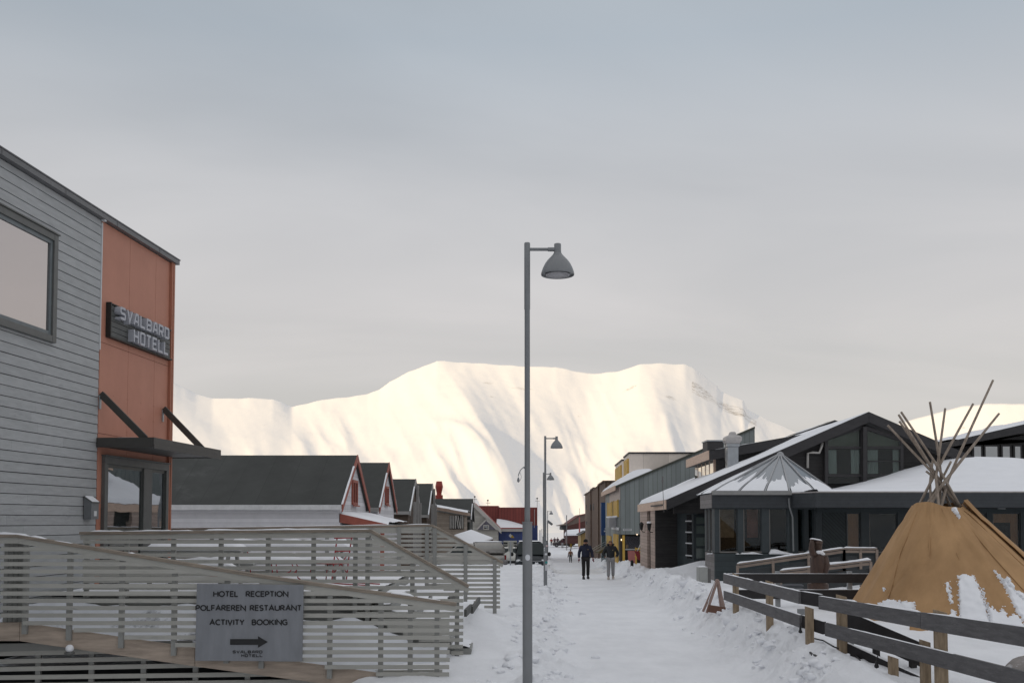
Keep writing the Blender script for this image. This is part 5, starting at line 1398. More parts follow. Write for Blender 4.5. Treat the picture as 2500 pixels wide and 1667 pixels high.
# second roof behind
by_ = 47.5
A2 = W(2038, 1025, by_); B2_ = W(1890, 1079, by_); C2 = W(2150, 1066, by_)
q = MB(); q.prism([A2, C2, C2 - Vector((0, 0, .35)), A2 - Vector((0, 0, .35)), B2_ - Vector((0, 0, .35)), B2_], (.25, 6, 0)); r2 = q.build('rear_roof', black_trim, rb)
q = MB(); q.grid(lambda u, v: (B2_.x + (A2.x - B2_.x) * u * .97 + .25 * v, by_ + .05 + 5.8 * v, B2_.z + (A2.z - B2_.z) * u * .97 + .02 + .05 * (.5 + fbm(u * 5, v * 5, 1, 3)) * (1 - sm(.8, 1, u))), 20, 10); q.build('snow_layer', snow_m, r2, smooth=True)
# galvanised extractor stack
vy = 40.6
vp = W(1787, 1140, vy); vs = F / vy
vt = thing('extractor_stack', 'square galvanised extractor stack with a flared top, rising from the snowy black roof', 'vent', vp)
def ring(px, py, hw): c = W(px, py, vy); return [c + Vector((-hw, -hw, 0)), c + Vector((hw, -hw, 0)), c + Vector((hw, hw, 0)), c + Vector((-hw, hw, 0))]
q = MB(); q.loft([ring(1787, 1152, 13 / vs), ring(1787, 1091, 13 / vs)]); q.build('duct', galv, vt, bevel=.01)
q = MB(); q.loft([ring(1787, 1090.5, 15.5 / vs), ring(1787, 1084, 15.5 / vs)]); q.build('collar', galv, vt)
q = MB(); q.loft([ring(1787, 1083.5, 15 / vs), ring(1788, 1076, 19.5 / vs), ring(1788, 1068, 19.5 / vs), ring(1788, 1064, 15 / vs), ring(1788, 1062, 8.5 / vs), ring(1788, 1055, 6.5 / vs), ring(1788, 1054, 4 / vs)]); q.build('cowl', M('pale_metal', (.45, .43, .42), rough=.5, metal=.3), vt, bevel=.015)
q = MB(); q.tube([W(1764, 1078, vy), W(1771, 1074, vy), W(1771, 1120, vy), W(1775, 1143, vy)], .018, 6); q.build('cable', M('grey_cable', (.3, .28, .26)), vt)
# aerial by the eave
ae = thing('whip_aerial', 'thin whip aerial with small coils beside the snowy eave of the black restaurant', 'aerial', W(1621, 1290, 38.2))
q = MB(); q.tube([W(1621, 1250, 38.2), W(1617, 1163, 38.2)], .012, 6); q.build('mast', mast_m, ae)
for yy in (1165, 1172, 1175): 
    q = MB(); q.ball(W(1617.3, yy, 38.2), .035, 8, 6, (1, 1, 1.6)); q.build('coil', mast_m, ae)
# wall lanterns
for px, lab in ((1566, 'black wall lantern left of the dark doorway on the boarded pillar'), (1585, 'black wall lantern with snow on top, right of the dark doorway')):
    Y = 2430 * 4.45 / (px - 1335); p = W(px, 1285, Y)
    l = thing('wall_lantern', lab, 'lantern', p, 'lanterns on the restaurant wall'); s1 = F / Y
    q = MB(); q.lathe([(.03, -.16), (.06, -.14), (.10, .10), (.12, .12), (.05, .2), (.0, .23)], p, 6, False); q.build('cage', M('black_iron', (.015, .015, .015), rough=.5), l)
    q = MB(); q.tube([p + Vector((0, 0, -.16)), p + Vector((.05, .05, -.24)), p + Vector((.25, .15, -.26))], .02, 6); q.build('bracket', MATS['black_iron'], l)
    q = MB(); q.ball(p + Vector((0, 0, .17)), .11 if px > 1580 else .05, 10, 6, (1, 1, .6)); q.build('snow_cap', snow_m, l, smooth=True)

# ---- low glazed wing: pavilion and long front
wp = thing('glazed_pavilion_wing', 'low dark teal restaurant wing with a glass roofed corner pavilion and big windows', 'restaurant wing', (8, 33, .7))
ztop = W(1800, 1205, 33).z; zft = ztop - .47; zsill = W(1800, 1349, 33).z; zgr = .4
A_, B_ = (W(1745, 1300, 33).x, 33.0), (W(1927, 1300, 33).x, 33.0)
C_ = (W(1992, 1300, 34.0).x, 34.0); D_ = (23.0, 34.0); A2p = (A_[0] + .10, 35.2); A3p = (A_[0] + 1.2, 37.6)
def seg(p, q_, z0, z1, th, mat, name, par=wp, t0=0, t1=1, n=0.0, bevel=0):
    p = Vector((p[0], p[1], 0)); q_ = Vector((q_[0], q_[1], 0)); d = q_ - p; nn = Vector((d.y, -d.x, 0)).normalized()
    a = p + d * t0 + nn * n; b = p + d * t1 + nn * n
    m = MB(); m.hexa([a + Vector((0, 0, z0)), b + Vector((0, 0, z0)), b - nn * th + Vector((0, 0, z0)), a - nn * th + Vector((0, 0, z0)), a + Vector((0, 0, z1)), b + Vector((0, 0, z1)), b - nn * th + Vector((0, 0, z1)), a - nn * th + Vector((0, 0, z1))])
    return m.build(name, mat, par, bevel=bevel)
grey_lit = M('street_lit_boards', (.20, .185, .18), rough=.8, var=.15, lines=('Z', .15, .08, .6))  # lit tone of the street-facing sides is put into this colour
seg(A_, B_, zgr - .3, zsill - .02, .15, teal_wood, 'base_wall'); seg(B_, C_, zgr - .3, zsill - .02, .15, teal_wood, 'base_wall', t0=.01)
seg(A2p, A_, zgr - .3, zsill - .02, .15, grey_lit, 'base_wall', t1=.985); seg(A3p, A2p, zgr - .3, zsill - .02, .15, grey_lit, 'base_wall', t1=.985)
seg(C_, D_, zgr - .3, W(2100, 1349, 34).z, .15, teal_wood, 'base_wall', t0=.002)
def wins(p, q_, Yref, list_px, z0, z1, endposts=True, par=wp):
    """posts between glazed openings measured along the wall"""
    P0 = Vector((p[0], p[1], 0)); P1 = Vector((q_[0], q_[1], 0))
    def tof(px):
        lo, hi = 0., 1.
        for _ in range(40):
            m = (lo + hi) / 2; pt = P0 + (P1 - P0) * m
            x_, _y = proj((pt.x, pt.y, 2.5))
            if x_ < px: lo = m
            else: hi = m
        return (lo + hi) / 2
    prev = 0.0
    for (xa, xb, kind) in list_px:
        ta, tb = tof(xa), tof(xb)
        if ta - prev > .002: seg(p, q_, z0, z1, .14, teal_trim, 'wall_post', par, prev, ta, .004)
        if kind == 'panel':
            seg(p, q_, z0, z1, .12, M('diagonal_teal_boards', (.035, .045, .048), rough=.65, lines=('D', .13, .22, .45)), 'diagonal_panel', par, ta + .001, tb - .001, -.01)
        else:
            e = .035 / (P1 - P0).length
            wf = MB()
            L = (P1 - P0).length
            f_ = seg(p, q_, z0, z0 + .05, .07, M('pale_window_edge', (.16, .15, .14), rough=.6), 'window', par, ta + .0008, tb - .0008, -.02)
            seg(p, q_, z1 - .05, z1, .07, teal_trim, 'frame', f_, ta + .0008, tb - .0008, -.02)
            seg(p, q_, z0 + .05, z1 - .05, .06, MATS['pale_window_edge'], 'frame', f_, ta + .0008, ta + e, -.02); seg(p, q_, z0 + .05, z1 - .05, .06, teal_trim, 'frame', f_, tb - e, tb - .0008, -.02)
            seg(p, q_, z0 + .05, z1 - .05, .012, cg, 'pane', f_, ta + e, tb - e, -.05)
            if kind == 'orange': seg(p, q_, z0 + .08, z1 - .03, .02, curtain_o, 'curtain', f_, ta + e, tb - e, -.14)
            elif kind == 'orange_side':
                seg(p, q_, z0 + .08, z1 - .03, .02, curtain_o, 'curtain', f_, tb - .3 * (tb - ta), tb - e, -.14); seg(p, q_, z1 - .35, z1 - .03, .02, curtain_o, 'curtain', f_, ta + e, tb - .3 * (tb - ta), -.14)
            elif kind == 'brown': seg(p, q_, z0 + .5, z1 - .03, .02, M('brown_blind', (.26, .15, .09), rough=.9, var=.3, scale=5), 'curtain', f_, ta + e, tb - e, -.4)
            elif kind == 'red': seg(p, q_, z0 + .5, z1 - .03, .02, M('red_brown_hanging', (.26, .09, .065), rough=.9, var=.4, scale=5), 'curtain', f_, ta + .35 * (tb - ta), tb - e, -.4)
        prev = tb
    if prev < .998: seg(p, q_, z0, z1, .14, teal_trim, 'wall_post', par, prev, 1.0, .004)
zw1 = W(1800, 1239, 33).z
wins(A_, B_, 33, [(1756, 1801, 'brown'), (1815, 1860, 'red'), (1878, 1924, 'dark')], zsill, zw1)
wins(B_, C_, 33.5, [(1948, 1963, 'dark'), (1974, 1987, 'dark')], zsill, zw1)
wins(A2p, A_, 34, [(1725.5, 1730, 'dark'), (1733, 1738, 'dark')], zsill, zw1)
zw34 = W(2100, 1250, 34).z; zs34 = W(2100, 1349, 34).z + .002
wins(C_, D_, 34, [(2008, 2066, 'panel'), (2068, 2102, 'orange'), (2122, 2192, 'dark'), (2214, 2290, 'dark'), (2330, 2410, 'dark'), (2424, 2492, 'orange_side'), (2520, 2600, 'dark')], zs34, zw34)
seg(C_, D_, zw34 + .002, ztop - .2, .1, teal_wood, 'header', t0=.002)
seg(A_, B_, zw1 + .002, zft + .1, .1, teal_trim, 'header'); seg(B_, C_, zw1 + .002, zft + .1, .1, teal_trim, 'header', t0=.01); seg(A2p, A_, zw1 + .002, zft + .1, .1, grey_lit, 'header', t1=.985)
# interior back wall and floor
q = MB(); q.box(A_[0] + .5, 36.4, .2, 23, 36.5, 3.2); q.build('interior_wall', interior, wp)
q = MB(); q.box(A_[0] + .4, 33.3, 1.0, 23, 36.3, 1.05); q.build('floor', M('floor_brown', (.05, .035, .025), rough=.6), wp)
# roof deck (its edge is the deep fascia)
deck = [(A_[0] - .10, 32.88), (B_[0] + .05, 32.88), (W(1992, 1215, 31.6).x, 31.6), (23.2, 31.6), (23.2, 38.4), (A3p[0] - .1, 38.0), (A2p[0] - .12, 35.3)]
q = MB(); q.prism([(x, y, zft) for x, y in deck], (0, 0, ztop - zft)); dk = q.build('roof_deck', M('dark_fascia_boards', (.045, .05, .056), rough=.65, var=.15, lines=('Z', .115, .05, .55)), wp)
q = MB()
for i in range(3):
    a = Vector((*deck[i + 0], ztop + .02)); b = Vector((*deck[i + 1], ztop + .02)); q.beam(a, b, .05, .045)
q.build('roof_flashing', M('pale_flashing', (.33, .31, .30), rough=.5), dk)
# side fascia facing the street: light falling there is painted in as paler boards
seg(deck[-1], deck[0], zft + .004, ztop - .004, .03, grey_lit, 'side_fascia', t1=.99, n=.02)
# glass pyramid
apx = W(1905, 1108, 36); zb = ztop + .03
ringp = [(W(1737, 1208, 33).x, 32.95), (W(1800, 1208, 33).x, 32.95), (W(1866, 1208, 33).x, 32.95), (B_[0] + .02, 32.95), (10.15, 33.3), (11.1, 34.0), (11.5, 35.2), (11.4, 36.8), (10.5, 38.3), (8.6, 38.6), (7.4, 37.8), (6.75, 36.4), (6.62, 34.8)]
ringv = [Vector((x, y, zb)) for x, y in ringp]
pane_m = glass_mat('roof_pane_glass', (.13, .145, .165), .28, .12)
rib_m = M('rib_grey', (.34, .345, .355), rough=.5, var=.1)
gr = MB(); nR = len(ringv)
for i in range(nR): pass
gr.add([apx] + ringv, [(0, 1 + i, 1 + (i + 1) % nR) for i in range(nR)])
pyr = gr.build('glass_roof', pane_m, wp)
for i in range(nR):
    q = MB(); q.beam(apx + Vector((0, 0, .02)), ringv[i] + Vector((0, 0, .02)), .05, .05); q.build('rib', rib_m, pyr)
q = MB(); q.lathe([(.14, -.06), (.10, .02), (.02, .06)], apx + Vector((0, 0, .03)), 8); q.build('finial', rib_m, pyr)
for i in range(nR):
    a, b = ringv[i], ringv[(i + 1) % nR]; n_ = (b - a).cross(apx - a).normalized()
    if n_.z < 0: n_ = -n_
    top_ = (.50, .46, .36, .30, .40, .5, .6, .7, .7, .7, .7, .7, .72)[i]
    q = MB()
    def sp_(u, v, a=a, b=b, n_=n_, top_=top_, i=i):
        tt = top_ * (.62 + .55 * noise.fractal(Vector((u * 2.6 + i * 5, i * 3.1, .5)), .8, 2.2, 4) + .28 * sin(pi * u))
        tt = min(.9, max(.12, tt)); t = v * tt
        p = a + (b - a) * (.06 + .88 * u); p = p + (apx - p) * t
        return p + n_ * (.008 + .045 * sin(pi * min(1, v * 1.02)) ** .5)
    q.grid(sp_, 26, 12); q.build('snow_patch', snow_m, pyr, smooth=True)
q = MB(); q.beam(Vector((deck[0][0], 32.86, ztop + .03)), Vector((B_[0] + .05, 32.86, ztop + .03)), .13, .14); q.build('gutter', M('grey_gutter', (.28, .28, .275), rough=.45, metal=.4), wp)
# deep snow on the long roof
zprof = [(9.0, 3.62), (11.3, 3.68), (12.2, 3.85), (14.5, 4.40), (16, 4.85), (17.2, 5.14), (18.2, 5.2), (19.2, 5.15), (21, 4.9), (23.2, 4.6)]
q = MB()
def lsnow(u, v):
    x = 9.75 + 13.4 * u; y0_ = 31.62
    zt = lerp_pts(zprof, x); s_ = sm(0, 1, v) * .55 + .45 * v
    return (x, y0_ + 7.2 * v, ztop + .02 + .10 * sm(0, .03, v) + max(0, zt - ztop - .1) * s_ + .05 * fbm(x * .5, v * 3, 1, 3) * sm(0, .1, v))
q.grid(lsnow, 70, 40); q.build('snow_layer', snow_m, wp, smooth=True)
# snow on sills
for (xa, xb, Y, h, par) in ((1808, 1862, 32.95, .10, 1), (1878, 1938, 32.95, .14, 2), (1796, 1806, 32.95, .05, 3), (1725, 1744, 33.6, .16, 4), (1950, 1992, 33.3, .22, 5)):
    a = W(xa, 1352, Y); b = W(xb, 1352, Y); q = MB(); q.snow(a, b, .2, h, par * 3.3, .06, .9); q.build('snow_sill', snow_m, wp, smooth=True)
p = W(2445, 1236, 33.9); q = MB(); q.box(p.x - .11, 33.84, p.z - .08, p.x + .11, 33.95, p.z + .08); q.build('alarm_box', white_m, wp)
q = MB(); q.tube([W(1926, 1216, 32.8), W(1927, 1236, 32.85), W(1935, 1262, 32.95), W(1937, 1345, 32.95)], .03, 6); q.build('downpipe', M('ice_grey_pipe', (.2, .21, .215), rough=.3), wp)

# ---- upper building at the right edge
uy = 52.0
ub = thing('flat_roofed_building', 'dark flat roofed building with a strip of windows behind the snow mound', 'building', (W(2420, 1100, uy).x, uy, 3))
a = W(2341, 1073, uy - 1.2); b = W(2620, 1008, uy - 1.2)
q = MB(); q.prism([a, b, b - Vector((0, 0, .52)), a - Vector((0, 0, .30))], (0, 9, 0)); rr = q.build('roof', black_trim, ub)
q = MB(); q.grid(lambda u, v: (a.x + (b.x - a.x) * u, uy - 1.15 + 8 * v, a.z + (b.z - a.z) * u + .015 + .13 * sm(0, .05, v) * (.6 + .8 * fbm(u * 6, v * 3, 1, 3))), 30, 12); q.build('snow_layer', snow_m, rr, smooth=True)
wl = W(2370, 1100, uy).x; wr = W(2620, 1100, uy).x
q = MB(); q.box(wl, uy, 0, wr, uy + 7, W(2370, 1085, uy).z + .25); q.prism([(wl, uy, W(2370, 1085, uy).z + .253), (wr, uy, W(2370, 1085, uy).z + .253), (wr, uy, b.z - .53), (wl, uy, a.z - .22)], (0, 6.9, 0)); q.build('wall', black_wood, ub)
for (xa, xb) in ((2374, 2398), (2402, 2438), (2444, 2468), (2474, 2494), (2500, 2540)):
    p0 = W(xa, 1122, uy - .05); p1 = W(xb, 1086, uy - .05); q = MB(); q.box(p0.x, uy - .08, p0.z, p1.x, uy - .003, p1.z); wo = q.build('window', black_trim, ub)
    q = MB(); q.box(p0.x + .09, uy - .085, p0.z + .08, p1.x - .09, uy - .081, p1.z - .08); q.build('pane', glass_mat('upper_glass_%d' % xa, (.03, .032, .03), .4, .03), wo)
q = MB(); ap_ = W(2482, 1041, uy + 4); q.prism([ap_ + Vector((-1.6, 0, -.35)), ap_, ap_ + Vector((3, 0, -.1)), ap_ + Vector((3, 0, -.6)), ap_ + Vector((-1.6, 0, -.6))], (0, 3, 0)); q.build('roof_peak', black_trim, ub)

# =================================================================== FOREGROUND RIGHT: FENCES, TENT, FIGURE
rail_m = M('weathered_black_rail', (.10, .097, .10), rough=.7, var=.25, scale=2.5, bump=.3, bscale=14, stretch=(6, 1.2, 8), weather=((.15, .147, .15), 3.0, .56))
rail_d = M('black_rail', (.026, .024, .025), rough=.7, var=.25, scale=3, bump=.2, bscale=14)
pine_post = M('pine_post', (.25, .185, .12), rough=.8, var=.22, scale=4, bump=.3, bscale=14, stretch=(6, 6, 1), col2=(.29, .222, .15))
grey_post = M('grey_metal_post', (.30, .31, .32), rough=.6, var=.1)
end_m = M('cut_wood_end', (.34, .31, .22), rough=.8, var=.2)
def fpost(par, X, Y, ztop, w=.12, mat=pine_post, slant=True, capc=True):
    zb = gz(X, Y) - .25
    q = MB(); q.hexa([(X - w / 2, Y - w / 2, zb), (X + w / 2, Y - w / 2, zb), (X + w / 2, Y + w / 2, zb), (X - w / 2, Y + w / 2, zb), (X - w / 2, Y - w / 2, ztop), (X + w / 2, Y - w / 2, ztop - (.035 if slant else 0)), (X + w / 2, Y + w / 2, ztop - (.035 if slant else 0)), (X - w / 2, Y + w / 2, ztop)])
    return q.build('post', mat, par, bevel=.006)
def rail(par, a, b, h, th=.05, mat=rail_m, snow=.018, seed=1, spans=((0, 1),)):
    a = Vector(a); b = Vector(b)
    q = MB(); q.beam(a, b, th, h); r = q.build('rail', mat, par, bevel=.005)
    if snow:
        up = Vector((0, 0, h / 2 + .001))
        for (s0, s1) in spans:
            q = MB(); q.snow(a + (b - a) * s0 + up, a + (b - a) * s1 + up, th * 1.05, snow, seed, .06, .85); q.build('snow_cap', snow_m, r, smooth=True)
    return r
Gf = 'black rail fences round the tent'
RH = .205
# far section
f1 = thing('rail_fence', 'far section of the weathered two rail fence along the street, on pine posts', 'fence', (4.79, 22.4, .5), Gf)
tL = W(1768, 1411, 22.4); tR = W(1953, 1458, 16.4); lL = W(1769, 1452, 22.4); lR = W(1955, 1516, 16.4)
rail(f1, tL, tR, RH, snow=.022, seed=3, spans=((0, .45), (.55, 1))); rail(f1, lL, lR, RH, snow=.015, seed=5)
for px, Y, cap in ((1791, 21.6, 1), (1871, 18.7, 1), (1978, 16.15, 0)):
    X = W(px, 1450, Y).x; tp = tL + (tR - tL) * ((22.4 - Y) / 6.0)
    fpost(f1, tp.x + .092, Y + .05, tp.z + RH / 2 + (.05 if cap else -.23), .115)
# near section
f2 = thing('rail_fence', 'near section of the weathered two rail fence running out of the picture on the right', 'fence', (4.9, 15.8, .5), Gf)
zT = 1.5 - RH / 2; zL = 1.08 - RH / 2 - .02
def lineR(Y): return 4.86 + (15.8 - Y) * .155
Yj = 12.95
rail(f2, (lineR(15.8), 15.8, W(1995, 1470, 15.8).z), (lineR(Yj) - .0, Yj + .006, W(2233, 1514, Yj).z), RH, snow=.02, seed=8, spans=((0, .4), (.5, .98)))
jt = W(2233, 1514, Yj)
rail(f2, (lineR(Yj), Yj - .006, jt.z), (lineR(8.2), 8.2, jt.z + .05), RH + .01, snow=.014, seed=9, spans=((.03, .5),))
rail(f2, (lineR(15.6), 15.6, W(2000, 1535, 15.6).z), (lineR(8.2), 8.2, W(2500, 1672, 10.9).z), RH, snow=.012, seed=12, spans=((.1, .45),))
for px, Y, ht in ((2036, 15.3, .06), (2280, 12.72, .06)):
    X = W(px, 1500, Y).x; fpost(f2, lineR(Y) + .10, Y, W(1995, 1470, 15.8).z + RH / 2 + ht, .13)
X = lineR(12.95) + .10; fpost(f2, X - .0, 13.12, W(2252, 1565, 12.9).z, .11)
X = W(2181, 1640, 13.6).x; fpost(f2, X, 13.6, W(2181, 1600, 13.6).z, .11)
p = W(2070, 1520, 15.9); q = MB(); q.box(p.x - .08, 15.9, gz(p.x, 15.9) - .2, p.x + .09, 15.95, W(2070, 1497, 15.9).z); q.build('post', grey_post, f2)
# cross piece between the two sections
f3 = thing('rail_fence', 'short black cross piece joining the two street sections of the fence', 'fence', (4.8, 16.3, .5), Gf)
rail(f3, W(1957, 1458, 16.42), W(2010, 1473, 15.5) + Vector((.15, .55, 0)), RH, mat=rail_d, snow=.012, seed=14); rail(f3, W(1960, 1516, 16.42), W(2022, 1541, 15.5) + Vector((.1, .5, 0)), RH, mat=rail_d, snow=.01, seed=15)
p = W(1957, 1490, 17.0); q = MB(); q.box(p.x - .06, 17.0, gz(p.x, 17) - .2, p.x + .08, 17.05, 1.2); q.build('post', grey_post, f3)
# rear black fence
f4 = thing('rail_fence', 'black three rail fence behind, passing in front of the carved figure to the tent', 'fence', (6.5, 22.5, .6), Gf)
for (ya, yb, xa, xb) in ((1400, 1422, 1772, 2135), (1439, 1461, 1796, 2110), (1483, 1504, 1783, 2000)):
    a = W(xa, (ya + yb) / 2, 22.55); b = W(xb, (ya + yb) / 2, 22.55); rail(f4, a, b, .205, mat=rail_d, snow=.012, seed=ya * .01)
for px in (1900, 2076):
    p = W(px, 1450, 22.62); fpost(f4, p.x, 22.66, 1.55, .1, grey_post, False)
# sloping black rails by the tent
f5 = thing('rail_fence', 'sloping black rails descending between the near fence and the tent', 'fence', (5.6, 15, .5), Gf)
rail(f5, W(2066, 1515, 15.75), W(2262, 1602, 13.9), .34, mat=rail_d, snow=.012, seed=31); rail(f5, W(2046, 1578, 15.5), W(2262, 1680, 13.6), .26, mat=rail_d, snow=.012, seed=32)
for (t_, y1_) in ((.35, 0), (.8, 0)):
    a = W(2066, 1515, 15.75); b = W(2262, 1602, 13.9); c = a + (b - a) * t_; fpost(f5, c.x + .09, c.y + .09, c.z + .1, .09, rail_d, False)

# ---- tent
TY = 20.6; ts = F / TY
cb_ = W(2362, 1480, TY); cbz = .70; Rb = 2.40
ctop = W(2288, 1232, TY); Rt = .48
cloth_m = M('tan_tent_canvas', (.375, .222, .105), rough=.85, var=.14, scale=1.1, bump=.25, bscale=3.5, col2=(.41, .248, .122), stretch=(1.6, 1.6, .5))
def cone(th, v, off=0.0):
    r = Rb + (Rt - Rb) * v; c = Vector((cb_.x + (ctop.x - cb_.x) * v, TY, cbz + (ctop.z - cbz) * v))
    # the poles push the cloth out, the cloth sags between them
    k = 13; ph = th * k / 2
    sag = (abs(sin(ph + .3)) - .6) * .085 * r / Rb * (.25 + .75 * sin(pi * min(1, v + .12)))
    fold = .018 * noise.noise(Vector((th * 5, v * 1.2, 3))) + .008 * noise.noise(Vector((th * 13 + v * 5, v * 1.2, 9))) - .011 * max(0, .12 - abs(noise.noise(Vector((th * 4.2 - v * 2.6, v * 1.1, 21))))) / .12
    zt = 0
    if v > .9: zt = (v - .9) / .1 * (.05 * sin(th * 2 + .5) + .05 * noise.noise(Vector((th * 1.4, 0, 2))))
    r2 = r - sag + fold * (1 + r) + off
    return c + Vector((cos(th) * r2, sin(th) * r2, zt + off * .6))
tent = thing('tipi_tent', 'tan canvas tipi tent with bare wooden poles, snow clinging to its lower cloth', 'tent', (cb_.x, TY, cbz))
q = MB(); q.grid(lambda u, v: cone(u * 2 * pi, v), 200, 46); q.build('canvas', cloth_m, tent, smooth=True)
# overlapping flap that opens to the right of the top
q = MB()
def flap(u, v):
    th = -.62 + .50 * u * (1.0 + .0 * v); vv = .02 + 1.0 * v
    bulge = .03 + .06 * sin(pi * u) * (.3 + .7 * v)
    p = cone(th - .25 * (1 - v), min(vv, 1.0), bulge)
    return p + Vector((0, -.02, .10 * max(0, v - .85) / .15 * (1 - u)))
q.grid(flap, 16, 40); fo = q.build('flap', cloth_m, tent, smooth=True); sd_ = fo.modifiers.new('thick', 'SOLIDIFY'); sd_.thickness = .012
for th_ in (-2.75, -2.25, -1.86, -1.35, -.95):
    q = MB(); q.tube([cone(th_ + .03 * sin(v_ * .3), v_ / 24, .006) for v_ in range(0, 24)], .011, 6); q.build('seam', cloth_m, tent, smooth=True)
pole_m = M('bare_tent_pole', (.26, .205, .165), rough=.8, var=.25, scale=5, bump=.25, bscale=20, stretch=(4, 4, .6), col2=(.30, .25, .205))
polespec = [((2168, 1038), (2276, 1152), 1), ((2196, 1028), (2281, 1150), -1), ((2199, 1005), (2291, 1140), 1), ((2193, 1012), (2284, 1156), 1), ((2270, 981), (2297, 1152), 1), ((2308, 997), (2284, 1165), -1), ((2377, 985), (2291, 1140), 1), ((2425, 928), (2317, 1165), -1), ((2439, 1009), (2306, 1176), -1, .26), ((2321, 1126), (2301, 1165), 1), ((2277, 1118), (2268, 1190), -1), ((2330, 1145), (2290, 1195), -1), ((2262, 1150), (2312, 1188), 1)]
for i, ((tx, ty_), (cx_, cy_), sgn, *tr_) in enumerate(polespec):
    fR = .86
    C3 = W(cx_, cy_, TY - .12 * sgn * 0 + .10 * sin(i * 2.1))
    slope = (tx - cx_) / (cy_ - ty_)
    bx = cx_ - slope * (1500 - cy_)
    Bx = W(bx, 1500, TY).x
    while True:
        d = max(-Rb * (1.1 if tr_ else fR * .97), min(Rb * fR, Bx - cb_.x)); dyy = sqrt(max(0, (Rb * fR) ** 2 - d * d)) * sgn * (.3 if tr_ else 1)
        Bp = Vector((cb_.x + d, TY + dyy, cbz)); worst = -1
        for j in range(24):
            zz = cbz + (ctop.z - cbz - .12) * j / 23; pt = Bp + (C3 - Bp) * (zz - cbz) / (C3.z - cbz); v_ = (zz - cbz) / (ctop.z - cbz)
            cx3 = cb_.x + (ctop.x - cb_.x) * v_; rr = sqrt((pt.x - cx3) ** 2 + (pt.y - TY) ** 2); worst = max(worst, rr - (Rb + (Rt - Rb) * v_))
        if tr_ or worst < -.09 or fR < .4: break
        fR -= .03
    # extend through the crossing so that the tip reaches its measured height
    Tp = W(tx, ty_, TY + max(-.5, min(.5, (C3.y - Bp.y) * .3)))
    if tr_: Bp = C3 + (Bp - C3) * tr_[0]
    pts = []; rs = []; l0 = (C3 - Bp).length; l1 = (Tp - C3).length
    for j in range(13):
        f_ = j / 12; s_ = f_ * (l0 + l1); w_ = .010 * sin(f_ * 5 + i)
        # the pole bends a little where it leans on the others
        p = Bp + (C3 - Bp) * (s_ / l0) if s_ < l0 else C3 + (Tp - C3) * ((s_ - l0) / l1)
        pts.append(p + Vector((w_, w_ * .5, 0))); rs.append(.038 - .015 * f_)
    q = MB(); q.tube(pts, rs, 9); q.build('pole', pole_m, tent, smooth=True, autosmooth=50)
# snow on the cloth: patches where it caught in the folds
polys = [
    ([(2338, 1405), (2352, 1402), (2378, 1404), (2392, 1440), (2412, 1500), (2425, 1560), (2345, 1560), (2342, 1480)], 5),
    ([(2303, 1424), (2316, 1420), (2322, 1440), (2330, 1470), (2322, 1482), (2312, 1450)], 5),
    ([(2318, 1492), (2330, 1478), (2340, 1520), (2342, 1560), (2310, 1560)], 5),
    ([(2422, 1386), (2430, 1392), (2470, 1440), (2500, 1470), (2540, 1520), (2540, 1570), (2500, 1530), (2470, 1470), (2448, 1425)], 4),
    ([(2448, 1412), (2462, 1410), (2476, 1440), (2500, 1452), (2540, 1470), (2540, 1510), (2490, 1465)], 5),
    ([(2392, 1432), (2400, 1440), (2414, 1478), (2440, 1498), (2448, 1482), (2462, 1505), (2480, 1500), (2520, 1530), (2520, 1580), (2430, 1580), (2412, 1500)], 6),
    ([(2146, 1472), (2180, 1462), (2200, 1470), (2232, 1468), (2235, 1490), (2190, 1500), (2150, 1490)], 5),
    ([(2060, 1490), (2085, 1462), (2100, 1440), (2104, 1446), (2092, 1470), (2076, 1500)], 4),
    ([(2156, 1438), (2160, 1432), (2161, 1437), (2157, 1443)], 2),
    ([(2312, 1222), (2318, 1222), (2332, 1240), (2345, 1268), (2338, 1262), (2320, 1238)], 3),
]
def inside(poly, x, y):
    c = False; n = len(poly)
    for i in range(n):
        x0, y0 = poly[i]; x1, y1 = poly[(i + 1) % n]
        if (y0 > y) != (y1 > y) and x < (x1 - x0) * (y - y0) / (y1 - y0) + x0: c = not c
    return c
NU, NV = 330, 170
T0, T1 = -pi - .05, .05
cells = {}
for j in range(NV):
    for i in range(NU):
        th = T0 + (T1 - T0) * (i + .5) / NU; v = (j + .5) / NV * .98
        pt = cone(th, v); x, y = proj(pt)
        for k, (poly, jit) in enumerate(polys):
            xx = x + jit * 1.25 * noise.fractal(Vector((th * 40, v * 60, k)), .7, 2.2, 3); yy = y + jit * 1.25 * noise.fractal(Vector((th * 40 + 50, v * 60, k)), .7, 2.2, 3)
            if inside(poly, xx, yy): cells.setdefault(k, set()).add((i, j)); break
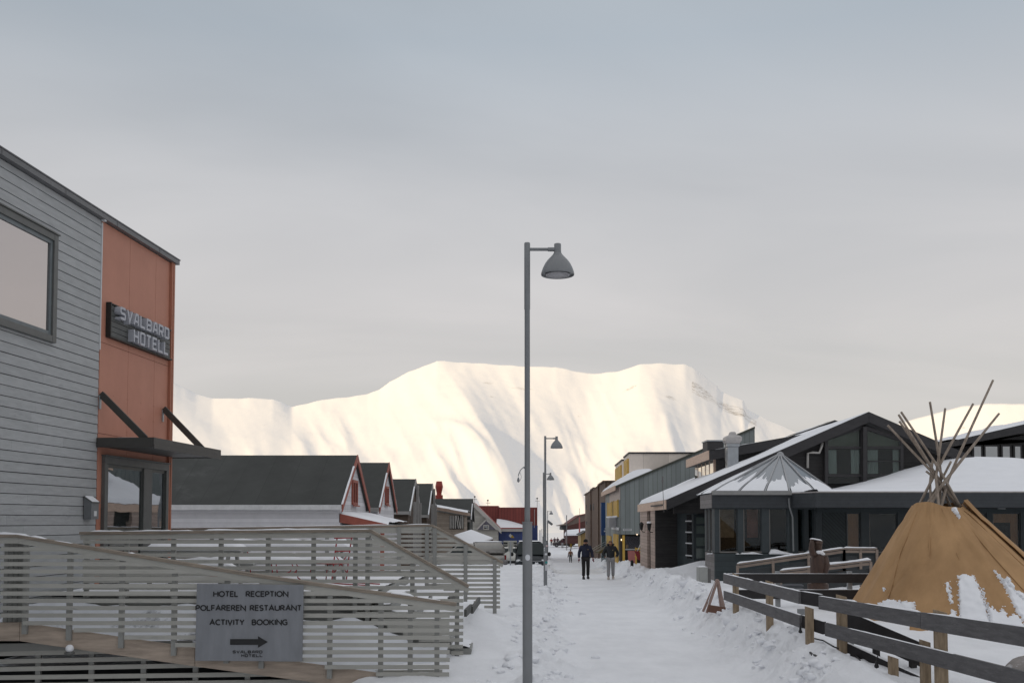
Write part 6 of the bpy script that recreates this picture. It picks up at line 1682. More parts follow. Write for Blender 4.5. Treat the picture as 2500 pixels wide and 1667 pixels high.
for k, cs in cells.items():
    idx = {}; q = MB()
    def vid(i, j, layer):
        key = (i, j, layer)
        if key not in idx:
            th = T0 + (T1 - T0) * i / NU; v = j / NV * .98
            full = all((a, b) in cs for a in (i - 1, i) for b in (j - 1, j))
            o = -.02 if layer == 0 else ((.05 + .022 * noise.noise(Vector((th * 14, v * 22, k)))) if full else .012)
            idx[key] = len(q.v); q.v.append(tuple(cone(th, v, o)))
        return idx[key]
    for (i, j) in cs:
        q.f.append((vid(i, j, 1), vid(i + 1, j, 1), vid(i + 1, j + 1, 1), vid(i, j + 1, 1)))
        for (di, dj, e0, e1) in ((-1, 0, (0, 0), (0, 1)), (1, 0, (1, 0), (1, 1)), (0, -1, (0, 0), (1, 0)), (0, 1, (0, 1), (1, 1))):
            if (i + di, j + dj) not in cs:
                q.f.append((vid(i + e0[0], j + e0[1], 1), vid(i + e1[0], j + e1[1], 1), vid(i + e1[0], j + e1[1], 0), vid(i + e0[0], j + e0[1], 0)))
    if len(q.v) > 8: q.build('snow_patch', snow_m, tent, smooth=True)
# canvas skirt lying out in front of the tent
q = MB(); q.grid(lambda u, v: W(2222 + 44 * u, 1520 + 62 * v, 18.35 - .30 * v + .03 * sin(u * 9)), 8, 8); sk_ = q.build('ground_skirt', cloth_m, tent, smooth=True); m_ = sk_.modifiers.new('thick', 'SOLIDIFY'); m_.thickness = .015

# ---- carved wooden figure
FY = 25.0; fs = F / FY
fb = W(1997, 1440, FY); carve = M('carved_dark_wood', (.062, .034, .024), rough=.55, var=.3, scale=5, bump=.5, bscale=9, stretch=(3, 3, .6), spec=.5)
fig = thing('carved_figure', 'dark brown carved wooden figure with a hand raised to its cap', 'sculpture', (fb.x, FY, gz(fb.x, FY)))
def FP_(px, py, dy=0.0): p = W(px, py, FY); return Vector((p.x, FY + dy, p.z))
def skin_obj(name, verts, edges, radii, mat, parent, root=0, sub=2, smooth=True):
    me = bpy.data.meshes.new(name); off = Vector((0, 0, 0)); qn = parent
    while qn is not None: off += qn.location; qn = qn.parent
    me.from_pydata([tuple(Vector(v) - off) for v in verts], edges, [])
    ob = bpy.data.objects.new(name, me); COL.objects.link(ob)
    sm_ = ob.modifiers.new('skin', 'SKIN'); sm_.use_smooth_shade = True
    ob.modifiers.new('sub', 'SUBSURF').levels = sub
    ob.modifiers['sub'].render_levels = sub
    for i, r in enumerate(radii):
        sv = me.skin_vertices[0].data[i]; sv.radius = r if isinstance(r, tuple) else (r, r); sv.use_root = (i == root)
    dg = bpy.context.evaluated_depsgraph_get(); dg.update()
    m2 = bpy.data.meshes.new_from_object(ob.evaluated_get(dg))
    m2.name = name; ob.modifiers.clear(); ob.data = m2; bpy.data.meshes.remove(me)
    m2.materials.clear(); m2.materials.append(mat)
    for p in m2.polygons: p.use_smooth = True
    if parent is not None: ob.parent = parent
    return ob
q = MB(); P0 = FP_(1997, 1440)
def ell(px, py, rx, ry_, n=20): c = FP_(px, py); return [c + Vector((cos(2 * pi * k / n) * rx, sin(2 * pi * k / n) * ry_ , 0)) for k in range(n)]
rings = [ell(1997, 1460, .26, .22), ell(1997, 1424, .26, .22), ell(1997, 1423, .19, .17), ell(1997, 1410, .195, .18), ell(1998, 1385, .20, .185), ell(1998, 1365, .19, .175), ell(1997, 1354, .165, .15), ell(1996, 1347, .10, .10), ell(1997, 1342, .095, .10), ell(1996, 1338, .105, .12), ell(1996, 1330, .115, .125), ell(1996, 1325, .11, .12)]
q.loft(rings); bo = q.build('body', carve, fig, smooth=True, autosmooth=60)
q = MB(); q.loft([ell(1996, 1326, .125, .15), ell(1996, 1322, .125, .145), ell(1995, 1318, .105, .11), ell(1995, 1316, .05, .05)]); q.build('cap', carve, fig, smooth=True, autosmooth=50)
q = MB(); c = FP_(1995, 1333, -.12); q.ball(c, .022, 8, 6, (1, 1.2, 1.5)); q.ball(c + Vector((-.042, .012, .035)), .013); q.ball(c + Vector((.042, .012, .035)), .013); q.ball(c + Vector((0, .01, -.06)), .03, 8, 6, (1.4, .6, .5)); q.build('face', carve, bo, smooth=True)
q = MB(); q.tube([FP_(1988, 1352, -.10), FP_(1980, 1350, -.12), FP_(1978, 1340, -.12), FP_(1979, 1326, -.11), FP_(1980, 1316, -.09)], [.075, .08, .072, .062, .045], 12); q.build('arm', carve, fig, smooth=True)
q = MB(); q.tube([FP_(2012, 1358, -.05), FP_(2016, 1378, -.10), FP_(2010, 1398, -.16)], [.08, .075, .06], 12); q.build('arm', carve, fig, smooth=True)
q = MB(); q.snow(FP_(1977, 1315, -.09), FP_(2004, 1320, -.03), .16, .05, 2, .04); q.build('snow_cap', snow_m, fig, smooth=True)
q = MB(); q.ball(FP_(1997, 1347, -.14), .085, 12, 8, (1.2, .7, .55)); q.ball(FP_(2005, 1351, -.13), .05, 10, 8, (1.2, .8, .7)); q.build('snow_cap', snow_m, fig, smooth=True)

# ---- snowy ramp rails in front of the pavilion
wr_m = M('weathered_ramp_wood', (.26, .205, .17), rough=.8, var=.2, scale=3, stretch=(1, 1, 5))
for k, (pts, Y, lab) in enumerate(((((1800, 1377), (2060, 1339), (2140, 1339)), 29.5, 'upper snow topped wooden ramp rail below the pavilion windows'), (((1905, 1394), (2125, 1368)), 27.5, 'lower snow topped wooden ramp rail behind the carved figure'))):
    t = thing('ramp_rail', lab, 'handrail', W(pts[0][0], 1420, Y), 'snow topped ramp rails by the pavilion')
    for (p0, p1) in zip(pts, pts[1:]):
        a = W(*p0, Y); b = W(*p1, Y)
        q = MB(); q.beam(a, b, .12, .035); r = q.build('rail', wr_m, t)
        q = MB(); q.beam(a + Vector((0, -.02, -.08)), b + Vector((0, -.02, -.08)), .03, .075); q.build('side_board', wr_m, t)
        q = MB(); q.snow(a + Vector((0, 0, .026)), b + Vector((0, 0, .026)), .13, .055, 5 + k, .08, .5); q.build('snow_cap', snow_m, r, smooth=True)
        q = MB(); q.beam(a + Vector((0, .05, -.42)), b + Vector((0, .05, -.42)), .03, .42); q.build('panel', M('ramp_dark_panel', (.045, .05, .053), rough=.7), t)
        n_ = max(2, int((b - a).length / .9))
        for i in range(n_ + 1):
            c = a + (b - a) * i / n_; q = MB(); q.box(c.x - .035, Y - .05, .5, c.x + .035, Y + .0, c.z - .03); q.build('post', wr_m, t)
# grey slatted steps seen below the black rail
st = thing('grate_steps', 'grey slatted steps half buried in snow behind the black fence', 'steps', W(1930, 1440, 26))
for i in range(4):
    a = W(1912, 1428 + i * 8, 26 - i * .2); b = W(1962, 1428 + i * 8, 26 - i * .2); q = MB(); q.box(a.x, a.y, a.z - .03, b.x, a.y + .22, a.z + .01); q.build('tread', M('blue_grey_steps', (.12, .125, .14), rough=.7), st)
# ---- electrical cabinet
p0 = W(1706, 1418, 31.5); p1 = W(1728, 1384, 31.5)
eb = thing('utility_cabinet', 'grey utility cabinet with snow on top at the corner of the pavilion', 'cabinet', ((p0.x + p1.x) / 2, 31.5, p0.z))
q = MB(); q.box(p0.x, 31.5, p0.z - .2, p1.x, 31.9, p1.z); q.build('body', M('cabinet_grey', (.34, .345, .33), rough=.55, var=.06), eb, bevel=.01)
q = MB(); q.box(p1.x + .005, 31.52, p0.z - .2, p1.x + .10, 31.9, p1.z - .05); q.build('side_box', M('cabinet_side', (.13, .125, .12), rough=.6), eb)
q = MB(); q.box(p0.x + .03, 31.492, p0.z + .02, p1.x - .03, 31.499, p1.z - .04); q.build('door', MATS['cabinet_grey'], eb)
q = MB(); q.snow(Vector((p0.x, 31.7, p1.z)), Vector((p1.x, 31.7, p1.z)), .38, .07, 4, .06); q.build('snow_cap', snow_m, eb, smooth=True)
# ---- A-frame
ab_m = M('pinkish_wood', (.31, .22, .19), rough=.75, var=.15, scale=5)
ay = 23.2; pt_ = W(1752, 1415, ay); pl_ = W(1725, 1490, ay); pr_ = W(1772, 1499, ay)
af = thing('a_frame_stand', 'empty A-shaped wooden stand in the snow bank at the fence end', 'stand', ((pl_.x + pr_.x) / 2, ay, pl_.z))
for dy in (0, .42):
    q = MB(); q.beam(pt_ + Vector((0, dy * .2, 0)), pl_ + Vector((0, dy, -.05)), .05, .055, (0, 1, 0)); q.build('leg', ab_m, af); q = MB(); q.beam(pt_ + Vector((.01, dy * .2 + .001, 0)), pr_ + Vector((0, dy, -.05)), .05, .06, (0, 1, 0)); q.build('leg', ab_m, af)
q = MB(); q.beam(pl_ + Vector((.02, -.03, .06)), pr_ + Vector((-.02, -.03, .08)), .02, .17); q.build('cross_board', M('brown_board', (.16, .085, .06), rough=.8), af)
q = MB(); q.snow(pl_ + (pt_ - pl_) * .25 + Vector((-.03, 0, .02)), pl_ + (pt_ - pl_) * .9 + Vector((-.03, 0, .02)), .04, .015, 3, .08); q.build('snow_cap', snow_m, af, smooth=True)
# ---- metal grate, lamps and cables at the fence foot
gp0 = W(1950, 1592, 16.1)
gt = thing('doormat_grate', 'black metal grate half covered by snow at the fence opening', 'grate', (gp0.x, 16.1, gz(gp0.x, 16.1)))
zg = W(1985, 1590, 15.9).z
def gpt(px, py): p = W(px, py, 15.9); k = (zg - CAMZ) / (p.z - CAMZ); return Vector((p.x * k, p.y * k, zg))
c0, c1, c2, c3 = gpt(1950, 1577), gpt(1978, 1574), gpt(2026, 1601), gpt(1998, 1606)
for k in range(9):
    q = MB(); a = c0 + (c3 - c0) * k / 8; b = c1 + (c2 - c1) * k / 8; q.beam(a, b, .018, .03); q.build('bar', M('grate_black', (.02, .02, .021), rough=.6), gt)
for (a, b) in ((c0, c3), (c1, c2)):
    q = MB(); q.beam(a, b, .03, .05); q.build('frame', MATS['grate_black'], gt)
q = MB(); q.beam(c3 + Vector((0, -.02, -.05)), c2 + Vector((0, -.02, -.05)), .03, .12); q.build('front_edge', MATS['grate_black'], gt)
cab_m = M('black_cable', (.012, .012, .014), rough=.5)
def ground_pt(px, py, lift=.02):
    lo, hi = 6., 60.
    for _ in range(50):
        m = (lo + hi) / 2; p = W(px, py, m)
        if p.z > gz(p.x, p.y): lo = m
        else: hi = m
    p = W(px, py, lo); return Vector((p.x, p.y, gz(p.x, p.y) + lift))
for lab, pts in (('black cable looping over the snow from the fence post', ((1988, 1563), (2010, 1568), (2035, 1583), (2070, 1597), (2105, 1602))), ('black cable running straight down the snow towards the near fence', ((2076, 1582), (2090, 1605), (2122, 1645)))):
    P3 = [ground_pt(*p) for p in pts]; fine = []
    for a, b in zip(P3, P3[1:]):
        for i in range(6):
            c = a + (b - a) * i / 6; fine.append(Vector((c.x, c.y, c.z + .015)))
    t = thing('power_cable', lab, 'cable', fine[0], 'black cables on the snow by the fence'); q = MB(); q.tube(fine, .012, 6); q.build('cable', cab_m, t, smooth=True)
for px, py, Y, lab in ((1954, 1538, 16.35, 'black bulb socket hanging under the far fence section'), (2140, 1622, 13.7, 'black bulb socket hanging under the sloping rails')):
    p = W(px, py, Y); t = thing('bulb_socket', lab, 'bulb', p, 'bulbs of the light string'); q = MB(); q.lathe([(.005, .05), (.018, .045), (.02, .01), (.032, -.01), (.03, -.035), (.0, -.05)], p, 12, False); q.build('bulb', cab_m, t, smooth=True)
    q = MB(); q.tube([p + Vector((0, 0, .05)), p + Vector((.03, .03, .12))], .007, 6); q.build('wire', cab_m, t)
# rock at the right edge
p = W(2492, 1628, 12.0); rk = MB(); rk.ball((p.x + .25, 12.2, p.z - .15), .32, 16, 12, (1.1, 1, .75))
for i, v in enumerate(rk.v):
    v = Vector(v); rk.v[i] = tuple(v + Vector((1, 1, 1)) * .06 * noise.noise(v * 3))
tag(rk.build('boulder', M('grey_boulder', (.24, .22, .21), rough=.9, var=.3, scale=5, weather=(SNOW_C, 3, .55)), smooth=True), 'grey boulder half covered with snow at the right edge behind the near fence', 'rock')

# =================================================================== PEOPLE
skin_m = M('skin', (.40, .21, .15), rough=.55, var=.06)
def person(label, X, Y, h, face, jacket, trousers, boots, hat=None, hair=None, stride=.12, pockets=False, gloves=None, scarf=None, hood=False, detail=True, swing=.12, backpack=None, bag=None, group=None):
    """face: heading of the body in radians (0 looks along -Y, i.e. towards the camera)"""
    z = gz(X, Y, True); k = h / 1.78
    t = thing('person', label, 'person', (X, Y, z), group)
    ca, sa = cos(face), sin(face)
    def L(x, y, zz): return Vector((X + (x * ca - y * sa) * k, Y + (x * sa + y * ca) * k, z + zz * k))
    hx = .10
    # joints: y negative = forward
    fl, fr = (-stride, stride * .8)
    an = [L(-hx - .01, fl, .09 ), L(hx + .01, fr, .09 + abs(fr) * .25)]
    kn = [L(-hx - .005, fl * .5 - .05, .50), L(hx + .005, fr * .4 - .03, .50)]
    hp_ = [L(-hx, 0, .92), L(hx, 0, .92)]
    sh = [L(-.20, .01, 1.44), L(.20, .01, 1.44)]
    if pockets:
        el = [L(-.34, .06, 1.16), L(.34, .06, 1.16)]; wr = [L(-.23, -.12, 1.00), L(.23, -.12, 1.00)]
    else:
        el = [L(-.29, .04 + swing * .3, 1.17), L(.29, .04 - swing * .3, 1.17)]; wr = [L(-.30, -.06 + swing, .92), L(.31, -.08 - swing, .92)]
    pel = L(0, 0, .96); ch = L(0, .01, 1.28); nk = L(0, .0, 1.50); hd = L(0, -.02, 1.62); tp = L(0, -.01, 1.74)
    lod = 2 if detail else 1
    V = [pel, L(0, 0, 1.12), ch, L(0, .01, 1.42), nk, hd, tp, hp_[0], kn[0], an[0], hp_[1], kn[1], an[1], sh[0], el[0], wr[0], sh[1], el[1], wr[1]]
    E = [(0, 1), (1, 2), (2, 3), (3, 4), (4, 5), (5, 6), (0, 7), (7, 8), (8, 9), (0, 10), (10, 11), (11, 12), (3, 13), (13, 14), (14, 15), (3, 16), (16, 17), (17, 18)]
    R = [(.15, .11), (.14, .10), (.16, .11), (.14, .09), .055, (.085, .10), (.065, .08), .085, .058, .042, .085, .058, .042, .06, .043, .032, .06, .043, .032]
    R = [tuple(c * k for c in r) if isinstance(r, tuple) else r * k for r in R]
    body = skin_obj('body', V, E, R, skin_m, t, 0, lod)
    if detail:
        f = MB(); c = L(0, -.125, 1.615); f.ball(c, .018 * k, 8, 6, (1, 1.2, 1.5))
        f.ball(L(0, -.112, 1.565), .02 * k, 8, 6, (1.6, .6, .4)); f.ball(L(-.088, -.01, 1.615), .026 * k, 8, 6, (.4, .8, 1.2)); f.ball(L(.088, -.01, 1.615), .026 * k, 8, 6, (.4, .8, 1.2)); f.build('face', skin_m, body, smooth=True)
        f = MB(); f.ball(L(-.035, -.115, 1.64), .012 * k, 8, 6); f.ball(L(.035, -.115, 1.64), .012 * k, 8, 6); f.build('eyes', M('eye_dark', (.02, .015, .012), rough=.3), body, smooth=True)
        if hair and hair[1]:
            f = MB(); f.ball(L(0, -.085, 1.555), .062 * k, 10, 8, (1.05, .75, .75)); f.build('beard', M('beard_' + hair[2], hair[0], rough=.9), body, smooth=True)
    # jacket
    low = 1.0 if not pockets else .88
    JV = [L(0, 0, low - .08), L(0, 0, low + .10), ch, L(0, .01, 1.42), L(0, .0, 1.51), sh[0], el[0], wr[0] + (el[0] - wr[0]) * .08, sh[1], el[1], wr[1] + (el[1] - wr[1]) * .08]
    JE = [(0, 1), (1, 2), (2, 3), (3, 4), (3, 5), (5, 6), (6, 7), (3, 8), (8, 9), (9, 10)]
    JR = [(.20, .15), (.195, .145), (.20, .145), (.165, .12), .085, .088, .075, .062, .088, .075, .062]
    JR = [tuple(c * k for c in r) if isinstance(r, tuple) else r * k for r in JR]
    jo = skin_obj('jacket', JV, JE, JR, jacket, t, 2, lod)
    if detail:
        f = MB(); f.beam(L(0, -.158, low + .02), L(0, -.135, 1.40), .012, .006, (0, 1, 0)); f.build('zip', M('zip_dark', (.012, .012, .014), rough=.4), jo)
        f = MB(); c = L(.09, -.146, 1.33); f.box(c.x - .02, c.y - .006, c.z - .015, c.x + .02, c.y + .004, c.z + .015); f.build('emblem', M('emblem_gold', (.28, .21, .12), rough=.6), jo)
        f = MB(); ring_ = [L(.075 * sin(a_), .0 - .075 * cos(a_), 1.515 + .01 * cos(a_)) for a_ in [i * 2 * pi / 14 for i in range(15)]]; f.tube(ring_, .038 * k, 8); f.build('collar', jacket, jo, smooth=True)
    # trousers
    TV = [L(0, 0, .98), hp_[0], kn[0], an[0] + Vector((0, 0, .03 * k)), hp_[1], kn[1], an[1] + Vector((0, 0, .03 * k))]
    TE = [(0, 1), (1, 2), (2, 3), (0, 4), (4, 5), (5, 6)]
    TR = [(.17, .13), .108, .084, .078, .108, .084, .078]
    TR = [tuple(c * k for c in r) if isinstance(r, tuple) else r * k for r in TR]
    skin_obj('trousers', TV, TE, TR, trousers, t, 0, lod)
    for a in an:
        bx_ = MB(); d = Vector((sa, -ca, 0)); side = Vector((ca, sa, 0)); g = Vector((a.x, a.y, a.z - .09 * k))
        rings = []
        for (u, w_, h0, h1) in ((-.09, .035, .0, .09), (-.06, .05, 0, .13), (.02, .055, 0, .14), (.10, .055, 0, .085), (.17, .05, 0, .07), (.205, .03, .01, .05)):
            c = g + d * u * k; rings.append([c - side * w_ * k + Vector((0, 0, h0 * k)), c + side * w_ * k + Vector((0, 0, h0 * k)), c + side * w_ * k + Vector((0, 0, h1 * .7 * k)), c + side * w_ * .6 * k + Vector((0, 0, h1 * k)), c - side * w_ * .6 * k + Vector((0, 0, h1 * k)), c - side * w_ * k + Vector((0, 0, h1 * .7 * k))])
        bx_.loft(rings); bx_.build('boot', boots, t, smooth=True, autosmooth=60)
    # hands (five fingers each, curled)
    if not pockets:
        for s_, (e_, w_) in zip((-1, 1), zip(el, wr)):
            dn = (w_ - e_).normalized(); fw = Vector((sa, -ca, 0)); fw = (fw - dn * fw.dot(dn)).normalized(); sd = dn.cross(fw)
            hv = [w_, w_ + dn * .05 * k, w_ + dn * .095 * k]; he = [(0, 1), (1, 2)]; hr = [(.032 * k, .026 * k), (.046 * k, .026 * k), (.044 * k, .022 * k)]
            if detail:
                for i, (o, ln) in enumerate(((-.03, .065), (-.01, .075), (.01, .07), (.03, .055))):
                    b0 = w_ + dn * .10 * k + fw * o * k; b = len(hv); hv += [b0, b0 + dn * ln * .55 * k + sd * (-s_) * .012 * k, b0 + dn * ln * .95 * k + sd * (-s_) * .035 * k]; he += [(2, b), (b, b + 1), (b + 1, b + 2)]; hr += [.011 * k, .0105 * k, .009 * k]
                b = len(hv); b0 = w_ + dn * .04 * k + fw * .035 * k; hv += [b0, b0 + dn * .03 * k + fw * .025 * k, b0 + dn * .065 * k + fw * .028 * k]; he += [(1, b), (b, b + 1), (b + 1, b + 2)]; hr += [.014 * k, .013 * k, .010 * k]
            else:
                hv.append(w_ + dn * .17 * k); he.append((2, 3)); hr.append(.02 * k)
            skin_obj('glove' if gloves else 'hand', hv, he, hr, gloves or skin_m, t, 1, 1)
    if hat:
        f = MB(); f.lathe([(.098 * k, 0), (.103 * k, .03 * k), (.098 * k, .07 * k), (.075 * k, .115 * k), (.035 * k, .14 * k), (0, .145 * k)], L(0, -.012, 1.655), 18, False); f.build('hat', hat, t, smooth=True)
    elif hair:
        f = MB(); f.ball(L(0, .005, 1.67), .098 * k, 14, 10, (.95, 1.08, .95)); f.build('hair', M('hair_' + hair[2], hair[0], rough=.9), t, smooth=True)
    if scarf:
        f = MB(); f.tube([L(.085 * sin(a_), -.085 * cos(a_) - .01, 1.545) for a_ in [i * 2 * pi / 14 for i in range(15)]], .034 * k, 8); f.build('scarf', scarf, t, smooth=True)
    if hood:
        f = MB(); f.tube([L(.13 * sin(a_), .03 - .09 * cos(a_), 1.54 + .05 * abs(sin(a_ / 2))) for a_ in [.7 + i * (2 * pi - 1.4) / 12 for i in range(13)]], .05 * k, 8); f.build('hood', jacket, t, smooth=True)
    if backpack:
        f = MB(); c = L(0, .20, 1.25); q8 = []
        for zz in (1.02, 1.44):
            q8 += [L(-.15, .12, zz), L(.15, .12, zz), L(.15, .30, zz), L(-.15, .30, zz)]
        f.hexa(q8); f.build('backpack', backpack, t, bevel=.03)
    if bag:
        f = MB(); f.loft([[L(.26, -.05, .75), L(.42, -.05, .70), L(.42, .1, .70), L(.26, .1, .75)], [L(.22, -.05, 1.1), L(.34, -.05, 1.02), L(.34, .1, 1.02), L(.22, .1, 1.1)]]); f.build('bag', bag, t, bevel=.02)
    return t
navy = M('navy_jacket', (.012, .015, .035), rough=.7, var=.2, scale=8, bump=.3, bscale=14)
blackj = M('black_jacket', (.014, .016, .019), rough=.6, var=.2, scale=8, bump=.3, bscale=12)
blackt = M('black_trousers', (.014, .012, .012), rough=.75, var=.2, scale=8, bump=.3, bscale=12)
greyt = M('grey_sweatpants', (.26, .255, .26), rough=.85, var=.1, scale=6, bump=.3, bscale=10)
bootb = M('black_boots', (.01, .01, .011), rough=.6); bootw = M('white_shoes', (.48, .42, .38), rough=.6, var=.15)
redg = M('dark_red_gloves', (.14, .02, .03), rough=.7)
hatb = M('black_beanie', (.012, .011, .012), rough=.9)
def px_person(px, py_feet, Y): return W(px, py_feet, Y).x
G2 = 'people walking in the snowy street'
person('man in a black beanie, navy jacket and dark red gloves walking towards the camera', px_person(1430, 1408, 45.2), 45.2, 1.80, .05, navy, blackt, bootb, hat=hatb, gloves=redg, scarf=M('navy_scarf', (.012, .014, .03), rough=.9), stride=.10, swing=.05, hair=((.05, .03, .02), True, 'dark'))
person('bareheaded man in a black hooded jacket and grey trousers, hands in pockets', px_person(1491, 1408, 45.0), 45.0, 1.77, -.04, blackj, greyt, bootw, hair=((.16, .10, .06), True, 'brown'), pockets=True, stride=.10, hood=True)
person('child in a brown jacket seen from behind, carrying a dark bag, walking away', px_person(1393, 1371, 92), 92, 1.20, pi - .1, M('brown_jacket', (.22, .12, .075), rough=.8), blackt, bootb, hat=hatb, stride=.10, detail=False, bag=blackt)
person('person in a red jacket and yellow trousers walking away up the street', px_person(1394, 1337, 170), 170, 1.78, pi, M('bright_red_jacket', (.5, .03, .025), rough=.6), M('yellow_trousers', (.50, .33, .05), rough=.7), bootb, hat=hatb, stride=.08, detail=False)
person('person in a red cape-like coat, leftmost of the far walkers', px_person(1346, 1322, 215), 215, 1.6, pi, M('dark_red_coat', (.24, .04, .03), rough=.8), blackt, bootb, hat=M('red_hat', (.25, .04, .03), rough=.9), stride=.06, detail=False)
person('walker in a purple grey jacket beside the red coated walker', px_person(1354, 1323, 212), 212, 1.8, pi, M('purple_jacket', (.10, .06, .075), rough=.8), blackt, bootb, hat=hatb, stride=.08, detail=False)
person('walker in a dark plum jacket next to the white van on the left', px_person(1361.5, 1322, 214), 214, 1.8, 0, M('plum_jacket', (.07, .035, .045), rough=.8), blackt, bootb, hat=hatb, stride=.08, detail=False)
person('walker in a dark maroon coat and grey trousers in front of the far parked car', px_person(1373, 1330, 185), 185, 1.75, 0, M('maroon_coat', (.06, .022, .028), rough=.8), greyt, bootb, hair=((.03, .02, .015), False, 'black'), stride=.08, detail=False)
person('tall dark figure standing behind the far parked car', px_person(1388, 1317, 205), 205, 1.95, pi, blackj, blackt, bootb, hat=hatb, stride=.04, detail=False)
person('dark clothed figure with light sleeves between the red pole and the parked car', px_person(1398, 1320, 200), 200, 1.85, 0, M('dark_grey_jacket', (.03, .03, .033), rough=.8), blackt, bootb, hat=hatb, stride=.06, detail=False)

# =================================================================== VEHICLES
tyre_m = M('tyre', (.012, .012, .012), rough=.85); rim_m = M('rim', (.25, .25, .26), rough=.35, metal=.7)
lightg = glass_mat('headlight_glass', (.45, .46, .47), .35, .08); chrome = M('chrome', (.55, .56, .57), rough=.2, metal=.9)
carglass = glass_mat('car_glass', (.012, .018, .018), .035, .03)
def rrect(x, hw0, hw1, z0, z1, n=20, e=4.0):
    out = []
    for k in range(n):
        t_ = 2 * pi * k / n; c, s_ = cos(t_), sin(t_)
        yy = abs(c) ** (2 / e) * (1 if c >= 0 else -1); zz = abs(s_) ** (2 / e) * (1 if s_ >= 0 else -1)
        f = (zz + 1) / 2; out.append((x, yy * (hw0 + (hw1 - hw0) * f), z0 + (z1 - z0) * f))
    return out
class Car:
    def __init__(s, name, label, cat, loc, heading, paint, group=None):
        s.t = thing(name, label, cat, loc, group, heading); s.o = Vector(loc); s.p = paint
    def sh(s, mb):      # local -> stored (build subtracts the root location)
        mb.v = [tuple(Vector(v) + s.o) for v in mb.v]; return mb
    def part(s, mb, name, mat, par=None, **kw): return s.sh(mb).build(name, mat, par or s.t, **kw)
    def wheel(s, x, y, r=.34, w=.22):
        sg = 1 if y > 0 else -1
        q = MB(); q.tube([(x, y - w / 2, r), (x, y - w / 2 + .03, r), (x, y + w / 2 - .03, r), (x, y + w / 2, r)], [r * .93, r, r, r * .93], 22); wh = s.part(q, 'wheel', tyre_m, smooth=True, autosmooth=40)
        q = MB(); q.tube([(x, y + sg * (w / 2 - .01), r), (x, y + sg * (w / 2 + .012), r)], [r * .62, r * .56], 16); s.part(q, 'rim', rim_m, wh)
# grey van facing the camera
vX = W(1297, 1380, 57).x; vY = 59.2
dkp = M('dark_grey_car_paint', (.020, .025, .030), rough=.45, var=.06, spec=.3)
c = Car('parked_van', 'dark grey van parked facing the camera behind the nearest lamp pole', 'van', (vX - .02, vY, -.46), -pi / 2, dkp)
q = MB(); q.loft([rrect(2.42, .70, .66, .42, .80), rrect(2.36, .86, .80, .28, .92), rrect(2.15, .93, .86, .24, 1.03), rrect(1.75, .95, .86, .24, 1.16), rrect(1.35, .95, .80, .24, 1.56, e=5), rrect(.95, .95, .77, .24, 1.86, e=5), rrect(.5, .95, .77, .24, 1.94, e=5.5), rrect(-2.2, .95, .77, .24, 1.93, e=5.5), rrect(-2.42, .92, .74, .35, 1.85, e=5)]); body = c.part(q, 'body', dkp, smooth=True, autosmooth=50)
q = MB(); q.hexa([(1.80, -.80, 1.21), (1.80, .80, 1.21), (1.66, .80, 1.17), (1.66, -.80, 1.17), (1.14, -.70, 1.84), (1.14, .70, 1.84), (.98, .70, 1.78), (.98, -.70, 1.78)]); c.part(q, 'windscreen', carglass, body, bevel=.01)
for sg in (-1, 1):
    q = MB(); q.ball((2.27, sg * .70, .86), .13, 12, 8, (.8, 1.25, .72)); c.part(q, 'headlight', lightg, smooth=True)
    q = MB(); q.ball((1.45, sg * 1.08, 1.22), .13, 12, 8, (.6, .75, 1.0)); c.part(q, 'mirror', M('mirror_black', (.012, .012, .013), rough=.4), smooth=True)
    q = MB(); q.box(-1.9, sg * .868 - .01, 1.25, 1.1, sg * .868 + .01, 1.70); c.part(q, 'side_window', carglass)
    c.wheel(1.55, sg * .80); c.wheel(-1.45, sg * .80)
q = MB(); q.beam((2.40, -.62, .86), (2.40, .62, .86), .03, .02); q.beam((2.42, -.5, .56), (2.42, .5, .56), .03, .02); c.part(q, 'chrome_strip', chrome)
q = MB(); q.box(2.38, -.55, .36, 2.44, .55, .58); c.part(q, 'grille', M('grille_black', (.008, .008, .008), rough=.5))
q = MB(); q.box(2.445, -.26, .40, 2.455, .26, .50); c.part(q, 'number_plate', M('plate_pale', (.5, .5, .48), rough=.5))
q = MB(); q.grid(lambda u, v: (-2.1 + 2.9 * u, -.66 + 1.32 * v, 1.935 + .025 * sin(pi * u) * sin(pi * v)), 10, 8); c.part(q, 'snow_cap', snow_m, smooth=True)
# silver pickup side-on
sp_m = M('silver_car_paint', (.36, .345, .32), rough=.3, var=.06, metal=.35, spec=.6)
pY = 60.5; pX = W(1233, 1360, pY).x - 2.55
c = Car('parked_pickup', 'silver pickup with a closed canopy seen from the side behind the rear railing', 'pickup', (pX, pY, -.47), pi + .10, sp_m)
q = MB(); q.loft([rrect(2.55, .70, .65, .55, .85), rrect(2.45, .84, .80, .42, 1.0), rrect(1.5, .90, .86, .40, 1.12), rrect(.9, .92, .88, .40, 1.18), rrect(-2.4, .92, .90, .42, 1.16), rrect(-2.55, .88, .86, .50, 1.12)]); body = c.part(q, 'body', sp_m, smooth=True, autosmooth=50)
q = MB(); q.loft([rrect(1.05, .84, .80, 1.10, 1.20), rrect(.35, .84, .70, 1.12, 1.74, e=5), rrect(-.55, .84, .70, 1.12, 1.80, e=5), rrect(-.62, .84, .70, 1.12, 1.78, e=5)]); cab = c.part(q, 'cab', sp_m, smooth=True, autosmooth=50)
q = MB(); q.loft([rrect(-.66, .87, .74, 1.17, 1.86, e=6), rrect(-.9, .88, .75, 1.17, 1.90, e=6), rrect(-2.25, .88, .75, 1.17, 1.90, e=6), rrect(-2.48, .86, .70, 1.17, 1.55, e=6)]); can = c.part(q, 'canopy', sp_m, smooth=True, autosmooth=50)
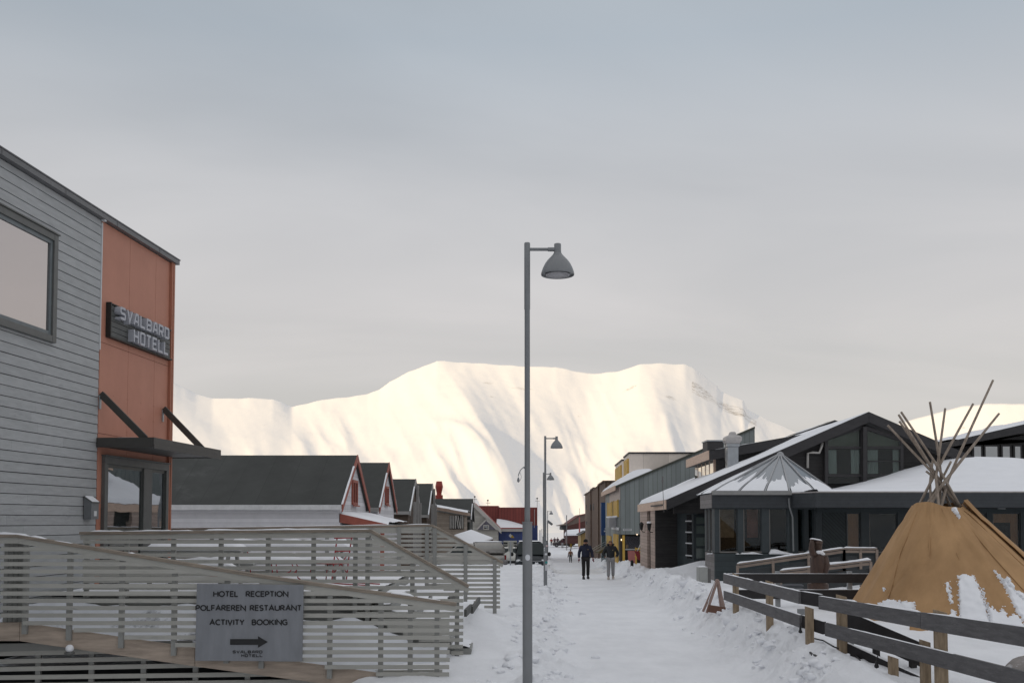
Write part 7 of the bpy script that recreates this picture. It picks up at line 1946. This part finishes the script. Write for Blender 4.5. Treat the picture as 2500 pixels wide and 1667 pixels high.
for sg in (-1, 1):
    q = MB(); q.hexa([(.85, sg * .80, 1.2), (-.5, sg * .80, 1.2), (-.5, sg * .845, 1.2), (.85, sg * .845, 1.2), (.35, sg * .72, 1.66), (-.5, sg * .72, 1.66), (-.5, sg * .765, 1.66), (.35, sg * .765, 1.66)]); c.part(q, 'side_window', carglass, cab)
    q = MB(); q.box(-1.55, sg * .845 - .03, 1.27, -1.35, sg * .845 + .03, 1.31); c.part(q, 'handle', M('handle_black', (.015, .015, .015)), can)
    q = MB(); q.box(-2.56, sg * .82 - .07, .80, -2.45, sg * .82 + .075, 1.10); c.part(q, 'tail_light', M('tail_red', (.22, .02, .02), rough=.25))
    q = MB(); q.ball((2.42, sg * .66, .86), .13, 10, 8, (.8, 1.2, .7)); c.part(q, 'headlight', lightg, smooth=True)
    c.wheel(1.65, sg * .78, .38, .25); c.wheel(-1.55, sg * .78, .38, .25)
q = MB(); q.hexa([(1.02, -.72, 1.2), (1.02, .72, 1.2), (.98, .72, 1.18), (.98, -.72, 1.18), (.42, -.64, 1.70), (.42, .64, 1.70), (.38, .64, 1.69), (.38, -.64, 1.69)]); c.part(q, 'windscreen', carglass, cab)
q = MB(); q.box(-2.68, -.85, .45, -2.56, .85, .62); c.part(q, 'bumper', chrome, bevel=.02)
q = MB(); q.grid(lambda u, v: (-.7 - 1.7 * u, -.68 + 1.36 * v, 1.885 + .05 * sin(pi * u) ** .5 * sin(pi * v)), 8, 8); c.part(q, 'snow_cap', snow_m, smooth=True)
# small white car half hidden behind the two
c = Car('parked_car', 'white car with a slatted grille half hidden between the pickup and the van', 'car', (W(1244, 1360, 66).x, 67.5, -.62), -pi / 2, white_m)
q = MB(); q.loft([rrect(1.95, .68, .62, .35, .80), rrect(1.85, .80, .74, .28, .92), rrect(.9, .86, .78, .25, 1.02), rrect(.3, .86, .64, .25, 1.5, e=5), rrect(-1.4, .86, .66, .25, 1.52, e=5), rrect(-1.9, .82, .7, .35, 1.2)]); body = c.part(q, 'body', M('white_car_paint', (.46, .46, .43), rough=.3), smooth=True, autosmooth=50)
q = MB(); q.hexa([(.86, -.68, 1.04), (.86, .68, 1.04), (.82, .68, 1.02), (.82, -.68, 1.02), (.38, -.58, 1.44), (.38, .58, 1.44), (.34, .58, 1.43), (.34, -.58, 1.43)]); c.part(q, 'windscreen', carglass, body)
for sg in (-1, 1):
    q = MB(); q.ball((1.86, sg * .60, .72), .13, 10, 8, (.6, 1.2, .7)); c.part(q, 'headlight', lightg, smooth=True); c.wheel(1.25, sg * .72, .31); c.wheel(-1.2, sg * .72, .31)
q = MB(); q.box(1.93, -.45, .5, 1.965, .45, .68); c.part(q, 'grille', M('grille_black2', (.01, .01, .01)))
# ventilation cabinet with louvres behind the cars
lp = W(1242, 1320, 70); lc = thing('louvred_box', 'pale louvred box standing behind the parked white car', 'box', (lp.x, 72, gz(lp.x, 72)))
q = MB(); a = W(1229, 1350, 72); b = W(1262, 1320, 72); q.box(a.x, 72, a.z - .8, b.x, 73, b.z); q.build('body', M('louvre_pale', (.42, .42, .38), rough=.6), lc)
for k in range(4):
    for (xa, xb) in ((1229.5, 1239), (1254, 1261.5)):
        p0 = W(xa, 1348 - k * 7, 72); p1 = W(xb, 1344.5 - k * 7, 72); q = MB(); q.box(p0.x, 71.96, p0.z, p1.x, 71.998, p1.z); q.build('louvre', M('louvre_dark', (.02, .02, .02)), lc)
q = MB(); sgx = W(1246, 1370, 54); sgn_ = thing('sign_post', 'thin galvanised sign post in the snow bank left of the van', 'post', (sgx.x, 54, gz(sgx.x, 54)))
q.tube([(sgx.x, 54, gz(sgx.x, 54) - .2), (sgx.x, 54, W(1246, 1322, 54).z)], .032, 8); q.build('pole', galv, sgn_)
q = MB(); a = W(1241, 1346, 54); b = W(1252, 1320, 54); q.box(a.x, 54.04, a.z, b.x, 54.06, b.z); q.build('panel', M('sign_back', (.36, .36, .33), rough=.6), sgn_)
# trailer hitch gear in the snow by the pickup
p = W(1234, 1372, 57.5); tg = thing('trailer_coupling', 'snow dusted grey trailer coupling sticking out of the snow behind the pickup', 'trailer hitch', (p.x, 57.5, gz(p.x, 57.5)))
q = MB(); q.tube([p + Vector((-.05, 0, -.4)), p + Vector((0, 0, 0)), p + Vector((.1, 0, .12))], .09, 10); q.ball(p, .16, 12, 8); q.build('hitch', M('hitch_grey', (.2, .19, .19), rough=.5, metal=.4), tg, smooth=True)

# =================================================================== FAR END OF THE STREET
far_red = M('far_red_brown', (.085, .035, .03), rough=.8, var=.2, lines=('Z', .5, .1, .7)); far_tan = M('far_tan', (.17, .13, .11), rough=.8, var=.15)
fY = 190
fb_ = thing('red_brown_hall', 'red brown building with tan gable at the far end of the street', 'building', W(1410, 1320, fY))
q = MB(); pts = [(1384, 1325), (1432, 1325), (1432, 1270), (1384, 1284)]; q.prism([W(*p, fY) for p in pts], (0, 12, 0)); q.build('lower_wall', far_red, fb_)
q = MB(); q.prism([W(1386, 1278, fY + .1), W(1414, 1258, fY + .1), W(1440, 1253, fY + .1), W(1440, 1271, fY + .1), W(1392, 1283, fY + .1), W(1386, 1284, fY + .1)], (0, 11, 0)); q.build('gable', far_tan, fb_)
q = MB(); q.prism([W(1385, 1277, fY - .3), W(1414, 1257, fY - .3), W(1440, 1252, fY - .3), W(1440, 1253.5, fY - .3), W(1414, 1258.8, fY - .3), W(1385, 1279, fY - .3)], (0, 12, 0)); q.build('roof', M('far_roof_red', (.16, .06, .055), rough=.8), fb_)
q = MB(); q.prism([W(1371, 1293, fY + 1), W(1384, 1293, fY + 1), W(1384, 1281, fY + 1), W(1371, 1284, fY + 1)], (0, 8, 0)); q.build('side_wing', M('far_grey', (.09, .09, .09), rough=.8), fb_)
q = MB(); q.prism([W(1362, 1282.5, fY), W(1384, 1278, fY), W(1384, 1281, fY), W(1362, 1283.5, fY)], (0, 9, 0)); q.build('wing_roof', far_tan, fb_)
fY2 = 165
fs_ = thing('snow_roofed_kiosk', 'low kiosk with a snow covered roof below the red brown hall', 'kiosk', W(1405, 1322, fY2))
q = MB(); q.prism([W(1378, 1302, fY2), W(1430, 1301, fY2), W(1430, 1289, fY2 + 6), W(1384, 1293, fY2 + 6)], (0, 0, -.35)); q.build('snow_layer', snow_m, fs_, bevel=.05)
q = MB(); q.box(W(1384, 1320, fY2).x, fY2 + .3, W(1384, 1327, fY2).z, W(1425, 1320, fY2).x, fY2 + 6, W(1384, 1303, fY2).z - .2); q.build('wall', far_red, fs_)
fy_ = 120
ys_ = thing('yellow_shed', 'small yellow shed front beside the brown timber building', 'shed', W(1426, 1330, fy_))
q = MB(); q.prism([W(1418, 1335, fy_), W(1431, 1335, fy_), W(1431, 1297, fy_), W(1418, 1304, fy_)], (0, 5, 0)); q.build('wall', M('shed_yellow', (.36, .25, .10), rough=.7, lines=('X', .3, .15, .6)), ys_)
q = MB(); q.prism([W(1415, 1304.5, fy_ - .3), W(1432, 1295, fy_ - .3), W(1432, 1297, fy_ - .3), W(1415, 1306.5, fy_ - .3)], (0, 6, 0)); q.build('roof', black_trim, ys_)
x_ = W(1415, 1330, 150).x; rp_ = thing('red_mast', 'slim red lattice mast beside the far red brown hall', 'mast', (x_, 150, gz(x_, 150)))
q = MB(); q.tube([(x_, 150, gz(x_, 150)), (x_, 150, W(1414, 1262, 150).z)], [.14, .09], 8); q.build('shaft', M('mast_red', (.38, .10, .09), rough=.6), rp_)
q = MB(); q.tube([(x_, 150, W(1414, 1262, 150).z), (x_, 150, W(1414, 1240, 150).z)], .03, 6); q.build('aerial', mast_m, rp_)
x_ = W(1383.5, 1310, 160).x; dp = thing('dark_pole', 'dark pole rising in front of the far red brown hall', 'pole', (x_, 160, gz(x_, 160)))
q = MB(); q.tube([(x_, 160, gz(x_, 160)), (x_, 160, W(1384, 1257, 160).z)], .07, 8); q.build('shaft', mast_m, dp)
c = Car('parked_car', 'far white and dark car parked across the street end among the walkers', 'car', (W(1376, 1320, 196).x, 196, gz(W(1376, 1320, 196).x, 196, False)), pi, white_m)
q = MB(); q.loft([rrect(2.2, .7, .62, .4, .8), rrect(2.05, .85, .8, .3, .95), rrect(1.1, .9, .84, .28, 1.05), rrect(.3, .9, .66, .28, 1.65, e=5), rrect(-1.6, .9, .68, .28, 1.7, e=5), rrect(-2.2, .86, .75, .4, 1.3)]); c.part(q, 'body', M('far_car_dark', (.07, .06, .062), rough=.35), smooth=True)
q = MB(); q.grid(lambda u, v: (-1.6 + 2.0 * u, -.6 + 1.2 * v, 1.68 + .09 * sin(pi * u) * sin(pi * v)), 6, 6); c.part(q, 'snow_cap', snow_m, smooth=True)
for sg in (-1, 1): c.wheel(1.4, sg * .8); c.wheel(-1.3, sg * .8)
x_ = W(1414.5, 1326, 130).x; gs = thing('ground_sign', 'tiny black framed sign low in the snow left of the man in the beanie', 'sign', (x_, 130, gz(x_, 130)))
p0 = W(1411.5, 1329, 130); p1 = W(1417.5, 1324.5, 130); q = MB(); q.box(p0.x, 130, p0.z, p1.x, 130.08, p1.z); q.build('frame', mast_m, gs); q = MB(); q.box(p0.x + .07, 129.97, p0.z + .06, p1.x - .07, 129.995, p1.z - .06); q.build('panel', white_m, gs)
q = MB(); q.tube([(x_, 130.04, gz(x_, 130) - .2), (x_, 130.04, p0.z)], .03, 6); q.build('post', mast_m, gs)
